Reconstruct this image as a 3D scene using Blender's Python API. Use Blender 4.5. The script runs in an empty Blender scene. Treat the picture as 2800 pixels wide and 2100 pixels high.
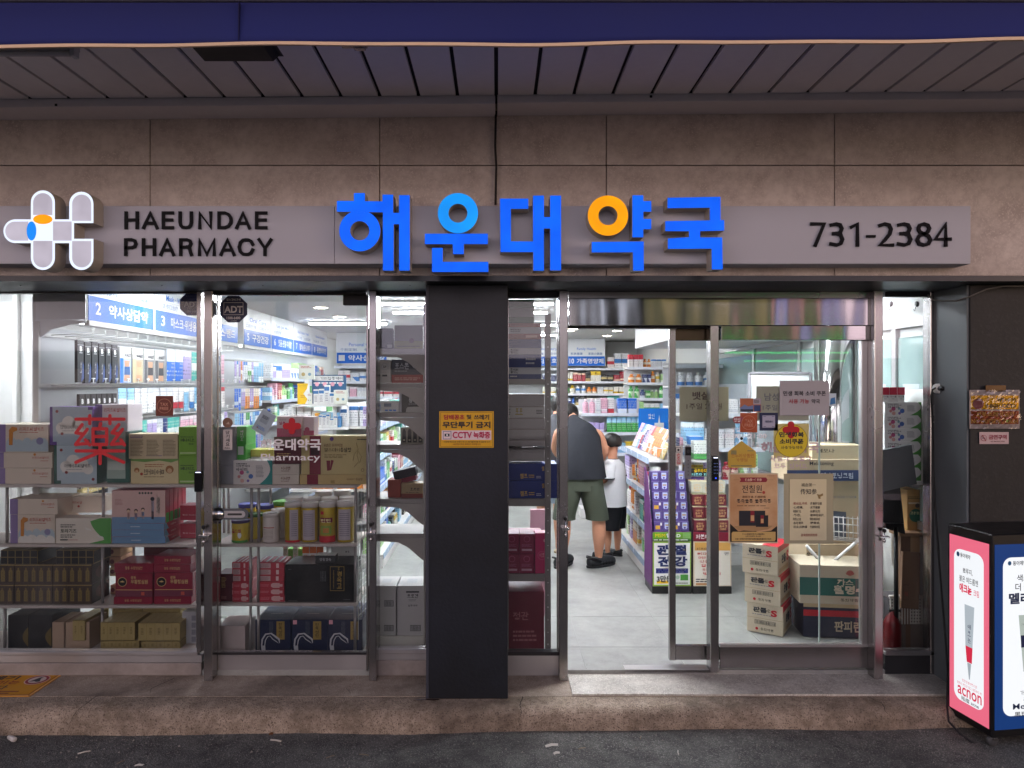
import bpy, bmesh, math, random
from mathutils import Vector, Matrix
random.seed(7)
S = bpy.context.scene
COL = S.collection

# ------------------------------------------------------------------ camera, sky, exposure
DC, FP, HC, VX, VY = 4.24, 1942.0, 1.70, 1360.0, 1050.0    # metres to the glass line, focal length in photo pixels, eye height
cd = bpy.data.cameras.new('camera'); cam = bpy.data.objects.new('camera', cd); COL.objects.link(cam)
cam.location = (0, -DC, HC); cam.rotation_euler = (math.radians(90), 0, 0)
cd.sensor_fit = 'HORIZONTAL'; cd.sensor_width = 36.0; cd.lens = 36.0 * FP / 2800.0
cd.shift_x = (1400 - VX) / 2800.0
cd.clip_start = 0.05; cd.clip_end = 300
S.camera = cam
W = bpy.data.worlds.new('World'); S.world = W; W.use_nodes = True
nt = W.node_tree; bg = nt.nodes['Background']
sky = nt.nodes.new('ShaderNodeTexSky'); sky.sky_type = 'NISHITA'; sky.sun_disc = False
sky.sun_elevation = math.radians(13.0); sky.sun_rotation = math.radians(180)
tint = nt.nodes.new('ShaderNodeMix'); tint.data_type = 'RGBA'; tint.blend_type = 'MULTIPLY'
tint.inputs[0].default_value = 1.0; tint.inputs[7].default_value = (1.0, 0.84, 0.88, 1)
nt.links.new(sky.outputs[0], tint.inputs[6]); nt.links.new(tint.outputs[2], bg.inputs[0])
bg.inputs[1].default_value = 0.15
S.view_settings.view_transform = 'Standard'; S.view_settings.look = 'None'
S.view_settings.exposure = 0.82; S.view_settings.gamma = 1.0
S.render.engine = 'CYCLES'
S.cycles.use_denoising = True
S.cycles.max_bounces = 6; S.cycles.diffuse_bounces = 3; S.cycles.glossy_bounces = 2
S.cycles.transparent_max_bounces = 24; S.cycles.sample_clamp_indirect = 4.0
S.cycles.caustics_reflective = False; S.cycles.caustics_refractive = False

# ------------------------------------------------------------------ pixel -> place
K27 = 600.0 / 2212.0
CR = dict(A=(0,780), B=(0,1100), C=(0,1450), D=(560,780), E=(560,1100), F=(560,1450), G=(1100,780), H=(1100,1150),
          I=(1500,1100), J=(1500,1400), K=(1500,780), L=(1950,780), M=(1950,1200), N=(2350,780), O=(2350,1200), R=(2350,1650),
          T=(900,500), U=(1450,500))
def px(c, x, y):
    if c == 'P': return x, y
    if c == 'X': return x*2800/2212, y*2800/2212
    ox, oy = CR[c]; return ox + x*K27, oy + y*K27
def at(c, x, y, d):
    a, b = px(c, x, y)
    return Vector(((a-VX)*d/FP, d-DC, HC-(b-VY)*d/FP))
def rectat(c, x0, y0, x1, y1, d):
    a = at(c, x0, y0, d); b = at(c, x1, y1, d)
    return a.x, b.x, b.z, a.z          # x0,x1,z0,z1

# ------------------------------------------------------------------ materials
def lin(h):
    h = h.lstrip('#'); v = [int(h[i:i+2],16)/255 for i in (0,2,4)]
    return tuple(((c+0.055)/1.055)**2.4 if c > 0.04045 else c/12.92 for c in v) + (1,)
MC = {}
def base(name):
    m = bpy.data.materials.new(name); m.use_nodes = True
    return m, m.node_tree, m.node_tree.nodes['Principled BSDF']
def N(t, k, **kw):
    n = t.nodes.new('ShaderNode'+k)
    for a, b in kw.items(): setattr(n, a, b)
    return n
def pm(hexc, rough=0.5, var=0.08, metal=0.0, scale=18, spec=0.4, bump=0.0):
    """plain procedural surface: colour with a little uneven wear"""
    key = (hexc, rough, var, metal, scale, spec, bump)
    if key in MC: return MC[key]
    m, t, p = base('paint_'+hexc.lstrip('#'))
    c = lin(hexc)
    tc = N(t,'TexCoord'); nz = N(t,'TexNoise'); nz.inputs['Scale'].default_value = scale; nz.inputs['Detail'].default_value = 4
    t.links.new(tc.outputs['Object'], nz.inputs['Vector'])
    mx = N(t,'Mix', data_type='RGBA'); mx.inputs[6].default_value = tuple(x*(1-var) for x in c[:3])+(1,)
    mx.inputs[7].default_value = tuple(min(1,x*(1+var)) for x in c[:3])+(1,)
    t.links.new(nz.outputs['Fac'], mx.inputs[0]); t.links.new(mx.outputs[2], p.inputs['Base Color'])
    mr = N(t,'MapRange'); mr.inputs[3].default_value = max(0.02,rough-0.08); mr.inputs[4].default_value = min(1,rough+0.08)
    t.links.new(nz.outputs['Fac'], mr.inputs[0]); t.links.new(mr.outputs[0], p.inputs['Roughness'])
    p.inputs['Metallic'].default_value = metal; p.inputs['Specular IOR Level'].default_value = spec
    if bump:
        b = N(t,'Bump'); b.inputs['Strength'].default_value = bump; b.inputs['Distance'].default_value = 0.004
        t.links.new(nz.outputs['Fac'], b.inputs['Height']); t.links.new(b.outputs[0], p.inputs['Normal'])
    MC[key] = m; return m
def emu(hexc, strength):
    """lit acrylic face, a little uneven over its lamps"""
    m = em(hexc, strength).copy(); t = m.node_tree; p = t.nodes['Principled BSDF']
    tc = N(t,'TexCoord'); nz = N(t,'TexNoise'); nz.inputs['Scale'].default_value = 7; t.links.new(tc.outputs['Object'], nz.inputs['Vector'])
    mr = N(t,'MapRange'); mr.inputs[1].default_value = .35; mr.inputs[2].default_value = .65; mr.inputs[3].default_value = strength*.84; mr.inputs[4].default_value = strength*1.1
    t.links.new(nz.outputs['Fac'], mr.inputs[0]); t.links.new(mr.outputs[0], p.inputs['Emission Strength']); return m
def em(hexc, strength, basehex=None):
    key = ('em', hexc, strength)
    if key in MC: return MC[key]
    m, t, p = base('lit_'+hexc.lstrip('#'))
    p.inputs['Base Color'].default_value = lin(basehex) if basehex else tuple(0.25*x for x in lin(hexc)[:3])+(1,); p.inputs['Emission Color'].default_value = lin(hexc)
    p.inputs['Emission Strength'].default_value = strength; p.inputs['Roughness'].default_value = 0.4; p.inputs['Specular IOR Level'].default_value = 0.15
    MC[key] = m; return m
def steel(name, col=0.5, rough=0.25, stretch=(1,1,60), wav=0.0, tintc=(1,1,1)):
    m, t, p = base(name)
    tc = N(t,'TexCoord'); mp = N(t,'Mapping'); mp.inputs['Scale'].default_value = stretch
    nz = N(t,'TexNoise'); nz.inputs['Scale'].default_value = 6; nz.inputs['Detail'].default_value = 5
    t.links.new(tc.outputs['Object'], mp.inputs[0]); t.links.new(mp.outputs[0], nz.inputs['Vector'])
    n2 = N(t,'TexNoise'); n2.inputs['Scale'].default_value = 2.3; n2.inputs['Detail'].default_value = 6
    t.links.new(tc.outputs['Object'], n2.inputs['Vector'])
    mx = N(t,'Mix', data_type='RGBA')
    mx.inputs[6].default_value = (col*0.75*tintc[0],col*0.75*tintc[1],col*0.75*tintc[2],1); mx.inputs[7].default_value = (col*1.15*tintc[0],col*1.15*tintc[1],col*1.15*tintc[2],1)
    t.links.new(n2.outputs['Fac'], mx.inputs[0]); t.links.new(mx.outputs[2], p.inputs['Base Color'])
    p.inputs['Metallic'].default_value = 1.0
    mr = N(t,'MapRange'); mr.inputs[3].default_value = rough*0.6; mr.inputs[4].default_value = rough*1.5
    t.links.new(n2.outputs['Fac'], mr.inputs[0]); t.links.new(mr.outputs[0], p.inputs['Roughness'])
    b = N(t,'Bump'); b.inputs['Strength'].default_value = 0.05; b.inputs['Distance'].default_value = 0.002
    t.links.new(nz.outputs['Fac'], b.inputs['Height']); last = b
    if wav:
        mp2 = N(t,'Mapping'); mp2.inputs['Scale'].default_value = (1,1,0.25)
        n3 = N(t,'TexNoise'); n3.inputs['Scale'].default_value = 5; n3.inputs['Detail'].default_value = 0.5
        t.links.new(tc.outputs['Object'], mp2.inputs[0]); t.links.new(mp2.outputs[0], n3.inputs['Vector'])
        b2 = N(t,'Bump'); b2.inputs['Strength'].default_value = wav; b2.inputs['Distance'].default_value = 0.03
        t.links.new(n3.outputs['Fac'], b2.inputs['Height']); t.links.new(b.outputs[0], b2.inputs['Normal']); last = b2
    t.links.new(last.outputs[0], p.inputs['Normal'])
    return m
STEEL = steel('brushed_steel', 0.40, 0.24, tintc=(1,0.96,0.95))
STEELW = steel('bent_steel_sheet', 0.34, 0.10, stretch=(1,1,40), wav=0.45)
STEELD = steel('dull_steel', 0.62, 0.38, stretch=(40,1,1), tintc=(1,0.97,0.97))
CHROME = steel('chrome_tube', 0.7, 0.12)
def glassmat(name, tr=(0.96,0.98,0.975), dirt=0.03):
    m = bpy.data.materials.new(name); m.use_nodes = True; t = m.node_tree; t.nodes.clear()
    out = N(t,'OutputMaterial'); tb = N(t,'BsdfTransparent'); tb.inputs[0].default_value = tr+(1,)
    gl = N(t,'BsdfGlossy'); gl.inputs['Roughness'].default_value = 0.02; gl.inputs[0].default_value = (1,1,1,1)
    fr = N(t,'Fresnel'); fr.inputs[0].default_value = 1.45
    mx = N(t,'MixShader'); t.links.new(fr.outputs[0], mx.inputs[0]); t.links.new(tb.outputs[0], mx.inputs[1]); t.links.new(gl.outputs[0], mx.inputs[2])
    # a thin uneven film of dust and wipe marks
    tc = N(t,'TexCoord'); mp = N(t,'Mapping'); mp.inputs['Scale'].default_value = (1,1,0.5)
    nz = N(t,'TexNoise'); nz.inputs['Scale'].default_value = 3.5; nz.inputs['Detail'].default_value = 8
    t.links.new(tc.outputs['Object'], mp.inputs[0]); t.links.new(mp.outputs[0], nz.inputs['Vector'])
    mr = N(t,'MapRange'); mr.inputs[1].default_value = 0.45; mr.inputs[2].default_value = 0.8; mr.inputs[3].default_value = 0.0; mr.inputs[4].default_value = dirt
    t.links.new(nz.outputs['Fac'], mr.inputs[0])
    df = N(t,'BsdfDiffuse'); df.inputs[0].default_value = (0.8,0.8,0.8,1)
    m2 = N(t,'MixShader'); t.links.new(mr.outputs[0], m2.inputs[0]); t.links.new(mx.outputs[0], m2.inputs[1]); t.links.new(df.outputs[0], m2.inputs[2])
    t.links.new(m2.outputs[0], out.inputs[0]); return m
GLASS = glassmat('window_glass', dirt=0.03)
FILM = glassmat('clear_film', (0.93,0.95,0.95), 0.10)
def stone(name, c1, c2, scale, bump=0.2, speck=None, rough=0.75, specs=90, stain=None, stainamt=0.0, dist=0.003):
    m, t, p = base(name)
    tc = N(t,'TexCoord')
    n1 = N(t,'TexNoise'); n1.inputs['Scale'].default_value = scale; n1.inputs['Detail'].default_value = 8; n1.inputs['Roughness'].default_value = 0.62
    n2 = N(t,'TexNoise'); n2.inputs['Scale'].default_value = scale*0.22; n2.inputs['Detail'].default_value = 4
    n3 = N(t,'TexNoise'); n3.inputs['Scale'].default_value = specs; n3.inputs['Detail'].default_value = 2
    oi = N(t,'ObjectInfo'); sc_ = N(t,'VectorMath', operation='SCALE'); sc_.inputs[0].default_value = (37,53,29); t.links.new(oi.outputs['Random'], sc_.inputs['Scale'])
    sv = N(t,'VectorMath', operation='ADD'); t.links.new(tc.outputs['Object'], sv.inputs[0]); t.links.new(sc_.outputs[0], sv.inputs[1])
    for n in (n1,n2,n3): t.links.new(sv.outputs[0], n.inputs['Vector'])
    ad = N(t,'Math', operation='ADD'); t.links.new(n1.outputs['Fac'], ad.inputs[0]); t.links.new(n2.outputs['Fac'], ad.inputs[1])
    mr = N(t,'MapRange'); mr.inputs[1].default_value = 0.75; mr.inputs[2].default_value = 1.25
    t.links.new(ad.outputs[0], mr.inputs[0])
    mx = N(t,'Mix', data_type='RGBA'); mx.inputs[6].default_value = lin(c1); mx.inputs[7].default_value = lin(c2)
    t.links.new(mr.outputs[0], mx.inputs[0]); col = mx.outputs[2]
    if speck:
        r = N(t,'MapRange'); r.inputs[1].default_value = 0.54; r.inputs[2].default_value = 0.68
        t.links.new(n3.outputs['Fac'], r.inputs[0])
        m2 = N(t,'Mix', data_type='RGBA'); m2.inputs[7].default_value = lin(speck)
        t.links.new(r.outputs[0], m2.inputs[0]); t.links.new(col, m2.inputs[6]); col = m2.outputs[2]
    if stain:
        n4 = N(t,'TexNoise'); n4.inputs['Scale'].default_value = 2.2; n4.inputs['Detail'].default_value = 7; n4.inputs['Roughness'].default_value = 0.6
        mp = N(t,'Mapping'); mp.inputs['Location'].default_value = (3.1,1.7,0.4); t.links.new(sv.outputs[0], mp.inputs[0]); t.links.new(mp.outputs[0], n4.inputs['Vector'])
        r = N(t,'MapRange'); r.inputs[1].default_value = 0.48; r.inputs[2].default_value = 0.72; r.inputs[4].default_value = stainamt
        t.links.new(n4.outputs['Fac'], r.inputs[0])
        m3 = N(t,'Mix', data_type='RGBA'); m3.inputs[7].default_value = lin(stain)
        t.links.new(r.outputs[0], m3.inputs[0]); t.links.new(col, m3.inputs[6]); col = m3.outputs[2]
    t.links.new(col, p.inputs['Base Color']); p.inputs['Roughness'].default_value = rough
    b = N(t,'Bump'); b.inputs['Strength'].default_value = bump; b.inputs['Distance'].default_value = dist
    ad2 = N(t,'Math', operation='ADD'); t.links.new(n1.outputs['Fac'], ad2.inputs[0]); t.links.new(n3.outputs['Fac'], ad2.inputs[1])
    t.links.new(ad2.outputs[0], b.inputs['Height']); t.links.new(b.outputs[0], p.inputs['Normal'])
    return m
TILE = stone('stone_cladding', '#b4a59d', '#d6c9c0', 26, 0.2, '#d2c5bc', 0.6, 110, '#a09089', 0.45, 0.002)
CONC = stone('worn_concrete', '#80705f', '#b5a28f', 34, 1.0, '#5c4d41', 0.85, 140, '#3e3026', 0.8, 0.006)
TERR = stone('terrazzo_step', '#857465', '#ac9b8a', 30, 0.4, '#c2b3a2', 0.6, 150, '#40332a', 0.85, 0.004)
ASPH = stone('asphalt', '#434240', '#6c6a66', 40, 1.2, '#94928b', 0.85, 150, '#2c2b29', 0.75, 0.009)
SLABM = stone('threshold_terrazzo', '#9c958a', '#c9c3b8', 40, 0.3, '#dcd8ce', 0.5, 130, '#7a7064', 0.55, 0.003)
SILL = stone('base_stone', '#8a807a', '#a0958e', 22, 0.15, '#978c85', 0.5, 70, '#5f544d', 0.6)
VINYL = stone('vinyl_floor', '#83837f', '#9c9c97', 11, 0.05, '#92928d', 0.4, 60, '#787874', 0.4)
def packmat(h1, h2, lay):
    """printed packaging: two colours, a band and rows of illegible print"""
    key = ('pack', h1, h2, lay)
    if key in MC: return MC[key]
    m, t, p = base('printed_pack_'+h1.lstrip('#'))
    tc = N(t,'TexCoord'); sp = N(t,'SeparateXYZ'); t.links.new(tc.outputs['Generated'], sp.inputs[0])
    def M(op, a, b=None, c=None):
        n = N(t,'Math', operation=op)
        for i, v in enumerate((a,b,c)):
            if v is None: continue
            if isinstance(v,(int,float)): n.inputs[i].default_value = v
            else: t.links.new(v, n.inputs[i])
        return n.outputs[0]
    u = M('ADD', sp.outputs[0], sp.outputs[1]); v = sp.outputs[2]
    lo, hi = ((0,.3),(.62,1),(.35,.62),(0,.55),(.8,1),(.12,.3))[lay]
    band = M('MULTIPLY', M('GREATER_THAN', v, lo), M('LESS_THAN', v, hi))
    if lay == 3: band = M('MULTIPLY', band, M('GREATER_THAN', M('ADD', u, v), 0.75))
    rows = M('FRACT', M('MULTIPLY', v, 8.0)); line = M('LESS_THAN', M('ABSOLUTE', M('SUBTRACT', rows, 0.5)), 0.2)
    cb = N(t,'CombineXYZ'); t.links.new(M('MULTIPLY', u, 13.0), cb.inputs[0]); t.links.new(M('FLOOR', M('MULTIPLY', v, 8.0)), cb.inputs[1])
    nz = N(t,'TexNoise'); nz.inputs['Scale'].default_value = 1.0; t.links.new(cb.outputs[0], nz.inputs['Vector'])
    txt = M('MULTIPLY', line, M('GREATER_THAN', nz.outputs['Fac'], 0.52))
    zone = M('MULTIPLY', M('GREATER_THAN', v, .1), M('LESS_THAN', v, .88)); txt = M('MULTIPLY', M('MULTIPLY', txt, zone), 0.75)
    a = N(t,'Mix', data_type='RGBA'); a.inputs[6].default_value = lin(h1); a.inputs[7].default_value = lin(h2); t.links.new(band, a.inputs[0])
    inv = N(t,'Mix', data_type='RGBA')
    l1 = sum(lin(h1)[:3]); inv.inputs[7].default_value = lin('#2b3350') if l1 > 0.9 else lin('#e8e4da')
    t.links.new(a.outputs[2], inv.inputs[6]); t.links.new(txt, inv.inputs[0]); t.links.new(inv.outputs[2], p.inputs['Base Color'])
    p.inputs['Roughness'].default_value = 0.35
    MC[key] = m; return m

# ------------------------------------------------------------------ mesh helpers
def mk(name, verts, faces, mat=None, parent=None, loc=None, rot=None, smooth=False):
    me = bpy.data.meshes.new(name); me.from_pydata([tuple(v) for v in verts], [], faces); me.update()
    return ob(name, me, mat, parent, loc, rot, smooth)
def ob(name, me, mat=None, parent=None, loc=None, rot=None, smooth=False):
    o = bpy.data.objects.new(name, me); COL.objects.link(o)
    if mat is not None:
        if me.materials:
            if me.materials[0] is not mat:
                o.material_slots[0].link = 'OBJECT'; o.material_slots[0].material = mat
        else: me.materials.append(mat)
    if parent is not None: o.parent = parent
    if loc is not None: o.location = loc
    if rot is not None: o.rotation_euler = rot
    if smooth:
        for f in me.polygons: f.use_smooth = True
    return o
def tag(o, label, cat, group=None):
    o['label'] = label; o['category'] = cat
    if group: o['group'] = group
    return o
def struct(o): o['kind'] = 'structure'; return o
def empty(name, loc=(0,0,0), rz=0.0, label=None, cat=None, group=None):
    o = bpy.data.objects.new(name, None); COL.objects.link(o); o.location = loc; o.rotation_euler = (0,0,rz); o.empty_display_size = 0.05
    if label: tag(o, label, cat, group)
    return o
CB = {}
def cboxmesh(w, d, h, c=0.002):
    """chamfered box, origin at the middle of its base"""
    key = tuple(round(v,4) for v in (w,d,h,c))
    if key in CB: return CB[key]
    bm = bmesh.new(); bmesh.ops.create_cube(bm, size=1.0)
    for v in bm.verts: v.co = Vector((v.co.x*w, v.co.y*d, (v.co.z+0.5)*h))
    if c > 0 and min(w,d,h) > 2.5*c: bmesh.ops.bevel(bm, geom=bm.edges[:], offset=c, segments=1, profile=0.5, affect='EDGES')
    me = bpy.data.meshes.new('box'); bm.to_mesh(me); bm.free(); CB[key] = me
    return me
def bx(name, x0, x1, y0, y1, z0, z1, mat, parent=None, c=0.0, rel=None):
    """box between world limits (parents sit at the origin unless rel gives the parent's place)"""
    me = cboxmesh(abs(x1-x0), abs(y1-y0), abs(z1-z0), c).copy(); me.name = name; me.materials.clear()
    l = Vector(((x0+x1)/2, (y0+y1)/2, min(z0,z1)))
    if rel is not None: l -= Vector(rel)
    return ob(name, me, mat, parent, l)
def prism(name, pts, y0, y1, mat, parent=None, sidemat=None, loc=None, holes=()):
    """outline of (x,z) points extruded from y0 (front) to y1 (back)"""
    bm = bmesh.new()
    loops = [pts] + list(holes); edges = []
    for lp in loops:
        vs = [bm.verts.new((x, y0, z)) for x, z in lp]
        for i in range(len(vs)): edges.append(bm.edges.new((vs[i], vs[(i+1) % len(vs)])))
    bmesh.ops.triangle_fill(bm, use_beauty=True, use_dissolve=False, edges=edges, normal=(0,-1,0))
    front = bm.faces[:]
    r = bmesh.ops.extrude_face_region(bm, geom=front, use_keep_orig=True)
    for v in [g for g in r['geom'] if isinstance(g, bmesh.types.BMVert)]: v.co.y = y1
    fs = set(front)
    for f in bm.faces: f.material_index = 0 if f in fs else 1
    bmesh.ops.recalc_face_normals(bm, faces=bm.faces[:])
    me = bpy.data.meshes.new(name); bm.to_mesh(me); bm.free()
    me.materials.append(mat); me.materials.append(sidemat or mat)
    return ob(name, me, None, parent, loc)
def circ(cx, cz, r, n=32, rz=None, a0=0, a1=None):
    rz = r if rz is None else rz
    if a1 is None: return [(cx+r*math.cos(2*math.pi*i/n), cz+rz*math.sin(2*math.pi*i/n)) for i in range(n)]
    return [(cx+r*math.cos(a0+(a1-a0)*i/n), cz+rz*math.sin(a0+(a1-a0)*i/n)) for i in range(n+1)]
def tube(name, pts, r, mat, parent=None, n=8, radii=None):
    """tube along a polyline"""
    vs, fs = [], []; P = [Vector(p) for p in pts]; up0 = None
    for i, p in enumerate(P):
        t = (P[min(i+1,len(P)-1)] - P[max(i-1,0)]).normalized()
        up = Vector((0,0,1)) if abs(t.z) < 0.9 else Vector((0,1,0))
        if up0 is not None: up = up0
        a = t.cross(up); a = a.normalized() if a.length > 1e-5 else Vector((1,0,0)); b = t.cross(a).normalized(); up0 = a.cross(t)
        rr = radii[i] if radii else r
        for k in range(n):
            an = 2*math.pi*k/n; vs.append(p + a*rr*math.cos(an) + b*rr*math.sin(an))
    for i in range(len(P)-1):
        for k in range(n): fs.append((i*n+k, i*n+(k+1)%n, (i+1)*n+(k+1)%n, (i+1)*n+k))
    fs.append(tuple(range(n))[::-1]); fs.append(tuple(range((len(P)-1)*n, len(P)*n)))
    return mk(name, vs, fs, mat, parent, smooth=True)
def lathe(name, prof, mat, parent=None, loc=None, n=20, rot=None):
    vs, fs = [], []
    for r, z in prof:
        for k in range(n): vs.append((r*math.cos(2*math.pi*k/n), r*math.sin(2*math.pi*k/n), z))
    for i in range(len(prof)-1):
        for k in range(n): fs.append((i*n+k, i*n+(k+1)%n, (i+1)*n+(k+1)%n, (i+1)*n+k))
    fs.append(tuple(range(n))[::-1]); fs.append(tuple(range((len(prof)-1)*n, len(prof)*n)))
    return mk(name, vs, fs, mat, parent, loc, rot, smooth=True)
def loft(name, rings, mat, parent=None, n=16, cap=True):
    """rings of (centre, rx, ry[, tilt about x]) joined into one smooth skin"""
    vs, fs = [], []
    for r in rings:
        c, rx, ry = Vector(r[0]), r[1], r[2]; tl = r[3] if len(r) > 3 else 0.0
        for k in range(n):
            a = 2*math.pi*k/n; v = Vector((rx*math.cos(a), ry*math.sin(a)*math.cos(tl), -ry*math.sin(a)*math.sin(tl)))
            vs.append(c+v)
    for i in range(len(rings)-1):
        for k in range(n): fs.append((i*n+k, i*n+(k+1)%n, (i+1)*n+(k+1)%n, (i+1)*n+k))
    if cap: fs.append(tuple(range(n))[::-1]); fs.append(tuple(range((len(rings)-1)*n, len(rings)*n)))
    o = mk(name, vs, fs, mat, parent, smooth=True)
    return o
# ---- lettering
TX = {}
FONTC = bpy.data.curves.new('type','FONT'); FONTO = bpy.data.objects.new('type', FONTC)
def textmesh(s, bold=0.0, sp=1.0):
    key = (s, bold, sp)
    if key in TX: return TX[key]
    c = FONTC; c.body = s; c.resolution_u = 3 if len(s) < 12 else 2; c.offset = bold; c.space_character = sp
    me = bpy.data.meshes.new_from_object(FONTO)
    xs = [v.co.x for v in me.vertices]; ys = [v.co.y for v in me.vertices]
    x0, x1, y0, y1 = min(xs), max(xs), min(ys), max(ys)
    for v in me.vertices: v.co = Vector(((v.co.x-x0)/(x1-x0)-0.5, 0, (v.co.y-y0)/(y1-y0)-0.5))
    me.materials.clear(); TX[key] = (me, (x1-x0)/(y1-y0)); return TX[key]
# small Hangul is drawn from its strokes
JC = {'ㄱ':[[(.05,.9),(.88,.9),(.78,.03)]],'ㄴ':[[(.1,.95),(.1,.1),(.95,.1)]],'ㄷ':[[(.92,.9),(.1,.9),(.1,.1),(.95,.1)]],'ㄹ':[[(.1,.92),(.9,.92),(.9,.52),(.1,.52),(.1,.08),(.95,.08)]],
 'ㅁ':[[(.1,.92),(.9,.92),(.9,.08),(.1,.08),(.1,.96)]],'ㅂ':[[(.12,.97),(.12,.03)],[(.88,.97),(.88,.03)],[(.12,.55),(.88,.55)],[(.12,.1),(.88,.1)]],'ㅅ':[[(.52,.97),(.42,.55),(.04,.03)],[(.48,.6),(.96,.03)]],'ㅇ':['o',(.5,.5,.44)],
 'ㅈ':[[(.06,.9),(.94,.9)],[(.52,.9),(.42,.5),(.04,.03)],[(.48,.52),(.96,.03)]],'ㅊ':[[(.5,1.08),(.5,.9)],[(.06,.82),(.94,.82)],[(.52,.82),(.42,.45),(.04,.03)],[(.48,.48),(.96,.03)]],'ㅋ':[[(.05,.9),(.88,.9),(.78,.03)],[(.05,.5),(.84,.5)]],
 'ㅌ':[[(.92,.92),(.1,.92),(.1,.08),(.95,.08)],[(.1,.5),(.9,.5)]],'ㅍ':[[(.04,.9),(.96,.9)],[(.04,.1),(.96,.1)],[(.3,.9),(.3,.1)],[(.7,.9),(.7,.1)]],'ㅎ':['o',(.5,.3,.28),[(.5,1.08),(.5,.88)],[(.05,.76),(.95,.76)]]}
IC = 'ㄱ ㄱㄱ ㄴ ㄷ ㄷㄷ ㄹ ㅁ ㅂ ㅂㅂ ㅅ ㅅㅅ ㅇ ㅈ ㅈㅈ ㅊ ㅋ ㅌ ㅍ ㅎ'.split(); FC = [''] + 'ㄱ ㄱㄱ ㄱㅅ ㄴ ㄴㅈ ㄴㅎ ㄷ ㄹ ㄹㄱ ㄹㅁ ㄹㅂ ㄹㅅ ㄹㅌ ㄹㅍ ㄹㅎ ㅁ ㅂ ㅂㅅ ㅅ ㅅㅅ ㅇ ㅈ ㅊ ㅋ ㅌ ㅍ ㅎ'.split()
VV = {'a':[[(.35,1),(.35,0)],[(.35,.55),(.95,.55)]],'ya':[[(.35,1),(.35,0)],[(.35,.68),(.95,.68)],[(.35,.4),(.95,.4)]],'eo':[[(.75,1),(.75,0)],[(.05,.55),(.75,.55)]],'yeo':[[(.75,1),(.75,0)],[(.05,.68),(.75,.68)],[(.05,.4),(.75,.4)]],'i':[[(.6,1),(.6,0)]],
 'ae':[[(.25,.96),(.25,.04)],[(.8,1),(.8,0)],[(.25,.52),(.8,.52)]],'yae':[[(.25,.96),(.25,.04)],[(.8,1),(.8,0)],[(.25,.64),(.8,.64)],[(.25,.38),(.8,.38)]],'e':[[(.5,.96),(.5,.04)],[(.9,1),(.9,0)],[(.05,.52),(.5,.52)]],'ye':[[(.5,.96),(.5,.04)],[(.9,1),(.9,0)],[(.05,.64),(.5,.64)],[(.05,.38),(.5,.38)]]}
VH = {'o':[[(0,.15),(1,.15)],[(.5,.9),(.5,.15)]],'yo':[[(0,.15),(1,.15)],[(.33,.9),(.33,.15)],[(.67,.9),(.67,.15)]],'u':[[(0,.75),(1,.75)],[(.5,.75),(.5,-.1)]],'yu':[[(0,.75),(1,.75)],[(.33,.75),(.33,-.1)],[(.67,.75),(.67,-.1)]],'eu':[[(0,.4),(1,.4)]]}
MD = [('','a'),('','ae'),('','ya'),('','yae'),('','eo'),('','e'),('','yeo'),('','ye'),('o',''),('o','a'),('o','ae'),('o','i'),('yo',''),('u',''),('u','eo'),('u','e'),('u','i'),('yu',''),('eu',''),('eu','i'),('','i')]
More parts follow.
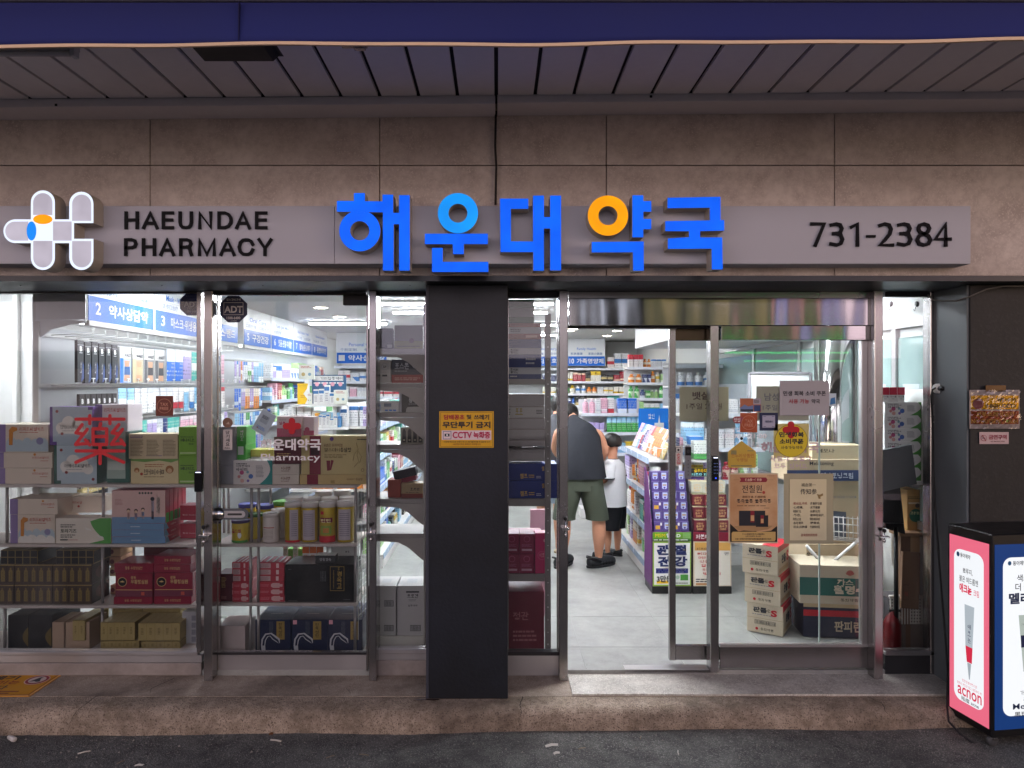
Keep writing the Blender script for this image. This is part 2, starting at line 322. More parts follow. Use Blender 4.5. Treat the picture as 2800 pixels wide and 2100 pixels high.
def hangul(s, bold):
    vs, fs = [], []; th = .085+bold*1.6; n = [0]
    def quad(p):
        b = len(vs); n[0] += 1
        for x, z in p: vs.append((x, -n[0]*2e-6, z))
        fs.append((b,b+1,b+2,b+3))
    def line(pts):
        for (x0,z0),(x1,z1) in zip(pts, pts[1:]):
            dx, dz = x1-x0, z1-z0; l = math.hypot(dx,dz) or 1; ex, ez = dx/l*th*.42, dz/l*th*.42; nx, nz = -dz/l*th/2, dx/l*th/2
            quad([(x0-ex-nx,z0-ez-nz),(x1+ex-nx,z1+ez-nz),(x1+ex+nx,z1+ez+nz),(x0-ex+nx,z0-ez+nz)])
    def put(st, bx_):
        x0,z0,x1,z1 = bx_; i = 0; F = lambda u,v: (x0+(x1-x0)*u, z0+(z1-z0)*v)
        while i < len(st):
            if st[i] == 'o':
                cx,cz,r = st[i+1]; c = F(cx,cz); ra, rb = r*(x1-x0), r*(z1-z0); m = 14
                P = [(c[0]+ra*math.cos(2*math.pi*k/m), c[1]+rb*math.sin(2*math.pi*k/m)) for k in range(m)]; Q = [(c[0]+max(.01,ra-th)*math.cos(2*math.pi*k/m), c[1]+max(.01,rb-th)*math.sin(2*math.pi*k/m)) for k in range(m)]
                for k in range(m): quad([P[k],P[(k+1)%m],Q[(k+1)%m],Q[k]])
                i += 2
            else: line([F(u,v) for u,v in st[i]]); i += 1
    def cons(j, b):
        w = (b[2]-b[0])/len(j)
        for k, c in enumerate(j): put(JC[c], (b[0]+w*(k+.04*(len(j)-1)), b[1], b[0]+w*(k+1-.04*(len(j)-1)), b[3]))
    x = 0.0
    for ch in s:
        o = ord(ch)-0xAC00
        if ch == '·': quad([(x+.08,.42),(x+.22,.42),(x+.22,.58),(x+.08,.58)])
        if not 0 <= o < 11172: x += .4; continue
        L, V, T = o//588, (o%588)//28, o%28; h, v = MD[V]
        if h and v: bi, bh, bv = (.05,.52,.58,.94), (.0,.14,.66,.46), (.66,0,.98,1)
        elif h: bi, bh, bv = (.16,.50,.84,.96), (.02,.06,.98,.42), None
        else: bi, bh, bv = (.05,.14,.54,.88), None, (.58,0,.98,1)
        def sq(b): return None if b is None else ((x+b[0]*.92, .40+b[1]*.6, x+b[2]*.92, .40+b[3]*.6) if T else (x+b[0]*.92, b[1], x+b[2]*.92, b[3]))
        cons(IC[L], sq(bi))
        if h: put(VH[h], sq(bh))
        if v: put(VV[v], sq(bv))
        if T: cons(FC[T], (x+.16, .02, x+.86, .32))
        x += 1.0
    me = bpy.data.meshes.new('hangul'); me.from_pydata(vs,[],fs); me.update()
    xs = [v.co.x for v in me.vertices]; zs_ = [v.co.z for v in me.vertices]; a, b, c, d = min(xs), max(xs), min(zs_), max(zs_)
    for q in me.vertices: q.co.x = (q.co.x-a)/(b-a)-.5; q.co.z = (q.co.z-c)/(d-c)-.5
    return me, (b-a)/(d-c)
HQS = {'담배꽁초','및','쓰레기','무단투기','금지','녹화중','약사상담약','마스크·위생용품','파스·밴드','구강건강','잇몸·관절·미네랄','혈액순환·오메가','종합비타민','피로회복','가족영양제','민생 회복 소비 쿠폰','사용 가능','약국','민생회복','소비쿠폰','뱃살','남성','전칠원','관','절','건','강','해운대약국',
       '동아제약','뾰루지,','붉은 여드름엔','애크논','크림','색소침착','더 늦기전에','멜라토닝','금연구역','판콜','생록천','경','옥','고','당','기','세','요','우황청심원','광동','토라기즈','활명수','까스','판피린'}
def ishan(s): return any('가' <= c <= '힣' for c in s) and all('가' <= c <= '힣' or c in ' ,!·' for c in s)
def tx(s, x0, x1, z0, z1, y, mat, parent, bold=0.012, mirror=False, face='F', keep=False, name='lettering', sp=1.0):
    """lettering fitted to a rectangle; face F looks to -y, R to +x, L to -x, T up"""
    w, h = abs(x1-x0), abs(z1-z0)
    if ishan(s) and s not in HQS:
        key = ('han', s, bold)
        if key not in TX: TX[key] = hangul(s, bold)
        me, asp = TX[key]
    else: me, asp = textmesh(s, bold, sp)
    if keep and w > asp*h: w = asp*h
    o = ob(name, me, mat, parent)
    sx = -w if mirror else w
    o.scale = (sx, 1, h)
    if face == 'F': o.location = ((x0+x1)/2, y, (z0+z1)/2)
    elif face == 'R': o.location = (y, (x0+x1)/2, (z0+z1)/2); o.rotation_euler = (0,0,math.radians(90))
    elif face == 'L': o.location = (y, (x0+x1)/2, (z0+z1)/2); o.rotation_euler = (0,0,math.radians(-90))
    elif face == 'T': o.location = ((x0+x1)/2, (z0+z1)/2, y); o.rotation_euler = (math.radians(-90),0,0)
    return o
# ---- decoration of a carton; u runs left to right and v bottom to top as seen, in 0..1
EPS = 0.0012
def face_pt(o, face, u, v, lift=EPS):
    w, d, h = o['_w'], o['_d'], o['_h']
    if face == 'F': return Vector(((u-.5)*w, -d/2-lift, v*h))
    if face == 'R': return Vector((w/2+lift, (u-.5)*d, v*h))
    if face == 'L': return Vector((-w/2-lift, (.5-u)*d, v*h))
    return Vector(((u-.5)*w, (v-.5)*d, h+lift))
def shp(o, pts, mat, name='print_panel', face='F', lift=EPS):
    return mk(name, [face_pt(o, face, u, v, lift) for u, v in pts], [tuple(range(len(pts)))], mat, o)
def rc(o, u0, v0, u1, v1, mat, name='print_panel', face='F', lift=EPS):
    return shp(o, [(u0,v0),(u1,v0),(u1,v1),(u0,v1)], mat, name, face, lift)
def dsc(o, u, v, r, mat, name='print_dot', face='F', lift=EPS*1.6, n=20, asp=None):
    a = o['_w']/o['_h'] if asp is None else asp
    return shp(o, circ(u, v, r, n, r*a), mat, name, face, lift)
def tt(o, s, u0, v0, u1, v1, mat, face='F', mirror=False, bold=0.012, lift=EPS*2.2, keep=False, sp=1.0):
    a = face_pt(o, face, u0, v0, lift); b = face_pt(o, face, u1, v1, lift)
    if face == 'F': return tx(s, a.x, b.x, a.z, b.z, a.y, mat, o, bold, mirror, 'F', keep, sp=sp)
    if face == 'T': return tx(s, a.x, b.x, a.y, b.y, a.z, mat, o, bold, mirror, 'T', keep, sp=sp)
    return tx(s, a.y, b.y, a.z, b.z, a.x, mat, o, bold, mirror, face, keep, sp=sp)
def vt(o, s, u0, v0, u1, v1, mat, face='F', bold=0.012):
    """vertical lettering, one glyph under the other"""
    n = len(s)
    for i, ch in enumerate(s):
        if ch == ' ': continue
        a = v1-(v1-v0)*i/n; b = v1-(v1-v0)*(i+0.86)/n
        tt(o, ch, u0, b, u1, a, mat, face, bold=bold)
def fine(o, u0, v0, u1, v1, rows, mat, face='F', seed=0, name='fine_print'):
    """rows of print too small to read"""
    rnd = random.Random(seed+rows*7+int(u0*100)); vs, fs = [], []
    for r in range(rows):
        b = v0+(v1-v0)*(r+.25)/rows; t = v0+(v1-v0)*(r+.7)/rows; u = u0; end = u1-(u1-u0)*rnd.random()*.3
        while u < end:
            l = (u1-u0)*(0.06+rnd.random()*.16); k = len(vs); e = min(u+l, u1)
            for q in ((u,b),(e,b),(e,t),(u,t)): vs.append(face_pt(o, face, q[0], q[1], EPS*2))
            fs.append((k,k+1,k+2,k+3)); u = e+(u1-u0)*.03
    if vs: return mk(name, vs, fs, mat, o)
def barcode(o, u0, v0, u1, v1, mat, face='F'):
    vs, fs = [], []; u = u0; rnd = random.Random(3)
    while u < u1:
        l = (u1-u0)*(0.01+rnd.random()*.03); k = len(vs)
        for q in ((u,v0),(u+l,v0),(u+l,v1),(u,v1)): vs.append(face_pt(o, face, q[0], q[1], EPS*2))
        fs.append((k,k+1,k+2,k+3)); u += l+(u1-u0)*(0.015+rnd.random()*.025)
    mk('bar_code', vs, fs, mat, o)
def carton(c, x0, y0, x1, y1, d, depth, mat, label, cat='carton', group=None, name='carton', rz=0.0, ch=0.0018, rise=0.0):
    X0, X1, Z0, Z1 = rectat(c, x0, y0, x1, y1, d)
    return cart(X0, X1, d-DC, depth, Z0+rise, Z1+rise, mat, label, cat, group, name, rz, ch)
JIT = random.Random(31)
def cart(X0, X1, yf, depth, Z0, Z1, mat, label, cat='carton', group=None, name='carton', rz=0.0, ch=0.0018):
    w, h = X1-X0, Z1-Z0
    if rz == 0.0 and depth > .03: rz = JIT.uniform(-.022,.022)
    o = ob(name, cboxmesh(w, depth, h, ch), mat, None, ((X0+X1)/2, yf+depth/2, Z0), (0,0,rz))
    o['_w'], o['_d'], o['_h'] = w, depth, h
    return tag(o, label, cat, group)
WHITE = pm('#e9e9e6', 0.4, 0.03); OFFW = pm('#d8d4cc', 0.5, 0.04); INK = pm('#20232b', 0.5, 0.03); CREAM = pm('#dcd0bd', 0.5, 0.05)
RED = pm('#c3202e', 0.4, 0.04); GOLD = pm('#c2a056', 0.35, 0.1, 0.5); NAVY = pm('#1d2c5e', 0.4, 0.05); GRN = pm('#4c9a3f', 0.4, 0.05)
BLACK = pm('#121214', 0.35, 0.05); GREY = pm('#8b8b90', 0.5, 0.05); LGREY = pm('#b9b9bd', 0.5, 0.05); PURP = pm('#5b3c86', 0.45, 0.06)
BLUE = pm('#1d78d8', 0.4, 0.03); BROWN = pm('#6d4630', 0.5, 0.06); KRAFT = pm('#b59067', 0.75, 0.08); SHELF = pm('#d5d3d0', 0.4, 0.04)
WALLW = pm('#dededb', 0.7, 0.03); DKRED = pm('#7c1630', 0.4, 0.06); MAG = pm('#b02a5b', 0.38, 0.06); PINK = pm('#e9a6b4', 0.45, 0.05)
YEL = pm('#f0c21c', 0.45, 0.04); TEAL = pm('#1f8a86', 0.4, 0.05); VIN = pm('#e6e0e2', 0.4, 0.02)
# ================================================================== SETTING: road, step, floor, ceiling, walls
def roadz(x): return -0.152 + 0.008*x
def sheet(name, x0, x1, y0, y1, nx, ny, zf, mat, parent=None):
    vs = [(x0+(x1-x0)*i/nx, y0+(y1-y0)*j/ny, zf(x0+(x1-x0)*i/nx, y0+(y1-y0)*j/ny)) for j in range(ny+1) for i in range(nx+1)]
    fs = [(j*(nx+1)+i, j*(nx+1)+i+1, (j+1)*(nx+1)+i+1, (j+1)*(nx+1)+i) for j in range(ny) for i in range(nx)]
    return mk(name, vs, fs, mat, parent, smooth=True)
rr = random.Random(5)
struct(sheet('road', -40, 40, -60, -0.40, 160, 60, lambda x,y: roadz(max(-6,min(6,x))) + (0.004*math.sin(x*3.1+y*2)+0.003*math.sin(x*7.7-y*5) if y > -3 else 0), ASPH))
# kerb with a worn rounded nose, real rough edge
def kerb():
    prof = [(-0.302,-0.034),(-0.36,-0.036),(-0.405,-0.041),(-0.432,-0.052),(-0.450,-0.075),(-0.458,-0.11),(-0.462,-0.16),(-0.464,-0.26)]
    nx = 420; vs, fs = [], []; rnd = random.Random(2)
    for i in range(nx+1):
        x = -7+14*i/nx; wob = 0.006*math.sin(x*1.7)+0.004*math.sin(x*5.3+1)
        for k, (y, z) in enumerate(prof):
            j = (rnd.random()-.5)*(0.006 if k > 1 else 0.001)
            vs.append((x, y+(wob if k > 1 else 0)+j, z+j*.6+(0.004*math.sin(x*2.3) if k in (2,3,4) else 0)))
    n = len(prof)
    for i in range(nx):
        for k in range(n-1): fs.append((i*n+k, i*n+k+1, (i+1)*n+k+1, (i+1)*n+k))
    return mk('kerb', vs, fs, CONC, smooth=True)
struct(kerb())
kb_ = bpy.data.objects['kerb']
def crack(pts, par):
    vs, fs = [], []; R = random.Random(len(pts)*7)
    P = []
    for (x0,y0,z0),(x1,y1,z1) in zip(pts, pts[1:]):
        for i in range(6): t = i/6; P.append((x0+(x1-x0)*t+R.uniform(-.004,.004), y0+(y1-y0)*t, z0+(z1-z0)*t))
    for i, p in enumerate(P): w = .0022*(1-.7*i/len(P)); vs += [(p[0]-w,p[1]+.0005,p[2]+.0012),(p[0]+w,p[1]-.0005,p[2]+.0012)]
    fs = [(2*i,2*i+1,2*i+3,2*i+2) for i in range(len(P)-1)]
    mk('crack', vs, fs, pm('#1c1612',.9), par)
crack([(-2.22,-.30,-.031),(-2.235,-.40,-.037),(-2.25,-.436,-.052),(-2.262,-.462,-.075),(-2.27,-.472,-.11),(-2.27,-.475,-.16)], kb_)
crack([(.14,-.31,-.031),(.12,-.40,-.037),(.13,-.44,-.052),(.115,-.466,-.08),(.12,-.474,-.13)], kb_)
crack([(2.05,-.31,-.031),(2.09,-.39,-.036),(2.08,-.436,-.052),(2.10,-.466,-.08)], kb_)
step = struct(bx('step', -7, 7, -0.30, 0.30, -0.2, -0.032, TERR))
for c_ in ([(-1.25,-.02,0),(-1.16,-.12,0),(-1.02,-.17,0),(-.98,-.29,0)],[(-1.02,-.17,0),(-.86,-.2,0),(-.80,-.29,0)],[(-1.9,-.06,0),(-1.97,-.2,0),(-1.93,-.29,0)]): crack([(x,y,-.0325-step.location.z) for x,y,z in c_], step)
struct(bx('step_slab', at('P',1553,1830,4.2).x, 2.62, -0.296, -0.02, -0.1, -0.022, SLABM))
struct(bx('floor', -4.7, 2.64, -0.02, 9.2, -0.1, 0.0, VINYL))
LINE = pm('#a2a29e', 0.5, 0.05)
fl = bpy.data.objects['floor']
for i, y in enumerate((0.35, 0.95)): bx('floor_joint', -3.4, 2.6, y, y+0.003, 0.0, 0.0015, LINE, fl, rel=fl.location)
for i, x in enumerate((-1.6,-0.7,0.53,1.13,1.73)): bx('floor_joint', x, x+0.003, 0.0, 5.0, 0.0, 0.0022, LINE, fl, rel=fl.location)
CEILM = pm('#cfcfcd', 0.8, 0.03)
struct(bx('ceiling', -4.7, 2.9, 0.05, 9.2, 2.5, 2.6, CEILM))
struct(bx('wall_back', -3.6, 2.9, 9.2, 9.3, 0, 2.6, WALLW))
wl = struct(bx('wall_left', -2.972, -2.95, 0.30, 9.2, 0, 2.5, WALLW))
wn = struct(bx('wall_near_left', -4.7, -2.973, 1.25, 1.35, 0, 2.5, WALLW))
struct(bx('wall_far_left', -4.75, -4.65, 0.06, 1.25, 0, 2.5, WALLW))
bx('wall_seam', -3.92, -3.90, 1.243, 1.25, 0, 2.5, LGREY, wn, rel=wn.location); bx('wall_pipe', -3.72, -3.68, 1.20, 1.24, 0, 2.5, WHITE, wn, c=.006, rel=wn.location)
struct(bx('wall_right', 2.64, 2.74, 0.06, 9.2, 0, 2.5, WALLW))
sb = struct(bx('ceiling_beam', 1.56, 2.64, 1.6, 3.8, 2.10, 2.5, pm('#e3e3e0',0.6,0.02)))
# ------------------------------------------------------------------ street side opposite: signs seen in reflections, plus panels added to light the facade
ow = empty('street_building', (0,-15,0), 0, 'dark building across the street with glowing signs, mirrored in the shopfront', 'building')
bx('wall', -30, 30, -16, -15, -0.2, 11, pm('#4a4440',0.8,0.1), ow, rel=(0,-15,0))
SG = [(-13,-8.8,4.5,8.2,'#ffeef4',1.6,1),(-8.2,-5.0,4.5,8.6,'#ffe4f0',1.6,1),(-4.2,-0.8,4.5,8.0,'#fff0f8',1.6,1),(0.4,4.2,4.6,8.2,'#fff0f4',1.6,1),(5.0,8.8,4.5,8.4,'#ffe8f0',1.6,1),(9.4,13.2,4.5,8.4,'#ffdcec',1.6,1),  # high panels added to light the facade, above what the panes mirror
      (-13,-9.8,2.6,4.3,'#ffe6ee',0.7,1),(-9.5,-6.0,3.0,4.2,'#ffe0d0',0.7,1),(-5.6,-3.8,2.6,4.2,'#ffe8f6',0.8,1),(-27,-15,0.5,6.0,'#ffe6dc',3.4,0),(15.5,28,0.5,6.0,'#ffd9b8',4.6,0),(-3.4,-0.9,2.5,4.2,'#f4e8ff',1.2,1),(-0.3,1.7,2.4,4.2,'#ffeef4',1.0,1),(2.5,3.0,2.9,4.4,'#e8ecff',1.2,1),(4.3,5.2,2.9,4.4,'#8f8a66',0.5,1),(5.3,6.2,2.7,4.4,'#c2ac78',0.6,1),(6.4,7.2,2.9,4.4,'#8a8768',0.45,1),(7.5,8.3,2.9,4.4,'#e8a8a0',0.6,1),(8.8,9.6,2.8,4.4,'#c9c0ff',0.6,1),(10.2,13.6,2.4,4.3,'#ffe0ea',1.5,1),  # the wide end panels are added light, outside the mirrored stretch
      (-8,-4.6,0.3,2.1,'#ffdcd8',0.22,0),(-3.8,-0.6,0.3,2.1,'#ffe6dc',0.18,0),(0.2,3.4,0.3,2.1,'#fff0e6',0.18,0),(4.2,8.6,0.3,2.1,'#ffe3da',0.18,0),(-12.6,-9.2,0.3,2.1,'#ffdcd0',0.22,0)]
for x0,x1,z0,z1,h,s,k in SG:
    bx('lit_sign' if k else 'window_light_panel', x0, x1, -14.98, -14.8, z0, z1, em(h, s), ow, rel=(0,-15,0))
for z, x0, x1 in ((2.52,6.1,9.4),(2.30,6.6,9.3)):
    bx('neon_tube', x0, x1, -14.78, -14.74, z, z+0.035, em('#20ff70', 4.5), ow, rel=(0,-15,0))

# ================================================================== FACADE
FY = -0.45
fac = empty('stone_facade', (0,FY,2.3), 0, 'brown stone tile facade band above the pharmacy windows', 'facade')
bx('backing', -7, 7, FY+0.03, 0.3, 2.275, 4.2, pm('#3b322d',0.9,0.05), fac, rel=fac.location)
dF = DC+FY
seams = [at('P', p, 0, dF).x for p in (-830,-210,410,1038,1658,2282,2906,3530)]
zs = [2.276, at('P',0,452,dF).z, at('P',0,452,dF).z+0.59, at('P',0,452,dF).z+1.18]
for i in range(len(seams)-1):
    for j in range(3):
        bx('stone_tile', seams[i]+0.0025, seams[i+1]-0.0025, FY+rr.random()*0.002, FY+0.03, zs[j]+0.0025, zs[j+1]-0.0025, TILE, fac, c=0.0012, rel=fac.location)
FASC = pm('#10141f', 0.35, 0.1, 0.0, 6, 0.5)
SOFM = steel('dark_soffit_sheet', 0.10, 0.38, stretch=(1,1,1), tintc=(0.8,0.85,1.0))
lin_ = empty('entrance_lintel', (0,-0.47,2.246), 0, 'dark metal lintel running above the windows and the door', 'lintel')
bx('fascia_strip', -7, 7, -0.47, -0.448, 2.246, 2.2745, FASC, lin_, rel=lin_.location)
bx('underside', -7, 7, -0.447, 0.06, 2.2475, 2.268, SOFM, lin_, rel=lin_.location)
for p in (75, 456, 728, 1125, 1690): bx('screw', at('P',p,0,4).x-0.003, at('P',p,0,4).x+0.003, -0.3, -0.294, 2.2445, 2.2475, BLACK, lin_, rel=lin_.location)
# cable clipped to the stone
tag(tube('cable', [at('P',1356,304,dF-0.02), at('P',1354,400,dF-0.01), at('P',1357,455,dF-0.012), at('P',1355,560,dF-0.012)], 0.006, pm('#2a2527',0.6), n=6),
    'thin dark cable running down the stone above the sign', 'cable')
# ------------------------------------------------------------------ soffit with slats
sof = empty('soffit', (0,-1.2,3.17), 0, 'grey slatted soffit under the navy awning', 'soffit')
SLAT = pm('#e6e0e2', 0.55, 0.05); 
bx('backing', -7, 7, -1.8, -0.45, 3.196, 3.23, pm('#3a3538',0.9), sof, rel=sof.location)
for k in range(-24, 26):
    x = -0.0056 + 0.1976*k
    bx('slat', x+0.009, x+0.1886, -1.78, -0.625, 3.168+rr.random()*0.002, 3.188, SLAT, sof, c=0.002, rel=sof.location)
bx('trim', -7, at('P',1354,0,3.62).x, -0.622, -0.43, 3.128, 3.172, SLAT, sof, c=0.003, rel=sof.location)
bx('trim', at('P',1360,0,3.62).x, 7, -0.622, -0.43, 3.132, 3.176, SLAT, sof, c=0.003, rel=sof.location)
for q in ((153,292),(1780,281)): 
    v = at('P', q[0], q[1]-14, 3.617); bx('screw', v.x-0.006, v.x+0.006, -0.625, -0.6215, v.z-0.006, v.z+0.006, BLACK, sof, rel=sof.location)
sof.rotation_euler = (0,-0.0075,0)
# ------------------------------------------------------------------ awning
def fabric(name, x0, x1, zt, zb, y, mat, parent, thick=0.004, nx=140, nz=6, amp=0.012):
    vs, fs = [], []
    for side in (0, 1):
        for j in range(nz+1):
            for i in range(nx+1):
                x = x0+(x1-x0)*i/nx; t = j/nz; b = zb(x)
                w = amp*t*(math.sin(x*2.1+0.6)+0.5*math.sin(x*4.7+1.3)+.3*math.sin(x*9.1))
                vs.append((x, y+w+side*thick, zt+(b-zt)*t))
    M = (nx+1)*(nz+1)
    for s in (0,1):
        for j in range(nz):
            for i in range(nx):
                a = s*M+j*(nx+1)+i; f = (a, a+nx+1, a+nx+2, a+1); fs.append(f if s == 0 else f[::-1])
    for i in range(nx):
        a = nz*(nx+1)+i; fs.append((a, a+M, a+M+1, a+1))
    return mk(name, vs, fs, mat, parent, smooth=True)
aw = empty('awning', (0,-1.64,2.94), 0, 'navy fabric awning with a cream hem along the top of the picture', 'awning')
AWM = pm('#1e2564', 0.8, 0.12, 0, 3)
zb = lambda x: 2.940+0.0045*x+0.004*math.sin(x*1.3+0.5)+0.0015*math.sin(x*3.4)
o = fabric('valance', -5, 5, 3.096, lambda x: zb(x)+0.009, 0.0, AWM, aw); o.location = (0,0,-2.94)
def wv(x): return 0.012*(math.sin(x*2.1+0.6)+0.5*math.sin(x*4.7+1.3)+.3*math.sin(x*9.1))
hv, hf = [], []
for i in range(141):
    x = -5+10*i/140; z = zb(x)-2.94
    hv += [(x,wv(x)-0.003,z),(x,wv(x)-0.003,z+0.0115),(x,wv(x)+0.008,z+0.0115),(x,wv(x)+0.008,z)]
for i in range(140):
    for k in range(4): hf.append((i*4+k,i*4+(k+1)%4,(i+1)*4+(k+1)%4,(i+1)*4+k))
mk('hem', hv, hf, pm('#e2bf9c',0.75,0.06,0,30), aw)
bx('roof', -5, 5, 0, 0.03, 0.162, 0.185, pm('#3a3a48',0.7,0.1), aw)
rf = mk('roof_fabric', [(-5,0.005,0.163),(5,0.005,0.163),(5,1.19,0.9),(-5,1.19,0.9),(-5,0.005,0.168),(5,0.005,0.168),(5,1.19,0.905),(-5,1.19,0.905)],
   [(3,2,1,0),(4,5,6,7),(0,1,5,4),(1,2,6,5),(2,3,7,6),(3,0,4,7)], AWM, aw)
for x in (at('P',657,0,2.6).x,): bx('seam', x-0.0015, x+0.0015, -0.02, -0.001, 0.012, 0.15, pm('#191a4a',0.8), aw)
# lamp, box and bracket under the soffit
v = at('P',209,150,3.05)
fx = empty('tube_lamp', (v.x-0.45,-1.19,3.11), 0, 'unlit tube lamp under the soffit at the top left corner', 'lamp')
bx('housing', -0.45, 0.45, -0.03, 0.03, 0.022, 0.058, LGREY, fx, c=0.004)
lathe('tube', [(0.0,-0.43),(0.011,-0.43),(0.011,0.43),(0.0,0.43)], pm('#c9c5c6',0.2), fx, (0,0,0.008), 12, (0,math.radians(90),0))
bx('end_cap', 0.43, 0.452, -0.02, 0.02, -0.008, 0.024, LGREY, fx, c=0.003); bx('end_cap', -0.452, -0.43, -0.02, 0.02, -0.008, 0.024, LGREY, fx, c=0.003)
X0,X1,_,_ = rectat('P',560,0,748,0,3.12)
db = empty('vent_box', ((X0+X1)/2,-1.12,3.168), 0, 'dark flat box fixed to the soffit behind the awning', 'box')
mk('case', [(X0-(X0+X1)/2,-.14,-.05),(X1-(X0+X1)/2,-.14,-.05),(X1-(X0+X1)/2,.0,-.05),(X0-(X0+X1)/2,.0,-.05),(X0-(X0+X1)/2-.02,-.2,0),(X1-(X0+X1)/2+.02,-.2,0),(X1-(X0+X1)/2+.02,.04,0),(X0-(X0+X1)/2-.02,.04,0)],
   [(3,2,1,0),(4,5,6,7),(0,1,5,4),(1,2,6,5),(2,3,7,6),(3,0,4,7)], pm('#1b1d1e',0.6,0.2,0,30), db)
bx('flange', X0-(X0+X1)/2-0.03, X1-(X0+X1)/2+0.03, -0.215, 0.05, -0.006, -0.001, pm('#26282a',0.6), db)
v = at('P',968,137,3.06)
bk = empty('metal_bracket', (v.x,-1.18,3.16), 0, 'small metal bracket screwed under the soffit', 'bracket')
bx('plate', -0.055, 0.055, -0.02, 0.02, -0.006, 0.006, STEEL, bk, c=0.002); bx('lug', 0.0, 0.05, -0.012, 0.012, -0.02, -0.0065, STEEL, bk, c=0.002)

# ------------------------------------------------------------------ sign board, logo, letters
SB = -0.58; dS = DC+SB
BRD = pm('#b6b6c0', 0.5, 0.03, 0, 4); RET = pm('#b5ada4', 0.55, 0.08)
X0,X1,Z0,Z1 = rectat('P',-200,563,2655,721.5,dS)
sg = empty('sign_board', (0,SB,Z0), 0, 'long pale grey sign board above the shopfront with name and phone number', 'sign')
xs = [X0, at('P',915,0,dS).x, at('P',1960,0,dS).x, X1]
for i in range(3): bx('board_panel', xs[i]+0.0008, xs[i+1]-0.0008, SB+i*0.0004, FY-0.003, Z0, Z1, BRD, sg, c=0.002, rel=sg.location)
LET = pm('#050607', 0.25, 0.05, 0, 10, 0.06)
GLY = {'H':[[(0,0),(0,1)],[(1,0),(1,1)],[(0,.52),(1,.52)]],'A':[[(0,0),(.5,1),(1,0)],[(.2,.3),(.8,.3)]],'E':[[(1,1),(0,1),(0,0),(1,0)],[(0,.52),(.92,.52)]],'U':[[(0,1),(0,.38),(.06,.16),(.22,.03),(.5,0),(.78,.03),(.94,.16),(1,.38),(1,1)]],'N':[[(0,0),(0,1),(1,0),(1,1)]],
 'D':[[(0,0),(0,1),(.48,1),(.78,.9),(.96,.7),(1,.5),(.96,.3),(.78,.1),(.48,0),(0,0)]],'P':[[(0,0),(0,1),(.6,1),(.88,.93),(1,.73),(.88,.53),(.6,.46),(0,.46)]],'R':[[(0,0),(0,1),(.6,1),(.86,.93),(.96,.75),(.86,.57),(.6,.5),(0,.5)],[(.6,.5),(.84,.4),(.9,.2),(1,0)]],'M':[[(0,0),(0,1),(.5,0),(1,1),(1,0)]],
 'C':[[(1,.70),(.88,.9),(.68,.99),(.5,1),(.28,.97),(.08,.8),(0,.5),(.08,.2),(.28,.03),(.5,0),(.68,.01),(.88,.1),(1,.32)]],'Y':[[(0,1),(.5,.42),(1,1)],[(.5,.42),(.5,0)]],
 '7':[[(0,1),(1,1),(.28,0)]],'3':[[(.06,.95),(.45,1),(.8,.95),(.95,.78),(.82,.6),(.5,.54),(.25,.54)],[(.5,.54),(.85,.48),(1,.27),(.85,.07),(.5,0),(.02,.05)]],'1':[[(0,.86),(1,1),(1,0)]],'-':[[(0,.5),(1,.5)]],'2':[[(.05,.93),(.4,1),(.75,.95),(.9,.75),(.8,.52),(.4,.22),(.05,0),(1,0)]],
 '8':[[(.5,.53),(.2,.62),(.08,.78),(.2,.94),(.5,1),(.8,.94),(.92,.78),(.8,.62),(.5,.53),(.15,.43),(0,.25),(.15,.06),(.5,0),(.85,.06),(1,.25),(.85,.43),(.5,.53)]],'4':[[(.72,0),(.72,1),(0,.28),(1,.28)]]}
def signletter(ch, c, x0, y0, x1, y1, wpx, th=0.009):
    X0,X1,Z0,Z1 = rectat(c,x0,y0,x1,y1,dS); w = wpx*dS/FP; vs, fs = [], []; k = 0; y = SB-0.0006
    ins = w/2
    for pl_ in GLY[ch]:
        P = [(X0+ins+(X1-X0-w)*u, Z0+ins+(Z1-Z0-w)*v) for u, v in pl_]
        if ch == '-': P = [(X0,(Z0+Z1)/2),(X1,(Z0+Z1)/2)]
        L_, R_ = [], []; n = len(P); closed = P[0] == P[-1]
        for i in range(n):
            a = P[i-1] if i else (P[-2] if closed else None); bq = P[i+1] if i < n-1 else (P[1] if closed else None); p = P[i]
            d1 = Vector((p[0]-a[0],p[1]-a[1])).normalized() if a else None; d2 = Vector((bq[0]-p[0],bq[1]-p[1])).normalized() if bq else None
            if d1 is None: d1 = d2
            if d2 is None: d2 = d1
            n1 = Vector((-d1.y,d1.x)); n2 = Vector((-d2.y,d2.x)); m = (n1+n2); m = m.normalized() if m.length > .2 else n1; s = w/2/max(.72,m.dot(n1)); q = Vector(p)
            if not closed and i == 0: q = q-d1*ins*(1 if ch != '-' else 0)
            if not closed and i == n-1: q = q+d2*ins*(1 if ch != '-' else 0)
            L_.append(q+m*s); R_.append(q-m*s)
        yf = y-th-k*0.00015; k += 1; b0 = len(vs)
        for i in range(n): vs += [(L_[i].x,yf,L_[i].y),(R_[i].x,yf,R_[i].y),(L_[i].x,y,L_[i].y),(R_[i].x,y,R_[i].y)]
        for i in range(n-1):
            q = b0+4*i; fs += [(q,q+1,q+5,q+4),(q,q+4,q+6,q+2),(q+1,q+3,q+7,q+5)]
        if not closed: fs += [(b0,b0+2,b0+3,b0+1),(b0+4*(n-1),b0+4*(n-1)+1,b0+4*(n-1)+3,b0+4*(n-1)+2)]
    o = mk('letter', vs, fs, LET, sg); o.location = -sg.location
k8 = 1000/2212
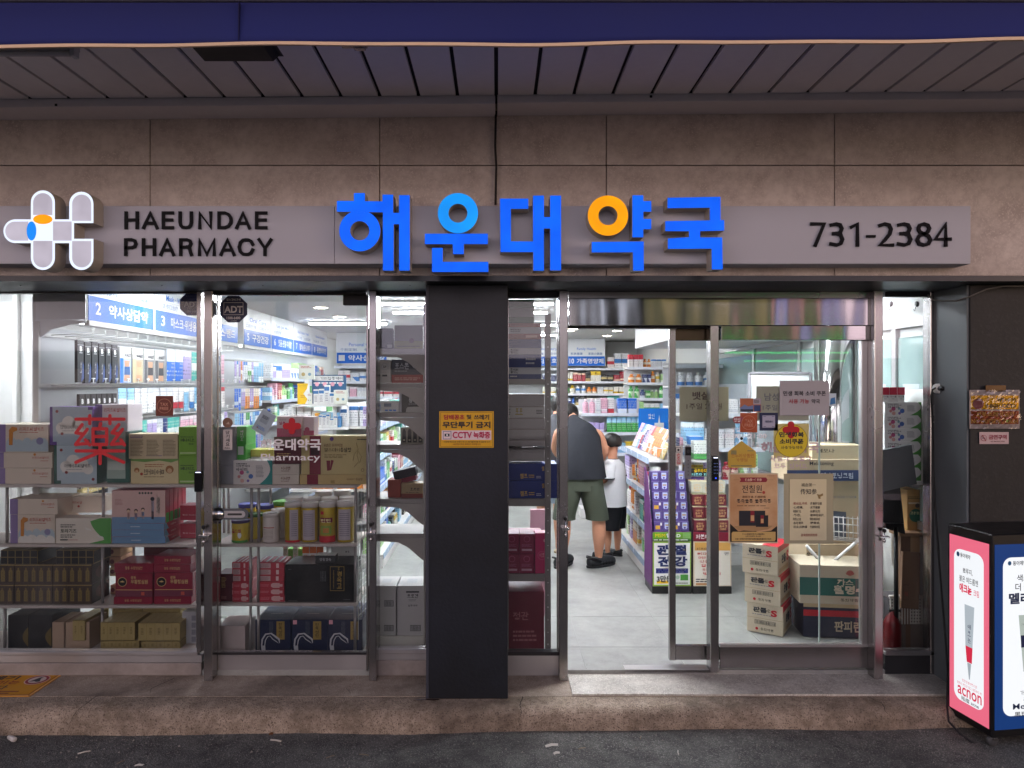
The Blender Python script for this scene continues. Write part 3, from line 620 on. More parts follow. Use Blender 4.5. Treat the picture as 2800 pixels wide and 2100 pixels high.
for ch, a, b_ in zip('HAEUNDAE', (757,863,982,1083,1202,1318,1425,1545), (843,962,1055,1170,1287,1410,1520,1620)): signletter(ch,'P',a*k8,450+285*k8,b_*k8,450+393*k8,8.6)
for ch, a, b_ in zip('PHARMACY', (755,862,967,1087,1200,1330,1440,1560), (835,947,1062,1170,1308,1427,1540,1650)): signletter(ch,'P',a*k8,450+447*k8,b_*k8,450+555*k8,8.6)
k9 = 750/2212
for ch, a, b_ in zip('731-2384', (485,637,805,935,1028,1180,1332,1478), (610,757,878,1010,1158,1305,1465,1622)): signletter(ch,'P',2050+a*k9,500+320*k9,2050+b_*k9,500+(517 if ch!='-' else 547)*k9,9.2 if ch!='-' else 7)
FL = -0.672; dL = DC+FL
LB = emu('#0062ff', 0.58); LB2 = emu('#0e98ff', 0.56); LO = emu('#ffa000', 0.58)
def pl(c, pts): return [(at(c,x,y,dL).x, at(c,x,y,dL).z) for x, y in pts]
def ring(c, cx, cy, R, r):
    o = at(c,cx,cy,dL); s = K27*dL/FP
    return circ(o.x,o.z,R*s,56), circ(o.x,o.z,r*s,40)
ls = empty('letter_sign', (0,SB,Z0), 0, 'glowing blue Korean sign letters with one orange ring over the door', 'sign')
def letter(pieces):
    for k, (kind, c, data, mat) in enumerate(pieces):
        y0 = FL + 0.0012*k
        if kind == 'p': o = prism('letter_stroke', pl(c, data), y0, SB-0.001, mat, ls, RET)
        else:
            a, b = ring(c, *data); o = prism('letter_ring', a, y0, SB-0.001, mat, ls, RET, holes=[b])
        o.location = -ls.location
letter([('p','T',[(78,182),(250,182),(250,103),(360,103),(360,185),(537,185),(537,118),(645,118),(645,302),(705,302),(705,124),(812,124),(812,884),(706,884),(706,416),(650,416),(650,884),(542,884),(542,297),(78,290)],LB),
        ('r','T',(308,482,207,97),LB)])
letter([('p','T',[(965,512),(1600,512),(1600,617),(1358,617),(1358,718),(1250,718),(1245,617),(965,617)],LB),('r','T',(1298,305,203,95),LB2),
        ('p','T',[(1036,655),(1145,655),(1145,795),(1605,795),(1605,897),(1036,897)],LB)])
letter([('p','T',[(1722,158),(2008,158),(2008,262),(1832,262),(1832,590),(2055,590),(2055,128),(2165,128),(2165,345),(2228,345),(2228,128),(2338,128),(2338,882),(2228,882),(2228,460),(2165,460),(2165,884),(2058,884),(2058,697),(1727,697)],LB)])
letter([('r','U',(783,330,203,96),LO),('p','U',[(1030,125),(1140,125),(1140,183),(1220,183),(1220,290),(1140,290),(1140,363),(1220,363),(1220,466),(1140,466),(1140,548),(1030,548)],LB),
        ('p','U',[(620,595),(1145,590),(1145,884),(1038,884),(1035,698),(620,700)],LB)])
letter([('p','U',[(1383,150),(1918,140),(1918,375),(1955,375),(1955,480),(1712,487),(1712,550),(1935,550),(1940,872),(1830,872),(1828,663),(1387,665),(1387,560),(1600,548),(1600,487),(1360,487),(1360,385),(1810,378),(1810,250),(1383,255)],LB)])
# logo
k0 = 300.0/1778
lg = empty('logo_sign', (at('P',110,0,dL).x,SB,Z0), 0, 'white outlined double cross logo with orange and blue ovals, left end of the sign board', 'sign')
def LP(pts, d=dL): 
    r = []
    for x, y in pts: v = at('P', x*k0, 480+y*k0, d); r.append((v.x, v.z))
    return r
def arc(cx, cy, r, a0, a1, n=14):
    return [(cx+r*math.cos(math.radians(a0+(a1-a0)*i/n)), cy+r*math.sin(math.radians(a0+(a1-a0)*i/n))) for i in range(n+1)]
outl = arc(695,435,195,180,360)+[(890,710),(1122,710)]+arc(1318,458,196,180,360)+[(1514,770),(1200,770),(1200,1025),(1514,1025)]+arc(1318,1335,196,0,180)+[(1122,1095),(890,1095)]+arc(695,1335,195,0,180)+[(500,1095)]+arc(248,902,193,90,270)+[(500,710)]
LW = em('#dfeaff', 0.64); LGP = emu('#cfc8d8', 0.42)
o = prism('case', LP(outl), FL, SB-0.001, LW, lg, RET); o.location = -lg.location
def plate(pts, mat, k=1, name='panel'):
    o = prism(name, LP(pts), FL-0.0015*k, FL-0.0002, mat, lg); o.location = -lg.location
plate(arc(695,440,155,180,360)+[(850,640),(540,640)], LGP); plate(arc(1325,462,153,180,360)+[(1480,735),(1172,735)], LGP)
plate([(862,745),(1162,745),(1162,1055),(862,1055)], LGP); plate([(1172,1062),(1480,1062)]+arc(1326,1336,154,0,180), LGP)
plate([(542,1060),(850,1060)]+arc(696,1336,154,0,180), LGP); plate([(460,746),(460,1055)]+arc(242,901,154,90,270), LGP)
plate([(697+155*math.cos(2*math.pi*i/30), 710+78*math.sin(2*math.pi*i/30)) for i in range(30)], LO, 2, 'oval')
o = prism('oval', LP([(518+78*math.cos(2*math.pi*i/30), 900+155*math.sin(2*math.pi*i/30)) for i in range(30)]), FL-0.004, FL-0.0032, em('#0a86f0',.58), lg); o.location = -lg.location

# ------------------------------------------------------------------ pillars
PILM = stone('pillar_panel', '#0e1219', '#181c26', 9, 0.25, '#141821', 0.5, 60, '#090b10', 0.7, 0.003)
X0,X1,_,_ = rectat('P',1167,0,1389,0,DC-0.33)
pil = empty('pillar', ((X0+X1)/2,-0.33,-0.03), 0, 'dark navy square pillar standing between the windows and the door', 'pillar')
bx('shaft', X0, X1, -0.33, 0.16, -0.034, 2.2465, PILM, pil, c=0.004, rel=pil.location)
bx('corner_trim', X0-0.004, X0+0.010, -0.334, -0.318, -0.03, 2.245, pm('#3a3c45',0.5), pil, rel=pil.location)
prx = at('P',2652,0,DC-0.33).x
pr = empty('corner_pillar', (3.0,-0.33,-0.03), 0, 'charcoal corner pillar at the right edge behind the lit advertising box', 'pillar')
CHAR = stone('corner_pillar_panel', '#0e0e10', '#17171a', 22, 0.3, '#1e1e22', 0.6, 60, '#0a0a0b', 0.6, 0.003)
bx('shaft', prx, 3.05, -0.33, 0.05, -0.034, 2.2465, CHAR, pr, c=0.004, rel=pr.location)
bx('shaft', 3.06, 3.9, -0.36, 0.05, -0.034, 2.2465, CHAR, pr, c=0.004, rel=pr.location)
bx('lit_toned_return', prx-0.012, prx-0.001, -0.322, -0.01, -0.03, 2.245, pm('#5a6064',0.45,0.12,0,5), pr, rel=pr.location)  # return of the pillar, light falling on it put into a paler colour

# ------------------------------------------------------------------ shopfront frames and panes
def gx(p, d=DC): return (p-VX)*d/FP
def gz(p, d=DC): return HC-(p-VY)*d/FP
sf = empty('shopfront_frame', (0,0,0), 0, 'stainless steel shopfront frame holding the fixed window panes', 'window frame')
DARKF = pm('#2c2a2c', 0.4, 0.1)
def post(p0, p1, y0=-0.10, y1=0.04, z0=-0.031, z1=2.246, par=None):
    d = DC+y0; return bx('post', gx(p0,d), gx(p1,d), y0, y1, z0, z1, STEEL, par or sf, c=0.003)
for a, b in ((557,580),(1009,1029),(1529,1553),(2392,2415)): post(a, b)
post(1943,1966,-0.055,0.03,0.0,gz(892)); post(2545,2571,-0.03,0.05)
# window 1
bx('rail', -5.5, gx(546), -0.03, 0.03, gz(1787), gz(1777), STEELD, sf, c=0.003)
bx('base_sheet', -5.5, gx(556), -0.022, 0.04, gz(1808), gz(1787.5), STEELD, sf, c=0.002)
bx('base_stone', -5.5, gx(556), -0.028, 0.05, -0.031, gz(1808.5), SILL, sf, c=0.004)
bx('jamb', gx(545), gx(557), -0.04, 0.03, gz(1777), 2.246, STEEL, sf, c=0.002)
bx('head', -5.5, gx(545), -0.02, 0.03, gz(803), 2.246, DARKF, sf)
bx('pane', -5.5, gx(545), -0.004, 0.004, gz(1777), gz(803), GLASS, sf)
# panel right of the swing door
bx('jamb', gx(1029), gx(1036), -0.02, 0.03, gz(1777), 2.246, STEEL, sf); bx('jamb', gx(1163), gx(1172), -0.02, 0.03, gz(1777), 2.246, STEEL, sf)
bx('rail', gx(1029), gx(1172), -0.03, 0.03, gz(1783), gz(1770), STEELD, sf, c=0.003); bx('base_sheet', gx(1029), gx(1172), -0.022, 0.04, gz(1800), gz(1783.5), STEELD, sf)
bx('base_stone', gx(1029), gx(1172), -0.028, 0.05, -0.031, gz(1800.5), SILL, sf, c=0.003)
bx('head', gx(1029), gx(1172), -0.02, 0.03, gz(810), 2.246, DARKF, sf); bx('pane', gx(1036), gx(1163), -0.004, 0.004, gz(1770), gz(810), GLASS, sf)
# panel left of the automatic door
bx('jamb', gx(1385), gx(1391), -0.02, 0.03, gz(1785), 2.246, STEEL, sf); bx('jamb', gx(1523), gx(1530), -0.02, 0.03, gz(1785), 2.246, STEEL, sf)
bx('rail', gx(1385), gx(1530), -0.03, 0.03, gz(1788), gz(1778), DARKF, sf, c=0.003); bx('base_sheet', gx(1385), gx(1530), -0.022, 0.04, -0.031, gz(1788.5), STEELD, sf)
bx('head', gx(1385), gx(1530), -0.02, 0.03, gz(815), 2.246, DARKF, sf); bx('pane', gx(1391), gx(1523), -0.004, 0.004, gz(1778), gz(815), GLASS, sf)
# far right pane
bx('head', gx(2415), gx(2545), -0.02, 0.03, gz(812), 2.246, DARKF, sf); bx('rail', gx(2415), gx(2571), -0.03, 0.03, gz(1788), gz(1776), STEELD, sf, c=0.003)
bx('base_sheet', gx(2415), gx(2580), -0.022, 0.04, -0.031, gz(1788.5), pm('#2b2b2d',0.6,0.15), sf); bx('pane', gx(2415), gx(2545), -0.004, 0.004, gz(1776), gz(812), GLASS, sf)
# swing door
sd = empty('swing_door', (gx(790),0,-0.02), 0, 'steel framed glass swing door left of the navy pillar', 'door')
r_ = sd.location
bx('stile', gx(581), gx(600), -0.02, 0.02, gz(1833), gz(806), STEEL, sd, c=0.002, rel=r_); bx('stile', gx(1003), gx(1009), -0.02, 0.02, gz(1833), gz(806), STEEL, sd, c=0.002, rel=r_)
bx('bottom_rail', gx(600), gx(1003), -0.019, 0.019, gz(1831), gz(1787), STEELD, sd, c=0.002, rel=r_); bx('bead', gx(600), gx(1003), -0.022, 0.018, gz(1786.5), gz(1781), DARKF, sd, rel=r_)
bx('top_rail', gx(600), gx(1003), -0.019, 0.019, gz(808), 2.245, DARKF, sd, rel=r_); bx('pane', gx(600), gx(1003), -0.004, 0.004, gz(1781), gz(808), GLASS, sd, rel=r_)
bx('patch_fitting', gx(940), gx(1008), -0.026, 0.022, gz(836), gz(806), pm('#2b2926',0.3,0.1,0.6), sd, c=0.004, rel=r_)
# automatic door: header box, sliding leaf, fixed leaf
ad_ = empty('door_header', (gx(1980),0,gz(892)), 0, 'wavy polished steel header box above the automatic door', 'door header'); r_ = ad_.location
bx('top_strip', gx(1553), gx(2392), -0.045, 0.05, gz(818), 2.246, STEEL, ad_, c=0.002, rel=r_)
bx('cover', gx(1553), gx(2392), -0.06, 0.10, gz(892), gz(818.5), STEELW, ad_, c=0.002, rel=r_)
bx('lower_cover', gx(1966), gx(2367), -0.05, 0.03, gz(931), gz(892.5), STEELW, ad_, c=0.002, rel=r_)
bx('track', gx(1553), gx(1966), 0.02, 0.10, gz(896.5), gz(892.5), DARKF, ad_, rel=r_)
sl = empty('sliding_door', (gx(1890),0.07,0.0), 0, 'sliding glass door leaf pushed half open beside the entrance', 'door'); r_ = sl.location
d_ = DC+0.05
bx('stile', gx(1831,d_), gx(1848,d_), 0.05, 0.085, gz(1806,d_), gz(897,d_), STEEL, sl, c=0.002, rel=r_); bx('bottom_rail', gx(1848,d_), gx(1955,d_), 0.052, 0.083, gz(1805,d_), gz(1766,d_), STEEL, sl, c=0.002, rel=r_)
bx('top_rail', gx(1848,d_), gx(1955,d_), 0.052, 0.083, gz(931,d_), gz(899,d_), pm('#4b4030',0.3,0.2,0.7), sl, c=0.002, rel=r_); bx('pane', gx(1848,d_), gx(1955,d_), 0.064, 0.070, gz(1766,d_), gz(931,d_), GLASS, sl, rel=r_)
fd = empty('fixed_door_leaf', (gx(2170),0,-0.02), 0, 'fixed glass leaf right of the entrance covered with posters and stickers', 'door'); r_ = fd.location
bx('bottom_rail', gx(1966), gx(2368), -0.02, 0.02, gz(1823), gz(1766), STEEL, fd, c=0.002, rel=r_); bx('bead', gx(1966), gx(2368), -0.024, 0.02, gz(1765.5), gz(1760), STEELD, fd, rel=r_)
bx('pane', gx(1966), gx(2355), -0.004, 0.004, gz(1760), gz(931), GLASS, fd, rel=r_); bx('stile', gx(2352), gx(2368), -0.02, 0.02, gz(1766), gz(931), STEELD, fd, c=0.002, rel=r_)
bx('jamb', gx(2369), gx(2392), -0.03, 0.03, -0.022, gz(892.5), STEELD, fd, c=0.002, rel=r_)
bx('pane_edge', gx(2243), gx(2247), 0.02, 0.026, gz(1760), gz(931), pm('#c4d4cc',0.2), fd, rel=r_)
tag(bx('door_track', gx(1707), gx(1955), -0.02, 0.05, -0.0215, 0.003, STEELD, None, c=0.001), 'bright steel floor track at the threshold', 'floor track')
# bolts on the posts
def latch(c, x0, y0, x1, y1, lab):
    X0,X1,Z0,Z1 = rectat(c,x0,y0,x1,y1,DC-0.12); w = X1-X0
    e = empty('post_latch', ((X0+X1)/2,-0.105,Z0), 0, lab, 'latch', 'bolt latches on the steel posts')
    lathe('knob', [(0.0,0),(0.011,0.002),(0.012,0.018),(0.0,0.021)], BLACK, e, (0,-0.018,Z1-Z0-0.02), 12)
    lathe('pin', [(0.004,0.0),(0.004,Z1-Z0-0.02)], CHROME, e, (0,-0.018,0.0), 8)
    bx('bracket', -w*.45, w*.45, -0.034, -0.0005, (Z1-Z0)*.33, (Z1-Z0)*.45, CHROME, e, c=0.002); lathe('tip', [(0.0,0),(0.008,0.004),(0.008,0.016),(0.004,0.022)], CHROME, e, (0,-0.018,-0.004), 10)
latch('B',2000,1240,2110,1420,'chrome bolt latch on the steel post left of the swing door lock')
latch('E',1630,1215,1720,1395,'chrome bolt latch on the steel post right of the swing door')
latch('H',1600,970,1690,1165,'chrome bolt latch on the steel post beside the open doorway')
latch('O',195,905,300,1040,'chrome bolt latch on the steel post beside the dark screen')
# swing door lock with lever
X0,X1,Z0,Z1 = rectat('E',90,1060,420,1195,DC-0.03)
lk = empty('door_lock', (X0+0.02,-0.022,(Z0+Z1)/2), 0, 'round chrome door lock with pivoting hasp on the swing door', 'lock')
h_ = (Z1-Z0)/2
lathe('cylinder', [(0.0,0.0),(h_*.98,0.0),(h_*.98,0.012),(h_*.7,0.02),(h_*.55,0.03),(0.0,0.032)], CHROME, lk, (0.012,0,0), 24, (math.radians(90),0,0))
def cap(x0,x1,z,r,n=10): return circ(x1,z,r,n,None,-math.pi/2,math.pi/2)+circ(x0,z,r,n,None,math.pi/2,3*math.pi/2)
prism('hasp', cap(0.03,X1-X0-0.04,0,h_*.82), -0.014, -0.002, CHROME, lk, BLACK); prism('hasp_slot', cap(0.07,X1-X0-0.05,0,h_*.16), -0.0155, -0.0142, pm('#3a3a3a',0.4), lk); prism('hasp_rim', cap(0.05,X1-X0-0.045,0,h_*.5), -0.0148, -0.0141, STEELD, lk)
# digital locks
def keypad(c,x0,y0,x1,y1,d,lab):
    o = carton(c,x0,y0,x1,y1,d,0.022,pm('#0b0b0e',0.12,0.02,0,10,0.6),lab,'door lock',None,'digital_lock',0,0.004)
    rc(o,.2,.93,.8,.96,em('#dfe6ff',2.0),'indicator'); 
    return o
keypad('B',1955,695,2040,905,DC-0.07,'black digital lock on the edge of the left window frame')
o = keypad('I',1650,545,1720,795,DC-0.082,'black keypad lock on the post right of the sliding door')
for r in range(4):
    for q in range(3): dsc(o,.28+.22*q,.32+.13*r,.035,em('#9fb4ff',0.5),'key',n=8)
dsc(o,.5,.12,.09,em('#2a4dff',1.6),'indicator')
# ================================================================== DISPLAY RACKS IN THE WINDOWS
RK = pm('#c9bdb8', 0.4, 0.05); POLEM = pm('#a39d9c', 0.3, 0.08, 0.4)
D1 = DC+0.10                                     # front of the goods behind the glass
def shelfz(c, y, d=D1): return at(c,0,y,d).z
def rack(label, c, xl, xr, levels, poles, depth=0.36, yb=0.08, zt=None):
    """white display rack: shelves at the pixel heights, chrome poles"""
    X0 = at(c,xl,0,D1).x; X1 = at(c,xr,0,D1).x
    e = empty('display_rack', ((X0+X1)/2, yb, 0.0), 0, label, 'display rack'); r = e.location
    for z in levels: bx('shelf', X0, X1, yb, yb+depth, z-0.020, z-0.0015, RK, e, c=0.003, rel=r)
    for x, y, z0, z1 in poles: o = lathe('pole', [(0.009,z0),(0.009,z1)], POLEM, e, (x-r.x, y-r.y, 0), 10)
    return e
za, zb_, zc, zd = shelfz('B',822), shelfz('B',1422), shelfz('C',745), shelfz('C',1203)
def pole(c, x, d, z0, z1): return (at(c,x,0,d).x, d-DC, z0, z1)
rack('white display rack with stacked cartons behind the left window','B',-900,2005,[za,zb_,zc,zd+0.0],
     [pole('B',72,D1+.03,zb_,za-.02),pole('B',1042,D1+.04,zb_,za-.02),pole('B',1350,D1+.3,zc,zb_-.02),pole('C',1032,D1+.035,zd,zc-.02),pole('C',50,D1+.02,zd,zc-.02),pole('C',1035,D1+.02,zc,zb_-.02),pole('B',1990,D1+.02,zb_,za-.02),pole('B',1990,D1+.02,zd,zb_-.02)])
PCR = pm('#d9c9b8',0.5,0.05); PBLU = pm('#aab8c4',0.5,0.05); LIL = pm('#8d78a8',0.5,0.06); CLOUD = pm('#e6e0d8',0.5,0.04); SKYB = pm('#b4c3cc',0.5,0.05); REDT = pm('#b3453c',0.5,0.03); ORG = pm('#c98232',0.5,0.05)
CLK = [0]
def cloudline(o, v, mat, n=6, amp=.1, seed=1, top=None):
    rnd = random.Random(seed); CLK[0] = (CLK[0]+1) % 2; L0 = EPS*(1+.8*CLK[0]); rc(o,0.18,0.02,1.0,v,mat,'print_cloud',lift=L0)
    for k in range(n): r = .41/n*(1.0+rnd.random()*.3); u = min(1-r,max(.18+r,.18+.82*(k+.5)/n)); shp(o,[(p,max(.02,q)) for p,q in circ(u,v,r,14,amp*(.8+rnd.random()*.4))],mat,'print_cloud',lift=L0+EPS*.09*(k+1))
def sit(o, z): o.location.z = z; return o
# --- top shelf, left window
def kidsbox(c,x0,y0,x1,y1,d,lab,art=True,z=None):
    o = carton(c,x0,y0,x1,y1,d,0.24,PCR,lab,'carton','cream cartons with a purple edge')
    rc(o,0,0,.17,1,LIL,'print_band')
    if art:
        cloudline(o,.28,SKYB,5,.22,2); cloudline(o,.12,CLOUD,4,.16,5)
        shp(o,[(.24,.25),(.31,.25),(.32,.72),(.40,.78),(.40,.88),(.30,.92),(.24,.80)],ORG,'print_animal',lift=EPS*3.2); dsc(o,.84,.40,.07,pm('#8f8bb0'),'print_animal',lift=EPS*3.2)
        tt(o,'리퀴드씨엘키즈',.44,.76,.92,.90,REDT); fine(o,.44,.68,.8,.73,1,REDT)
    else:
        tt(o,'리퀴드씨엘키즈',.66,.58,.95,.74,REDT); fine(o,.8,.42,.94,.5,1,REDT); dsc(o,.7,.86,.022,ORG)
    return o
dz = za
o3 = kidsbox('B',-40,675,525,833,D1,'bottom cream carton of three at the left end of the top shelf',False); sit(o3,za)
o2 = kidsbox('B',-60,510,535,667,D1+.004,'middle cream carton of three at the left end of the top shelf',False); sit(o2,za+o3['_h']+.001)
o1 = kidsbox('B',-30,222,490,502,D1+.012,'cream carton with a printed giraffe, topmost at the left of the top shelf'); sit(o1,za+o3['_h']+o2['_h']+.002)
GD = pm('#2f5a50',0.5,0.08)
def cloudbox(c,x0,y0,x1,y1,corner,face,lab,txt,mirror,depth=.10,z=za,d=D1):
    o = carton(c,x0,y0,x1,y1,d,depth,corner,lab,'carton')
    shp(o,[(.08,0.09),(.17,.09),(.17,0),(1,0),(1,.92),(.9,.92),(.9,1),(.07,1)],face,'print_panel')
    pts = []
    for cx,cy,r in ((.28,.45,.13),(.45,.58,.16),(.66,.5,.15),(.8,.38,.12)): dsc(o,cx,cy,r,CLOUD,'print_cloud',lift=EPS*1.4)
    rc(o,.2,.3,.85,.47,CLOUD,'print_cloud',lift=EPS*1.5)
    tt(o,txt,.26,.42,.86,.52,INK,mirror=mirror,lift=EPS*3); fine(o,.3,.36,.7,.39,1,GREY)
    for u,v in ((.18,.88),(.3,.3),(.92,.12)): dsc(o,u,v,.035,pm('#8c3b3b'),'print_dot',lift=EPS*3)
    return o
b1 = cloudbox('B',542,450,975,838,GD,SKYB,'pale blue carton with dark green corners below the red vinyl character','더케이후씨엘키즈',False,.16); sit(b1,za)
b2 = cloudbox('B',500,60,935,447,PURP,PBLU,'pale blue carton with purple corners standing topmost behind the red character','더케이워치타민',True,.16); sit(b2,za+b1['_h']+.001)
o = carton('B',1080,310,1310,822,D1+.05,.15,GD,'dark green cornered carton half hidden behind the red character','carton'); sit(o,za); rc(o,0,.08,.82,1,pm('#9fb0a6'),'print_panel'); rc(o,.05,.25,.8,.42,pm('#c2cdc4'),'print_panel',lift=EPS*1.6)
o_g = o
o = carton('B',960,30,1290,303,D1+.06,.18,pm('#d8cdd2',0.5,0.04),'pinkish white carton with a purple edge on top of the stack','carton'); sit(o,za+o_g['_h']+.001)
rc(o,0,0,.22,1,PURP,'print_band'); tt(o,'리퀴드씨엘키즈',.28,.72,.95,.88,REDT); cloudline(o,.15,SKYB,4,.2,4); tag(o,'pinkish white carton with a purple edge, highest in the left window','carton')
o = carton('B',1318,562,1795,812,D1,.14,pm('#dcc89a',0.5,0.06),'cream yellow carton with printed monkeys and a green leafy edge','carton'); sit(o,za)
shp(o,[(0,.93),(.3,.88),(.6,.94),(.85,.86),(1,.95),(1,1),(0,1)],pm('#6f9a4a'),'print_leaf'); tt(o,'마이타민',.28,.36,.70,.60,pm('#5d4a3a'),mirror=True,bold=.02); fine(o,.28,.26,.7,.31,1,BROWN); fine(o,.3,.66,.7,.82,2,pm('#b0714a'))
for u,v,r in ((.13,.55,.055),(.82,.58,.085)): dsc(o,u,v,r,pm('#a06a35'),'print_animal'); dsc(o,u,v-.05,r*.6,pm('#d9b184'),'print_animal',lift=EPS*2.4)
dsc(o,.23,.4,.03,pm('#b04a35')); h9 = o['_h']
o = carton('B',1297,305,1795,556,D1+.002,.14,pm('#d3bf9c',0.55,0.06),'beige carton covered in fine print on the cream yellow carton','carton'); sit(o,za+h9+.001)
for k in range(3): fine(o,.04+.33*k,.1,.30+.33*k,.78,12,pm('#7a6c55'),seed=k)
rc(o,.36,.11,.68,.135,PURP,'print_band'); fine(o,.04,.82,.3,.95,2,PURP)
for k,(ya,yb) in enumerate(((550,836),(262,546))):
    o = carton('B',1800,ya,1990,yb,D1+.004,.17,pm('#7cab3c',0.45,0.05),('lower','upper')[k]+' green carton at the right end of the top shelf, left window','carton'); sit(o,za+k*.17)
    if k: o.location.z = za+hg+.001
    hg = o['_h']; tt(o,'베나지오',.12,.48,.85,.60,INK); tt(o,'미자',.55,.36,.8,.44,INK); fine(o,.1,.63,.8,.67,1,INK); rc(o,.08,.05,.92,.11,pm('#b9cf92'),'print_band'); tt(o,'베나지오',.1,.4,.9,.6,INK,'R')
# --- second shelf
o = kidsbox('B',105,1130,560,1420,D1,'cream carton with a printed giraffe at the left of the second shelf'); sit(o,zb_); h12 = o['_h']
o = kidsbox('B',100,967,578,1122,D1+.003,'plain cream and purple carton lying on the giraffe carton, second shelf',False); sit(o,zb_+h12+.001)
o = carton('B',562,1182,1120,1437,D1-.004,.12,pm('#e0d6c8',0.5,0.04),'white and green carton with printed goats on the second shelf','carton'); sit(o,zb_); h14 = o['_h']
shp(o,[(1,0),(1,1),(.80,1)]+[(.62+.38*(1-math.cos(t*math.pi/2))*.9-.16*math.sin(t*math.pi/2)*0, 1-t) for t in (0.12,.25,.4,.55,.7,.85)][::1]+[(.60,0)],GRN,'print_hill')
for u,v in ((.58,.6),(.8,.3)): shp(o,[(u-.07,v+.04),(u+.05,v-.02),(u+.08,v-.1),(u-.02,v-.06)],CLOUD,'print_animal',lift=EPS*2)
tt(o,'토라기즈',.09,.42,.38,.58,pm('#3a4436'),bold=.03); fine(o,.09,.62,.38,.78,2,INK); fine(o,.09,.22,.38,.38,2,INK); rc(o,.08,.12,.22,.17,INK,'print_band'); fine(o,.23,.12,.4,.17,1,REDT)
o = carton('B',628,985,1025,1147,D1+.16,.15,PCR,'plain cream carton behind the goat carton on the second shelf','carton'); sit(o,zb_+h14+.004); tt(o,'리퀴드씨엘',.2,.56,.5,.72,REDT); dsc(o,.42,.4,.03,REDT)
# flat stacked red and blue boxes with children on the front
RB = pm('#b23a4c',0.4,0.06); PKF = pm('#d8b3ab',0.5,0.05); BLF = pm('#6c91b6',0.5,0.05)
zz = zb_
for k,(ya,yb) in enumerate(((1365,1431),(1292,1360),(1222,1287))):
    o = carton('B',1130,ya,1662,yb,D1,.26,RB,('lowest','middle','upper')[k]+' flat red box with a blue front in the pile, second shelf','box',None,'flat_box'); sit(o,zz)
    rc(o,0,0,1,1,BLF,'print_panel'); fine(o,.36,.4,.54,.6,1,pm('#d5dfe6')); shp(o,[(0,.0),(.22,0),(.10,1),(0,1)],pm('#7fb0d0'),'print_panel','R'); tt(o,'어린이',.3,.35,.55,.6,CLOUD,'R'); zz += o['_h']+.0008
for k in range(5):
    q_ = rectat('B',1130,886,1662,1216,D1); o = cart(q_[0],q_[1],D1-DC+.002+k*.060,.055,zz,zz+q_[3]-q_[2],RB,['front','second','third','fourth','rearmost'][k]+' upright red box in the row standing on the flat boxes','box','upright red boxes','flat_box'); sit(o,zz)
    rc(o,.1,0,.9,.3,GRN,'print_panel','R')
    if k == 0:
        rc(o,0,0,1,.19,BLF,'print_panel'); rc(o,0,.19,1,1,PKF,'print_panel')
        for u,v,c_ in ((.31,.18,'#e2a19c'),(.45,.16,'#8f8fc4'),(.58,.2,'#5d8cc0')):
            dsc(o,u,v+.22,.035,pm('#4a3434'),'print_child'); dsc(o,u,v+.19,.028,pm('#e8c4a8'),'print_child',lift=EPS*2); rc(o,u-.025,v+.02,u+.025,v+.15,pm(c_),'print_child'); rc(o,u-.02,v-.06,u-.005,v+.02,pm('#e8c4a8'),'print_child'); rc(o,u+.005,v-.06,u+.02,v+.02,pm('#e8c4a8'),'print_child')
        dsc(o,.76,.74,.04,pm('#33343f'),'print_child'); rc(o,.735,.35,.785,.68,pm('#aab6d8'),'print_child'); rc(o,.74,.12,.785,.36,pm('#3a4058'),'print_child'); rc(o,.83,.3,.90,.8,pm('#e8d9cf'),'print_animal')
        for q in range(9): dsc(o,.85+.02*(q%3),.35+.045*q,.008,pm('#3a3436'),'print_dot',lift=EPS*2.4,n=8)
        for q in range(5): dsc(o,.52+.055*q,.92,.021,pm('#4a4a46'),'print_dot',n=14)
        fine(o,.06,.55,.2,.75,5,pm('#b98a84'))
for k in range(2):
    o = carton('B',1815,1215-k*150,1992,1362-k*150,D1+.14,.12,pm('#a52a40',0.4,0.06),('lower','upper')[k]+' crimson box at the right end of the second shelf, left window','box',None,'flat_box'); sit(o,zb_+k*.115); tt(o,'홍삼 Active',.15,.32,.95,.42,pm('#e0b0b4'))
# --- third shelf: bottle packs
DKB = pm('#1b1a1c',0.35,0.1); GLD = pm('#8f7a48',0.35,0.12,0.4); WRAP = pm('#3a3030',0.25,0.1)
def cells(o, nx, ny, fill, line, name='bottle_cap'):
    for i in range(nx):
        for j in range(ny): rc(o,(i+.06)/nx,(j+.06)/ny,(i+.94)/nx,(j+.94)/ny,fill,name)
def bottlepack(c,x0,y0,x1,y1,d,lab,n=5,z=None):
    o = carton(c,x0,y0,x1,y1,d,.20,pm('#3b2d26',0.3,0.1),lab,'bottle pack','shrink wrapped bottle packs','bottle_pack'); sit(o,z)
    for i in range(n):
        rc(o,(i+.05)/n,.02,(i+.95)/n,.93,pm('#4b3b30',0.35,0.08),'bottle_box'); u=(i+.5)/n
        shp(o,[((i+.25)/n,.15),((i+.75)/n,.15),((i+.75)/n,.68),((i+.6)/n,.76),((i+.6)/n,.84),((i+.4)/n,.84),((i+.4)/n,.76),((i+.25)/n,.68)],GLD,'bottle_label',lift=EPS*2)
        fine(o,(i+.42)/n,.22,(i+.58)/n,.64,6,pm('#4b4a30'),seed=i)
    rc(o,0,.94,1,1,pm('#a08a5a',0.3,0.1,0.3),'print_band'); dsc(o,.5,.5,.3,pm('#5d3a34',0.3),'print_dot','R',asp=1.0)
    return o
zq = zc
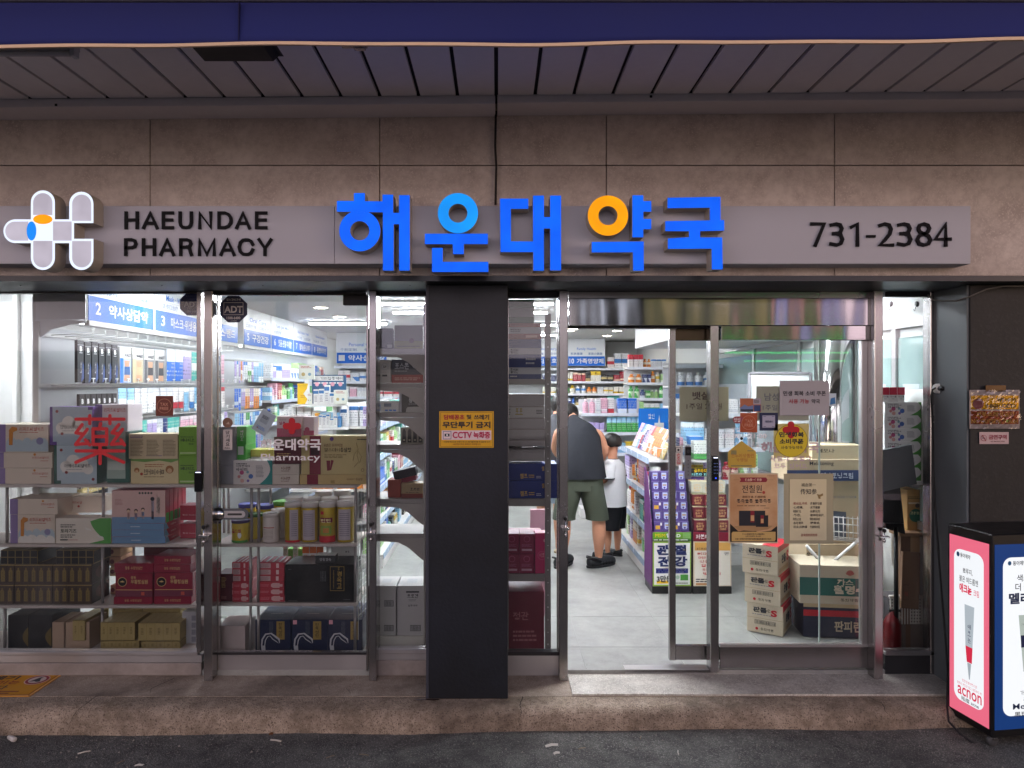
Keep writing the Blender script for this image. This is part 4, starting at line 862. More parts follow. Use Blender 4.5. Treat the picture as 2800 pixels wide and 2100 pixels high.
for r,(ya,yb) in enumerate(((556,752),(343,545))):
    for k,(xa,xb) in enumerate(((-240,142),(148,528),(534,925))):
        o = bottlepack('C',xa,ya,xb,yb,D1,('lower','upper')[r]+' bottle pack, '+('left end','middle','right end')[k]+' of the row on the third shelf',5,zq)
    zq += o['_h']+.001
for k,(xa,xb) in enumerate(((5,385),(565,940))):
    o = carton('C',xa,198,xb,340,D1+.002,.24,pm('#8d7a4e',0.35,0.1,0.3),('left','right')[k]+' pack of dark square cells with gold dividers, upper third shelf','bottle pack',None,'cell_pack'); sit(o,zq); cells(o,5,2,DKB,GLD,'dark_cell')
    rc(o,0,.08,1,.92,DKB,'print_panel','R')
# red herbal medicine cartons
CRM = pm('#8e1c38',0.35,0.06); CRM2 = pm('#78324a',0.4,0.05); GT = pm('#d8b27a',0.4,0.05)
def redslab(x0,y0,x1,y1,lab,z,d=D1):
    o = carton('C',x0,y0,x1,y1,d,.2,CRM,lab,'carton','crimson herbal cartons'); sit(o,z); tt(o,'광동 우황청심원',.28,.35,.72,.68,GT); return o
def redbig(x0,y0,x1,y1,lab,z):
    o = carton('C',x0,y0,x1,y1,D1,.2,CRM,lab,'carton','crimson herbal cartons'); sit(o,z)
    dsc(o,.19,.62,.125,GT,'print_ring'); dsc(o,.19,.62,.11,BLACK,'print_dot',lift=EPS*2.2); shp(o,[(.12,.62),(.2,.68),(.26,.62),(.2,.6)],GT,'print_mark',lift=EPS*3)
    tt(o,'광동',.42,.74,.56,.87,GT,bold=.02); tt(o,'우황청심원',.42,.54,.88,.72,GT,bold=.025); rc(o,.02,.27,1,.30,GT,'print_band'); rc(o,0,0,1,.26,CRM2,'print_panel'); rc(o,.70,.06,.79,.2,pm('#d05a4a'),'print_mark',lift=EPS*2); return o
z = zc; o = redslab(1145,676,1532,750,'lowest crimson slab of the left pile on the third shelf',z); z += o['_h']+.001
o = redbig(1165,432,1542,672,'large crimson carton with a black seal in the left pile',z); z += o['_h']+.001
o = redslab(1150,336,1545,430,'top crimson slab of the left pile on the third shelf',z)
z = zc; o = redslab(1550,672,1925,750,'lowest crimson slab of the right pile on the third shelf',z); z += o['_h']+.001
o = redbig(1555,432,1940,670,'large crimson carton with a black seal in the right pile',z); z += o['_h']+.001
o = redslab(1552,347,1922,430,'second crimson slab from the top of the right pile',z); z += o['_h']+.001
o = redslab(1552,265,1920,345,'topmost crimson slab of the right pile by the window frame',z)
o = carton('C',1450,185,1890,290,D1+.24,.1,pm('#5c1420',0.35,0.06),'dark red box at the back of the third shelf with orange letters','box',None,'flat_box'); sit(o,z+.0)
bx('stand', -o['_w']/2, o['_w']/2, -.05, .05, -(z-zc)+.001, -.001, CRM2, o); tt(o,'HAPPY',.75,.3,.95,.6,ORG)
for k in range(4):
    o = carton('C',1095+k*6,170+100*k,1215+k*2,262+100*k,D1+.2,.16,pm(('#c9a27a','#b98a6a','#d5b48c','#a87860')[k],0.5,0.1),('topmost','second','third','lowest')[k]+' tan packet in the small pile between the bottle packs and crimson cartons','packet',None,'packet')
    dsc(o,.25,.5,.2,pm('#6d2a34'),'print_dot')
    if k == 3: sit(o,zc)
# --- bottom shelf of the left window
for k,(xa,xb) in enumerate(((80,288),(292,522))):
    o = carton('C',xa,868,xb,1202,D1+.02,.30,pm('#14161c',0.4,0.1),('left','right')[k]+' black gift box with a gold arc on the bottom shelf','box',None,'gift_box'); sit(o,zd)
    shp(o,[(1,.05)]+[(1-.28*math.sin(math.pi*t/8),.05+.6*t/8) for t in range(9)]+[(1,.65)],pm('#6b5a2c',0.4,0.2,0.3),'print_arc')
for k,(xa,xb) in enumerate(((526,645),(660,900))):
    o = carton('C',xa,925,xb,1202,D1+.0,.2,pm('#b59a84',0.55,0.06),('narrow','wide')[k]+' plain tan box beside the black gift boxes','box',None,'tan_box'); sit(o,zd)
    if k: h_t = o['_h']
GB = pm('#a8935c',0.35,0.12,0.35)
def goldblock(c,x0,y0,x1,y1,d,lab,n,z,dep=.2):
    o = carton(c,x0,y0,x1,y1,d,dep,GB,lab,'carton block','shrink wrapped gold carton blocks','gold_block'); sit(o,z)
    for i in range(n):
        rc(o,(i+.03)/n,.02,(i+.97)/n,.98,pm('#b8a36c',0.4,0.1,0.25),'carton_front'); fine(o,(i+.35)/n,.35,(i+.65)/n,.75,5,pm('#6d5c34'),seed=i); rc(o,(i+.03)/n,0.02,(i+.97)/n,.98,pm('#cbb98a',0.35,0.1,0.2),'carton_top','T')
    return o
o = goldblock('C',1012,1122,1400,1203,D1+.01,'lower left gold carton block on the bottom shelf',5,zd); hb = o['_h']
goldblock('C',1012,932,1355,1115,D1+.012,'upper left gold carton block on the bottom shelf',5,zd+hb+.002)
goldblock('C',1420,1128,1812,1203,D1+.01,'lower right gold carton block on the bottom shelf',5,zd)
goldblock('C',1392,942,1810,1120,D1+.008,'upper right gold carton block on the bottom shelf',5,zd+hb+.002)
o = goldblock('C',1130,800,1430,900,D1+.22,'rear left gold carton block in the light of the shop',6,zd+hb+.10); bx('support', -o['_w']/2, o['_w']/2, -.1, .1, -(hb+.098), -.001, GB, o)
o = goldblock('C',1440,780,1820,900,D1+.22,'rear right gold carton block in the light of the shop',6,zd+hb+.11); bx('support', -o['_w']/2, o['_w']/2, -.1, .1, -(hb+.108), -.001, GB, o)
o = goldblock('C',735,925,860,1130,D1-.012,'gold block in crinkled film leaning on the tan box',2,zd+h_t*.35,.26); bx('support', -o['_w']/2, o['_w']/2, -.1, .13, -h_t*.35+.001, -.001, pm('#8f7a5a',0.5), o)
o = carton('C',1835,880,1990,1202,D1+.10,.15,pm('#b6b4ba',0.4,0.05),'pale grey patterned box at the right end of the bottom shelf','box',None,'pattern_box'); sit(o,zd)
for q in range(4): rc(o,.62,.06+.22*q,.9,.22+.22*q,pm('#8e8c96'),'print_panel')

# ================================================================== SWING DOOR WINDOW
ze, zf_, zg, zh = shelfz('E',828), shelfz('E',1418), shelfz('F',722), shelfz('F',1228)
rack('white display rack with cans and cartons behind the swing door','E',100,1540,[ze,zf_,zg,zh],
     [pole('E',472,D1+.02,zf_,ze-.02),pole('E',545,D1+.03,zf_,ze-.02),pole('E',195,D1+.3,zf_,ze-.02),pole('E',242,D1+.28,zf_,ze-.02),pole('E',665,D1+.3,zf_,ze-.02),pole('E',1520,D1+.02,zf_,ze-.02),
      pole('F',462,D1-.0,zg,zf_-.02),pole('F',540,D1+.0,zg,zf_-.02),pole('F',1518,D1+.0,zg,zf_-.02),pole('F',462,D1-.0,zh,zg-.02),pole('F',540,D1+.0,zh,zg-.02),pole('F',1515,D1+.0,zh,zg-.02)])
SIL = pm('#a5a3aa',0.35,0.06,0.3)
z = ze
for k,(xb,ya,yb) in enumerate(((290,640,830),(315,448,640),(315,250,445))):
    o = carton('E',120,ya,xb,yb,D1+.01,.2,SIL,('lowest','middle','topmost')[k]+' silver grey box of the pile at the left of the swing door window','box',None,'silver_box'); sit(o,z); z += o['_h']+.001
z = ze+(at('E',0,640,D1).z-at('E',0,830,D1).z)+.002
o = carton('E',318,440,412,640,D1+.03,.18,pm('#4fae48',0.45,0.05),'lower bright green carton beside the silver boxes','carton'); sit(o,z); h_=o['_h']; rc(o,.2,.5,.8,.92,WHITE,'print_panel'); bx('support', -o['_w']/2, o['_w']/2, -.09, .09, -(z-ze)+.001, -.001, WHITE, o)
o = carton('E',318,250,415,432,D1+.03,.18,pm('#4fae48',0.45,0.05),'upper bright green carton beside the silver boxes','carton'); sit(o,z+h_+.001); vt(o,'베나지오',.4,.2,.7,.8,WHITE)
o = carton('E',400,478,690,552,D1+.12,.12,pm('#c9bd5a',0.45,0.05),'pale yellow flat carton behind the white and teal carton','carton'); sit(o,at('E',0,590,D1).z+.012); bx('support', -o['_w']/2, o['_w']/2, -.05, .06, -(o.location.z-ze)+.001, -.001, WHITE, o)
def aimi(c,x0,y0,x1,y1,d,dep,side,lab,z=None,group=None):
    o = carton(c,x0,y0,x1,y1,d,dep,pm('#ddd6d2',0.45,0.04) if side==TEAL else WHITE,lab,'carton',group)
    if z is not None: sit(o,z)
    shp(o,[(.66,0),(1,0),(1,1),(.86,1)]+[(.86+.12*math.sin(math.pi*t/10)-.20*(t/10)**2, 1-t/10) for t in range(1,10)],side,'print_curve')
    fine(o,.08,.82,.45,.9,1,INK); tt(o,'지방분해제',.08,.72,.42,.82,INK); tt(o,'아이미',.08,.56,.36,.70,INK,bold=.03)
    for u,v,r,hx in ((.22,.50,.055,'#c25a86'),(.37,.52,.035,'#7fa7b4'),(.45,.34,.06,'#4a6fb8'),(.15,.33,.04,'#d08a8a'),(.23,.16,.05,'#dba9a0'),(.38,.16,.036,'#7a66b0')): dsc(o,u,v-(0 if side==TEAL else 0),r,pm(hx,0.3,0.12,0,40),'print_ball')
    tubepts = [(.6,.35),(.66,.55),(.62,.75),(.74,.9)]
    fine(o,.58,.3,.78,.8,9,GREY)
    return o
aimi('E',287,592,680,836,D1-.006,.10,TEAL,'white carton with coloured balls and a teal curve, top shelf of swing door window',ze)
z = ze
for k,(ya,yb) in enumerate(((730,830),(626,727))):
    o = carton('E',682,ya,952,yb,D1,.16,pm('#cfc4b8',0.5,0.05),('lower','upper')[k]+' flat cream carton with brown letters under the dark red carton','carton'); sit(o,z); tt(o,'이서멘',.33,.45,.67,.78,pm('#6d3a34'),bold=.02); fine(o,.33,.28,.67,.4,1,pm('#6d3a34')); z += o['_h']+.001
o = carton('E',697,345,970,618,D1+.004,.16,pm('#5e1d2d',0.4,0.08),'dark red carton behind the white shop name on the door glass','carton'); sit(o,z); rc(o,0,.72,1,1,pm('#6d5a4e'),'print_panel'); fine(o,.1,.3,.6,.42,2,GT); z += o['_h']+.001
o = carton('E',727,135,975,340,D1+.006,.12,pm('#d9c3c6',0.45,0.05),'white and magenta carton behind the red cross sticker','carton'); sit(o,z); rc(o,0,0,1,.42,MAG,'print_panel'); tt(o,'알뿌',.1,.6,.36,.76,MAG,bold=.03); fine(o,.1,.8,.4,.9,2,GREY); shp(o,circ(.62,.42,.2,16,.2),MAG,'print_dot')
o = carton('E',985,135,1098,330,D1+.05,.12,pm('#d4bcc2',0.45,0.05),'narrow white and magenta carton right of the red cross sticker','carton'); sit(o,z); rc(o,0,0,1,.3,MAG,'print_panel'); dsc(o,.4,.35,.22,MAG); bx('support', -o['_w']/2, o['_w']/2, -.05, .05, -.04, -.001, OFFW, o)
o = carton('E',957,727,1640,826,D1-.002,.2,pm('#c5ab72',0.45,0.06),'flat gold carton with a dark red band under the ginseng carton','carton'); sit(o,ze); hh=o['_h']; rc(o,.11,0,.275,1,DKRED,'print_band'); tt(o,'홍삼정',.83,.42,.93,.66,BROWN,bold=.02); fine(o,.7,.45,.82,.62,2,BROWN); rc(o,.46,.12,.52,.42,pm('#a08850'),'print_mark')
o = carton('E',972,335,1642,724,D1,.12,pm('#c9b57e',0.45,0.07),'big gold ginseng carton with a dark red band, top shelf of the swing door window','carton'); sit(o,ze+hh+.001)
rc(o,.125,0,.295,1,DKRED,'print_band'); rc(o,.14,.5,.275,.7,pm('#3a1420'),'print_mark',lift=EPS*2); tt(o,'6년근 프리미엄',.345,.72,.62,.80,BROWN); tt(o,'헬스데이',.345,.59,.58,.69,pm('#5d4a2c')); tt(o,'홍삼정',.585,.58,.75,.70,pm('#2a2418'),bold=.03)
fine(o,.35,.42,.74,.53,3,pm('#7d6a40')); shp(o,[(.38,.36),(.44,.36),(.43,.1),(.39,.1)],DKRED,'print_stick'); shp(o,[(.45,.38),(.49,.36),(.45,.11),(.43,.12)],DKRED,'print_stick')
dsc(o,.46,.92,.03,PURP); fine(o,.84,.88,.98,.94,1,INK); dsc(o,.925,.115,.024,BROWN,'print_ring'); dsc(o,.925,.115,.018,pm('#c9b57e'),'print_ring',lift=EPS*3)
for a in ([(.83,.82),(.86,.66),(.84,.5),(.87,.34),(.80,.2)],[(.86,.66),(.80,.52),(.78,.36)],[(.86,.6),(.91,.46),(.88,.3)]):
    vs=[face_pt(o,'F',u,v,EPS*2) for u,v in a]; tube('print_root',vs,0.0016,pm('#9a8450'),o,5)
# tilted card
X0,X1,Z0,Z1 = rectat('E',470,45,725,360,D1+.06); 
cc = empty('tilted_card', ((X0+X1)/2,D1-DC+.06,(Z0+Z1)/2), 0, 'pale blue printed card hanging at a tilt behind the swing door glass', 'card')
cc.rotation_euler = (0,math.radians(30),0); o = ob('card', cboxmesh(.098,.004,.145,.001), pm('#c8d6e2',0.5,0.04), cc, (0,0,-.0725)); o['_w'],o['_d'],o['_h']=.098,.004,.145
for v,c_ in ((.62,INK),(.45,pm('#4a8a6a'))): rc(o,.2,v,.7,v+.18,pm('#aab9c8'),'print_panel')
fine(o,.25,.64,.65,.78,3,INK); fine(o,.2,.15,.8,.3,3,BLUE); dsc(o,.3,.18,.05,ORG)
tube('string', [(0,0,.07),(-.0,0.05,.16)], .0012, WHITE, cc, 5)
# cans
def can(c,xc,yt,yb,w,d,lab,body,lid,grp='cans on the swing door rack',z=None,deco=0):
    b = at(c,xc,yb,d); t = at(c,xc,yt,d); r = w*K27*d/FP/2; h = t.z-b.z
    e = empty('can', (b.x, d-DC+r, b.z if z is None else z), 0, lab, 'can', grp)
    lathe('body', [(0,0),(r*.97,0),(r,.004),(r,h*.86),(r*.97,h*.88)], body, e, None, 24); lathe('lid', [(r*.9,h*.87),(r*1.04,h*.875),(r*1.04,h*.985),(r*.98,h),(r*.8,h*.993),(0,h*.992)], lid, e, None, 24)
    def wrap(a0,a1,v0,v1,mat,k=1.012,name='label'):
        n=8; vs=[]
        for i in range(n+1):
            a=math.radians(-90+a0+(a1-a0)*i/n)
            vs += [(r*k*math.cos(a),r*k*math.sin(a),h*v0),(r*k*math.cos(a),r*k*math.sin(a),h*v1)]
        mk(name,vs,[(2*i,2*i+2,2*i+3,2*i+1) for i in range(n)],mat,e,smooth=True)
    return e, r, h, wrap
YC = pm('#b99f2c',0.3,0.08,0.3); LBL = pm('#b7acb4',0.5,0.05)
for k,(xc,yt) in enumerate(((870,1015),(1038,1020),(1220,1015),(1398,1010))):
    e,r,h,wrap = can('E',xc,yt,1416,170,D1+.01,['first','second','third','fourth'][k]+' tall gold can with a white lid in the front row',YC,pm('#d8d0cc',0.35,0.04),z=zf_)
    if k != 2:
        wrap(-40 if k else -10,48 if k!=2 else 0,.06,.82,LBL); 
        for q in range(12): wrap(-30 if k else 0,38,.16+.05*q,.18+.05*q,pm('#8d8590'),1.02,'fine_print')
        if k==0: wrap(-60,60,.0,.05,RED,1.015,'band')
    else:
        wrap(-70,70,.0,.16,RED,1.015,'band'); wrap(-45,45,.50,.62,DKRED,1.015,'band'); wrap(-38,38,.2,.42,pm('#8aa23a'),1.015); wrap(-20,20,.24,.36,ORG,1.03,'print_panel'); wrap(-42,-15,.70,.78,RED,1.015,'print_panel')
        tx('틴틴',-.03,.03,h*.5,h*.6,-r*1.05,pm('#e8d9a0'),e,.04)
for k,(xc,yt,dy) in enumerate(((880,985,.13),(1060,985,.13),(1240,985,.13),(1420,980,.13),(1180,960,.24),(1370,950,.24))):
    can('E',xc,yt+15,1400,165,D1+.01+dy,['first','second','third','fourth','fifth','sixth'][k]+' gold can from the left in the rows behind',YC,pm('#d8d0cc',0.35,0.04),z=zf_)
e,r,h,wrap = can('E',645,1135,1425,165,D1+.005,'white plastic tub with a red line left of the gold cans',pm('#d2c6c2',0.4,0.04),pm('#ddd5d0',0.35,0.03),z=zf_)
wrap(-50,40,.1,.84,pm('#dcd2cc',0.5,0.03)); wrap(-45,35,.5,.53,REDT,1.02,'band')
for q in range(8): wrap(-45,30,.12+.045*q,.14+.045*q,pm('#a89a94'),1.02,'fine_print')
can('E',730,1110,1400,165,D1+.12,'white plastic tub behind the front tub',pm('#cfc4bf',0.4,0.04),pm('#ddd5d0',0.35,0.03),z=zf_)
YT = pm('#d8bd2a',0.35,0.06)
for k,(xc,yt,dd,lid) in enumerate(((330,1150,.0,'#5a4a80'),(470,1120,.1,'#4d8a3a'),(580,1075,.22,'#4a4a9a'),(400,1070,.24,'#3b3f90'),(750,1050,.26,'#5a9a3a'))):
    e,r,h,wrap = can('E',xc,yt+40,1412,172,D1+dd,('yellow tin with a milk drop print','yellow tin half behind a pole','yellow tin with a blue lid at the back','yellow tin at the left back','yellow tin with a green lid behind the tubs')[k]+', middle shelf of swing door window',YT,pm(lid,0.35,0.05),z=zf_)
    if k==0:
        wrap(-70,70,.0,.1,GRN,1.015,'band'); tx('골드랩',-.035,.02,h*.45,h*.62,-r*1.03,REDT,e,.03); dsc_=mk('print_drop',[(.012+.012*math.cos(t/8*math.pi*2),-r*1.03,h*.35+.02*math.sin(t/8*math.pi*2)) for t in range(8)],[tuple(range(8))],WHITE,e)
# red and white carton piles on the third shelf
RW = pm('#b83848',0.4,0.05)
def rwpile(x0,x1,rows,depth,side):
    z = zg
    for k in range(6):
        ya,yb = rows[k]; o = carton('F',x0,ya,x1,yb,D1+(.012 if k>2 else 0),depth,RW,['lowest','second','third','fourth','fifth','topmost'][k]+f' red and white carton of the {side} pile, third shelf','carton',f'red and white cartons, {side} pile'); sit(o,z); z += o['_h']+.0006
        if k < 3: shp(o,[(.52,.3),(.6,.12),(.84,.12),(.84,.3),(.95,.3),(.95,.7),(.84,.7),(.84,.88),(.6,.88),(.52,.7)],pm('#d8a8a8'),'print_mark'); fine(o,.12,.3,.45,.7,2,pm('#d8808a')); rc(o,.03,.15,.055,.85,pm('#d8a8a8'),'print_band')
        else: rc(o,.06,.12,.5,.9,pm('#c9a8a8'),'print_panel'); fine(o,.1,.2,.48,.85,4,pm('#8d6a70')); rc(o,.7,.15,.8,.85,pm('#e0c0c0'),'print_band')
    for q in range(4): rc(o,.05+.24*q,0.05,.12+.24*q,.95,WHITE,'print_band','T')
rwpile(275,445,[(650,715),(585,648),(515,582),(448,513),(382,446),(316,380)],.16,'left')
rwpile(527,800,[(678,747),(612,676),(546,610),(482,544),(416,480),(350,414)],.16,'right')
o = carton('F',120,440,285,716,D1+.01,.14,pm('#5a2430',0.4,0.08),'dark red carton at the left end of the third shelf in the swing door window','carton'); sit(o,zg); fine(o,.3,.5,.6,.9,8,GT); rc(o,.2,.08,.6,.2,pm('#8d5a5a'),'print_panel')
o = carton('F',808,366,1503,746,D1-.004,.22,pm('#121316',0.35,0.08),'large black carton with gold lettering in a gold frame','carton'); sit(o,zg); hbk=o['_h']
for a in ((.655,.30,.66,.94),(.855,.30,.86,.94)): rc(o,*a,GOLD,'print_frame')
for a in ((.655,.935,.86,.945),(.655,.30,.86,.31)): rc(o,*a,GOLD,'print_frame')
vt(o,'경옥고',.755,.34,.825,.82,GOLD,bold=.02); vt(o,'광동',.765,.84,.795,.93,GOLD); fine(o,.7,.36,.715,.85,14,GOLD)
for q in range(4): fine(o,.52+.022*q,.55,.53+.022*q,.82,9,GREY,seed=q)
fine(o,.05,.86,.1,.88,1,GREY); fine(o,.05,.03,.2,.05,1,GREY); fine(o,.85,.06,.95,.08,1,GREY)
o = carton('F',1113,240,1315,318,D1+.02,.08,pm('#2a2c2e',0.3,0.08),'small dark carton lying on the large black carton','carton'); sit(o,zg+hbk+.0005); tt(o,'광동경옥',.2,.3,.8,.7,LGREY); bx('top_sheet',-o['_w']/2,o['_w']/2,-.04,.04,o['_h']+.0002,o['_h']+.0012,WHITE,o)
z0_ = zg+hbk+.001
o = carton('F',1240,150,1500,300,D1+.14,.12,WHITE,'white carton standing behind the large black carton','carton'); sit(o,z0_-.002); o.location.y += .10; bx('support', -o['_w']/2, o['_w']/2, -.05, .05, -(o.location.z-zg)+.001, -.001, WHITE, o); tt(o,'퍼',.55,.15,.7,.3,INK)
for k in range(3):
    o = carton('F',985+72*k,158,1052+72*k,290,D1+.26,.08,WHITE,['left','middle','right'][k]+' of three orange topped cartons behind the black carton','carton','orange topped cartons'); rc(o,0,.45,1,1,pm('#e8741c'),'print_panel'); rc(o,0,0,1,1,pm('#e8741c'),'print_panel','T'); fine(o,.2,.15,.8,.35,2,ORG); bx('support', -o['_w']/2, o['_w']/2, -.03, .03, -(o.location.z-zg)+.001, -.001, WHITE, o)
for k in range(4):
    o = carton('F',790+50*k,160+(k%2)*30,835+50*k,290,D1+.3,.06,(WHITE,pm('#6cb84a'),WHITE,pm('#9fd06a'))[k],['first','second','third','fourth'][k]+' white and green carton left of the orange cartons at the rear','carton'); fine(o,.1,.3,.9,.8,5,GRN); bx('support', -o['_w']/2, o['_w']/2, -.02, .02, -(o.location.z-zg)+.001, -.001, WHITE, o)
# bottom: navy snake cartons
o = carton('F',120,962,405,1232,D1-.01,.2,pm('#c8b7b4',0.55,0.04),'plain pinkish white box at the bottom left of the swing door','box',None,'plain_box'); sit(o,zh)
NS = pm('#1a2444',0.4,0.08)
for k,(xa,xb) in enumerate(((505,858),(872,1232),(1240,1592))):
    o = carton('F',xa,905,xb,1228,D1+.006,.34,NS,['left','middle','right'][k]+' navy carton printed with a white snake on the bottom shelf','carton','navy snake cartons'); sit(o,zh)
    u0 = .60 if k<2 else .66; rc(o,u0,.38,u0+.23,.95,pm('#a58a4c',0.4,0.1,0.3),'print_plate'); vt(o,'진육성진',u0+.06,.44,u0+.16,.9,pm('#3a3020'),bold=.02)
    for q in range(4): fine(o,.40+.03*q,.55,.413+.03*q,.95,10,GREY,seed=q)
    if k: rc(o,.04,.86,.15,.99,PINK,'print_mark')
    cv=[(.12,.0),(.10,.2),(.12,.38),(.2,.52),(.32,.54),(.42,.44),(.52,.36),(.56,.27)]; off=(.12 if k==0 else .02)
    L=[];R=[]
    for i,(u,v) in enumerate(cv):
        a=cv[max(0,i-1)];b=cv[min(len(cv)-1,i+1)]; dx,dy=b[0]-a[0],b[1]-a[1]; l=math.hypot(dx,dy); w=(.055,.06,.065,.065,.06,.075,.07,.02)[i]
        L.append((u+off-dy/l*w,v+dx/l*w)); R.append((u+off+dy/l*w,v-dx/l*w))
    for i in range(len(cv)-1): shp(o,[L[i],R[i],R[i+1],L[i+1]],pm('#c8c8ce',0.5,0.05),'snake_outline',lift=EPS*1.6); 
    for i in range(1,len(cv)-1):
        m=lambda p,q,t:(p[0]+(q[0]-p[0])*t,p[1]+(q[1]-p[1])*t)
        shp(o,[m(L[i],R[i],.35),m(L[i],R[i],.8),m(L[i+1],R[i+1],.8),m(L[i+1],R[i+1],.35)],NS,'snake_belly',lift=EPS*2.6)
    dsc(o,.50+off,.40,.016,NS,'snake_eye',lift=EPS*3.5,n=8); fine(o,.3,.3,.7,.36,1,GREY,'T')
# wire side of the rack
wx = at('E',1580,0,D1).x
wr = empty('wire_basket_side', (wx,.1,ze-.95), 0, 'white wire grid hanging at the right of the swing door rack', 'wire grid')
for k in range(22): tube('wire', [(-.02,0.0,.02+.042*k),(.02,.30,.02+.042*k)], .0022, WHITE, wr, 5)
for k in range(6): tube('wire', [(-.02+.008*k,.06*k,0),(-.02+.008*k,.06*k,.92)], .0028, WHITE, wr, 5)
# ================================================================== CEILING LIGHTS
LED = em('#f4f7ff', 71.0)
def bar(x0, x1, y, lab):
    e = empty('ceiling_lamp', ((x0+x1)/2,y,2.499), 0, lab, 'ceiling lamp', 'long ceiling lamps')
    w = (x1-x0)/2
    bx('housing', -w, w, -.05, .05, -.03, 0, WHITE, e, c=0.004); bx('diffuser', -w+.01, w-.01, -.04, .04, -.042, -.0305, LED, e, c=0.003)
bar(-1.13,.54,2.56,'front long white ceiling lamp above the pillar panes'); bar(-1.13,.54,3.40,'second long white ceiling lamp above the pillar panes')
bar(-3.6,-2.2,.11,'long ceiling lamp close behind the left window head'); bar(.45,1.75,.45,'long ceiling lamp close behind the entrance header'); bar(1.95,2.5,.15,'short ceiling lamp close behind the far right pane'); bar(-4.3,-3.3,.55,'long ceiling lamp over the far left corner behind the window'); bar(-2.5,-1.2,1.0,'long ceiling lamp just inside the left window'); bar(.55,1.5,1.0,'long ceiling lamp just inside the automatic door'); bar(-2.4,-1.4,4.8,'long ceiling lamp deep on the left')  # lamps close behind the glass and in the corner are added, unseen, for brightness
bar(.0,1.2,5.0,'long ceiling lamp in the middle of the shop'); bar(-.6,1.0,6.9,'long ceiling lamp near the back wall'); bar(1.75,2.5,.9,'long ceiling lamp over the stacked shipping cartons'); bar(-2.3,-1.3,7.4,'long ceiling lamp near the back left corner')
for k,(c,x,y) in enumerate((('D',1170,220),('D',1360,312),('K',690,455),('K',590,505),('K',212,455),('K',250,437))):
    a,b = px(c,x,y); d = .8*FP/(VY-b); v = Vector(((a-VX)*d/FP, d-DC, 2.499))
    e = empty('downlight', v, 0, ['nearer round downlight above the left aisle','farther round downlight above the left aisle','round downlight right above the entrance aisle','farthest round downlight above the entrance aisle','round downlight at the left of the doorway view','round downlight close beside the doorway post'][k], 'downlight', 'round ceiling downlights')
    lathe('trim', [(.085,-.001),(.09,-.006),(.075,-.01),(.07,-.004)], WHITE, e, None, 24); lathe('lens', [(0,-.006),(.07,-.006),(.07,-.002)], em('#fff4e0',40.0), e, None, 24)

# ================================================================== GOODS
PAL = [('white and blue','#e6e8ea','#3f7fc4'),('white and green','#e4e8e2','#58a85a'),('white and red','#ece6e4','#c43a44'),('white and yellow','#ece9de','#e2bf3a'),('teal','#4fb0a4','#e2ece8'),('navy','#26366e','#d8dcE8'.lower()),
       ('pink','#e8b4c4','#f2e2e6'),('orange','#e08a3a','#f2e4d0'),('light green','#a8d08a','#eaf0e0'),('sky blue','#8fc0e0','#eef4f8'),('lilac','#b4a4d4','#ece8f2'),('black','#26272b','#b8a468'),('plain white','#e9e9e8','#d4d6da'),('crimson','#a02a3c','#e8c8b0'),('bright green','#3fa24a','#cfe8c4'),('bright blue','#2f6fd0','#dce6f4')]
ORD = 'first second third fourth fifth sixth seventh eighth ninth tenth eleventh twelfth thirteenth fourteenth fifteenth sixteenth seventeenth eighteenth nineteenth twentieth'.split()
ORD += ['twenty-'+o for o in ORD[:9]]+['thirtieth']+['thirty-'+o for o in ORD[:9]]+['fortieth']+['forty-'+o for o in ORD[:9]]
UB = cboxmesh(1,1,1,0.012)
def lathemesh(prof, n=14):
    o = lathe('tmp', prof, None, None, None, n); me = o.data; bpy.data.objects.remove(o); return me
BOTM = lathemesh([(0,0),(.48,0),(.5,.03),(.5,.66),(.42,.74),(.22,.8),(.22,.84),(.27,.84),(.27,.99),(.24,1),(0,1)])
TUBM = lathemesh([(0,0),(.34,0),(.34,.2),(.5,.22),(.5,.9),(.5,1),(0,1)],12)
def pouchmesh():
    vs, fs = [], []; nx, nz = 4, 6
    for s in (-1,1):
        for j in range(nz+1):
            for i in range(nx+1):
                u, v = i/nx, j/nz; b = math.sin(math.pi*u)*math.sin(math.pi*min(1,v/.85)) if v < .85 else 0
                vs.append((u-.5, s*(.06+.44*max(0,b)), v))
    m = (nx+1)*(nz+1)
    for s in (0,1):
        for j in range(nz):
            for i in range(nx):
                a = s*m+j*(nx+1)+i; f = (a,a+1,a+nx+2,a+nx+1); fs.append(f if s == 0 else f[::-1])
    for j in range(nz): fs += [(j*(nx+1),(j+1)*(nx+1),m+(j+1)*(nx+1),m+j*(nx+1)),(j*(nx+1)+nx,m+j*(nx+1)+nx,m+(j+1)*(nx+1)+nx,(j+1)*(nx+1)+nx)]
    fs += [(nz*(nx+1)+i,nz*(nx+1)+i+1,m+nz*(nx+1)+i+1,m+nz*(nx+1)+i) for i in range(nx)]
    me = bpy.data.meshes.new('pouch'); me.from_pydata(vs,[],fs); me.update()
    for p in me.polygons: p.use_smooth = True
    return me
POUM = pouchmesh()
MESH = dict(carton=UB, bottle=BOTM, tub=TUBM, pouch=POUM)
def good(kind, loc, w, d, h, col, lay, rz, label, group):
    o = ob({'carton':'small_carton','bottle':'bottle','tub':'tube','pouch':'pouch'}[kind], MESH[kind], packmat(col[1],col[2],lay), None, loc, (0,0,rz)); o.scale = (w,d,h)
    return tag(o, label, {'carton':'carton','bottle':'bottle','tub':'tube','pouch':'pouch'}[kind], group)
GR = random.Random(11)
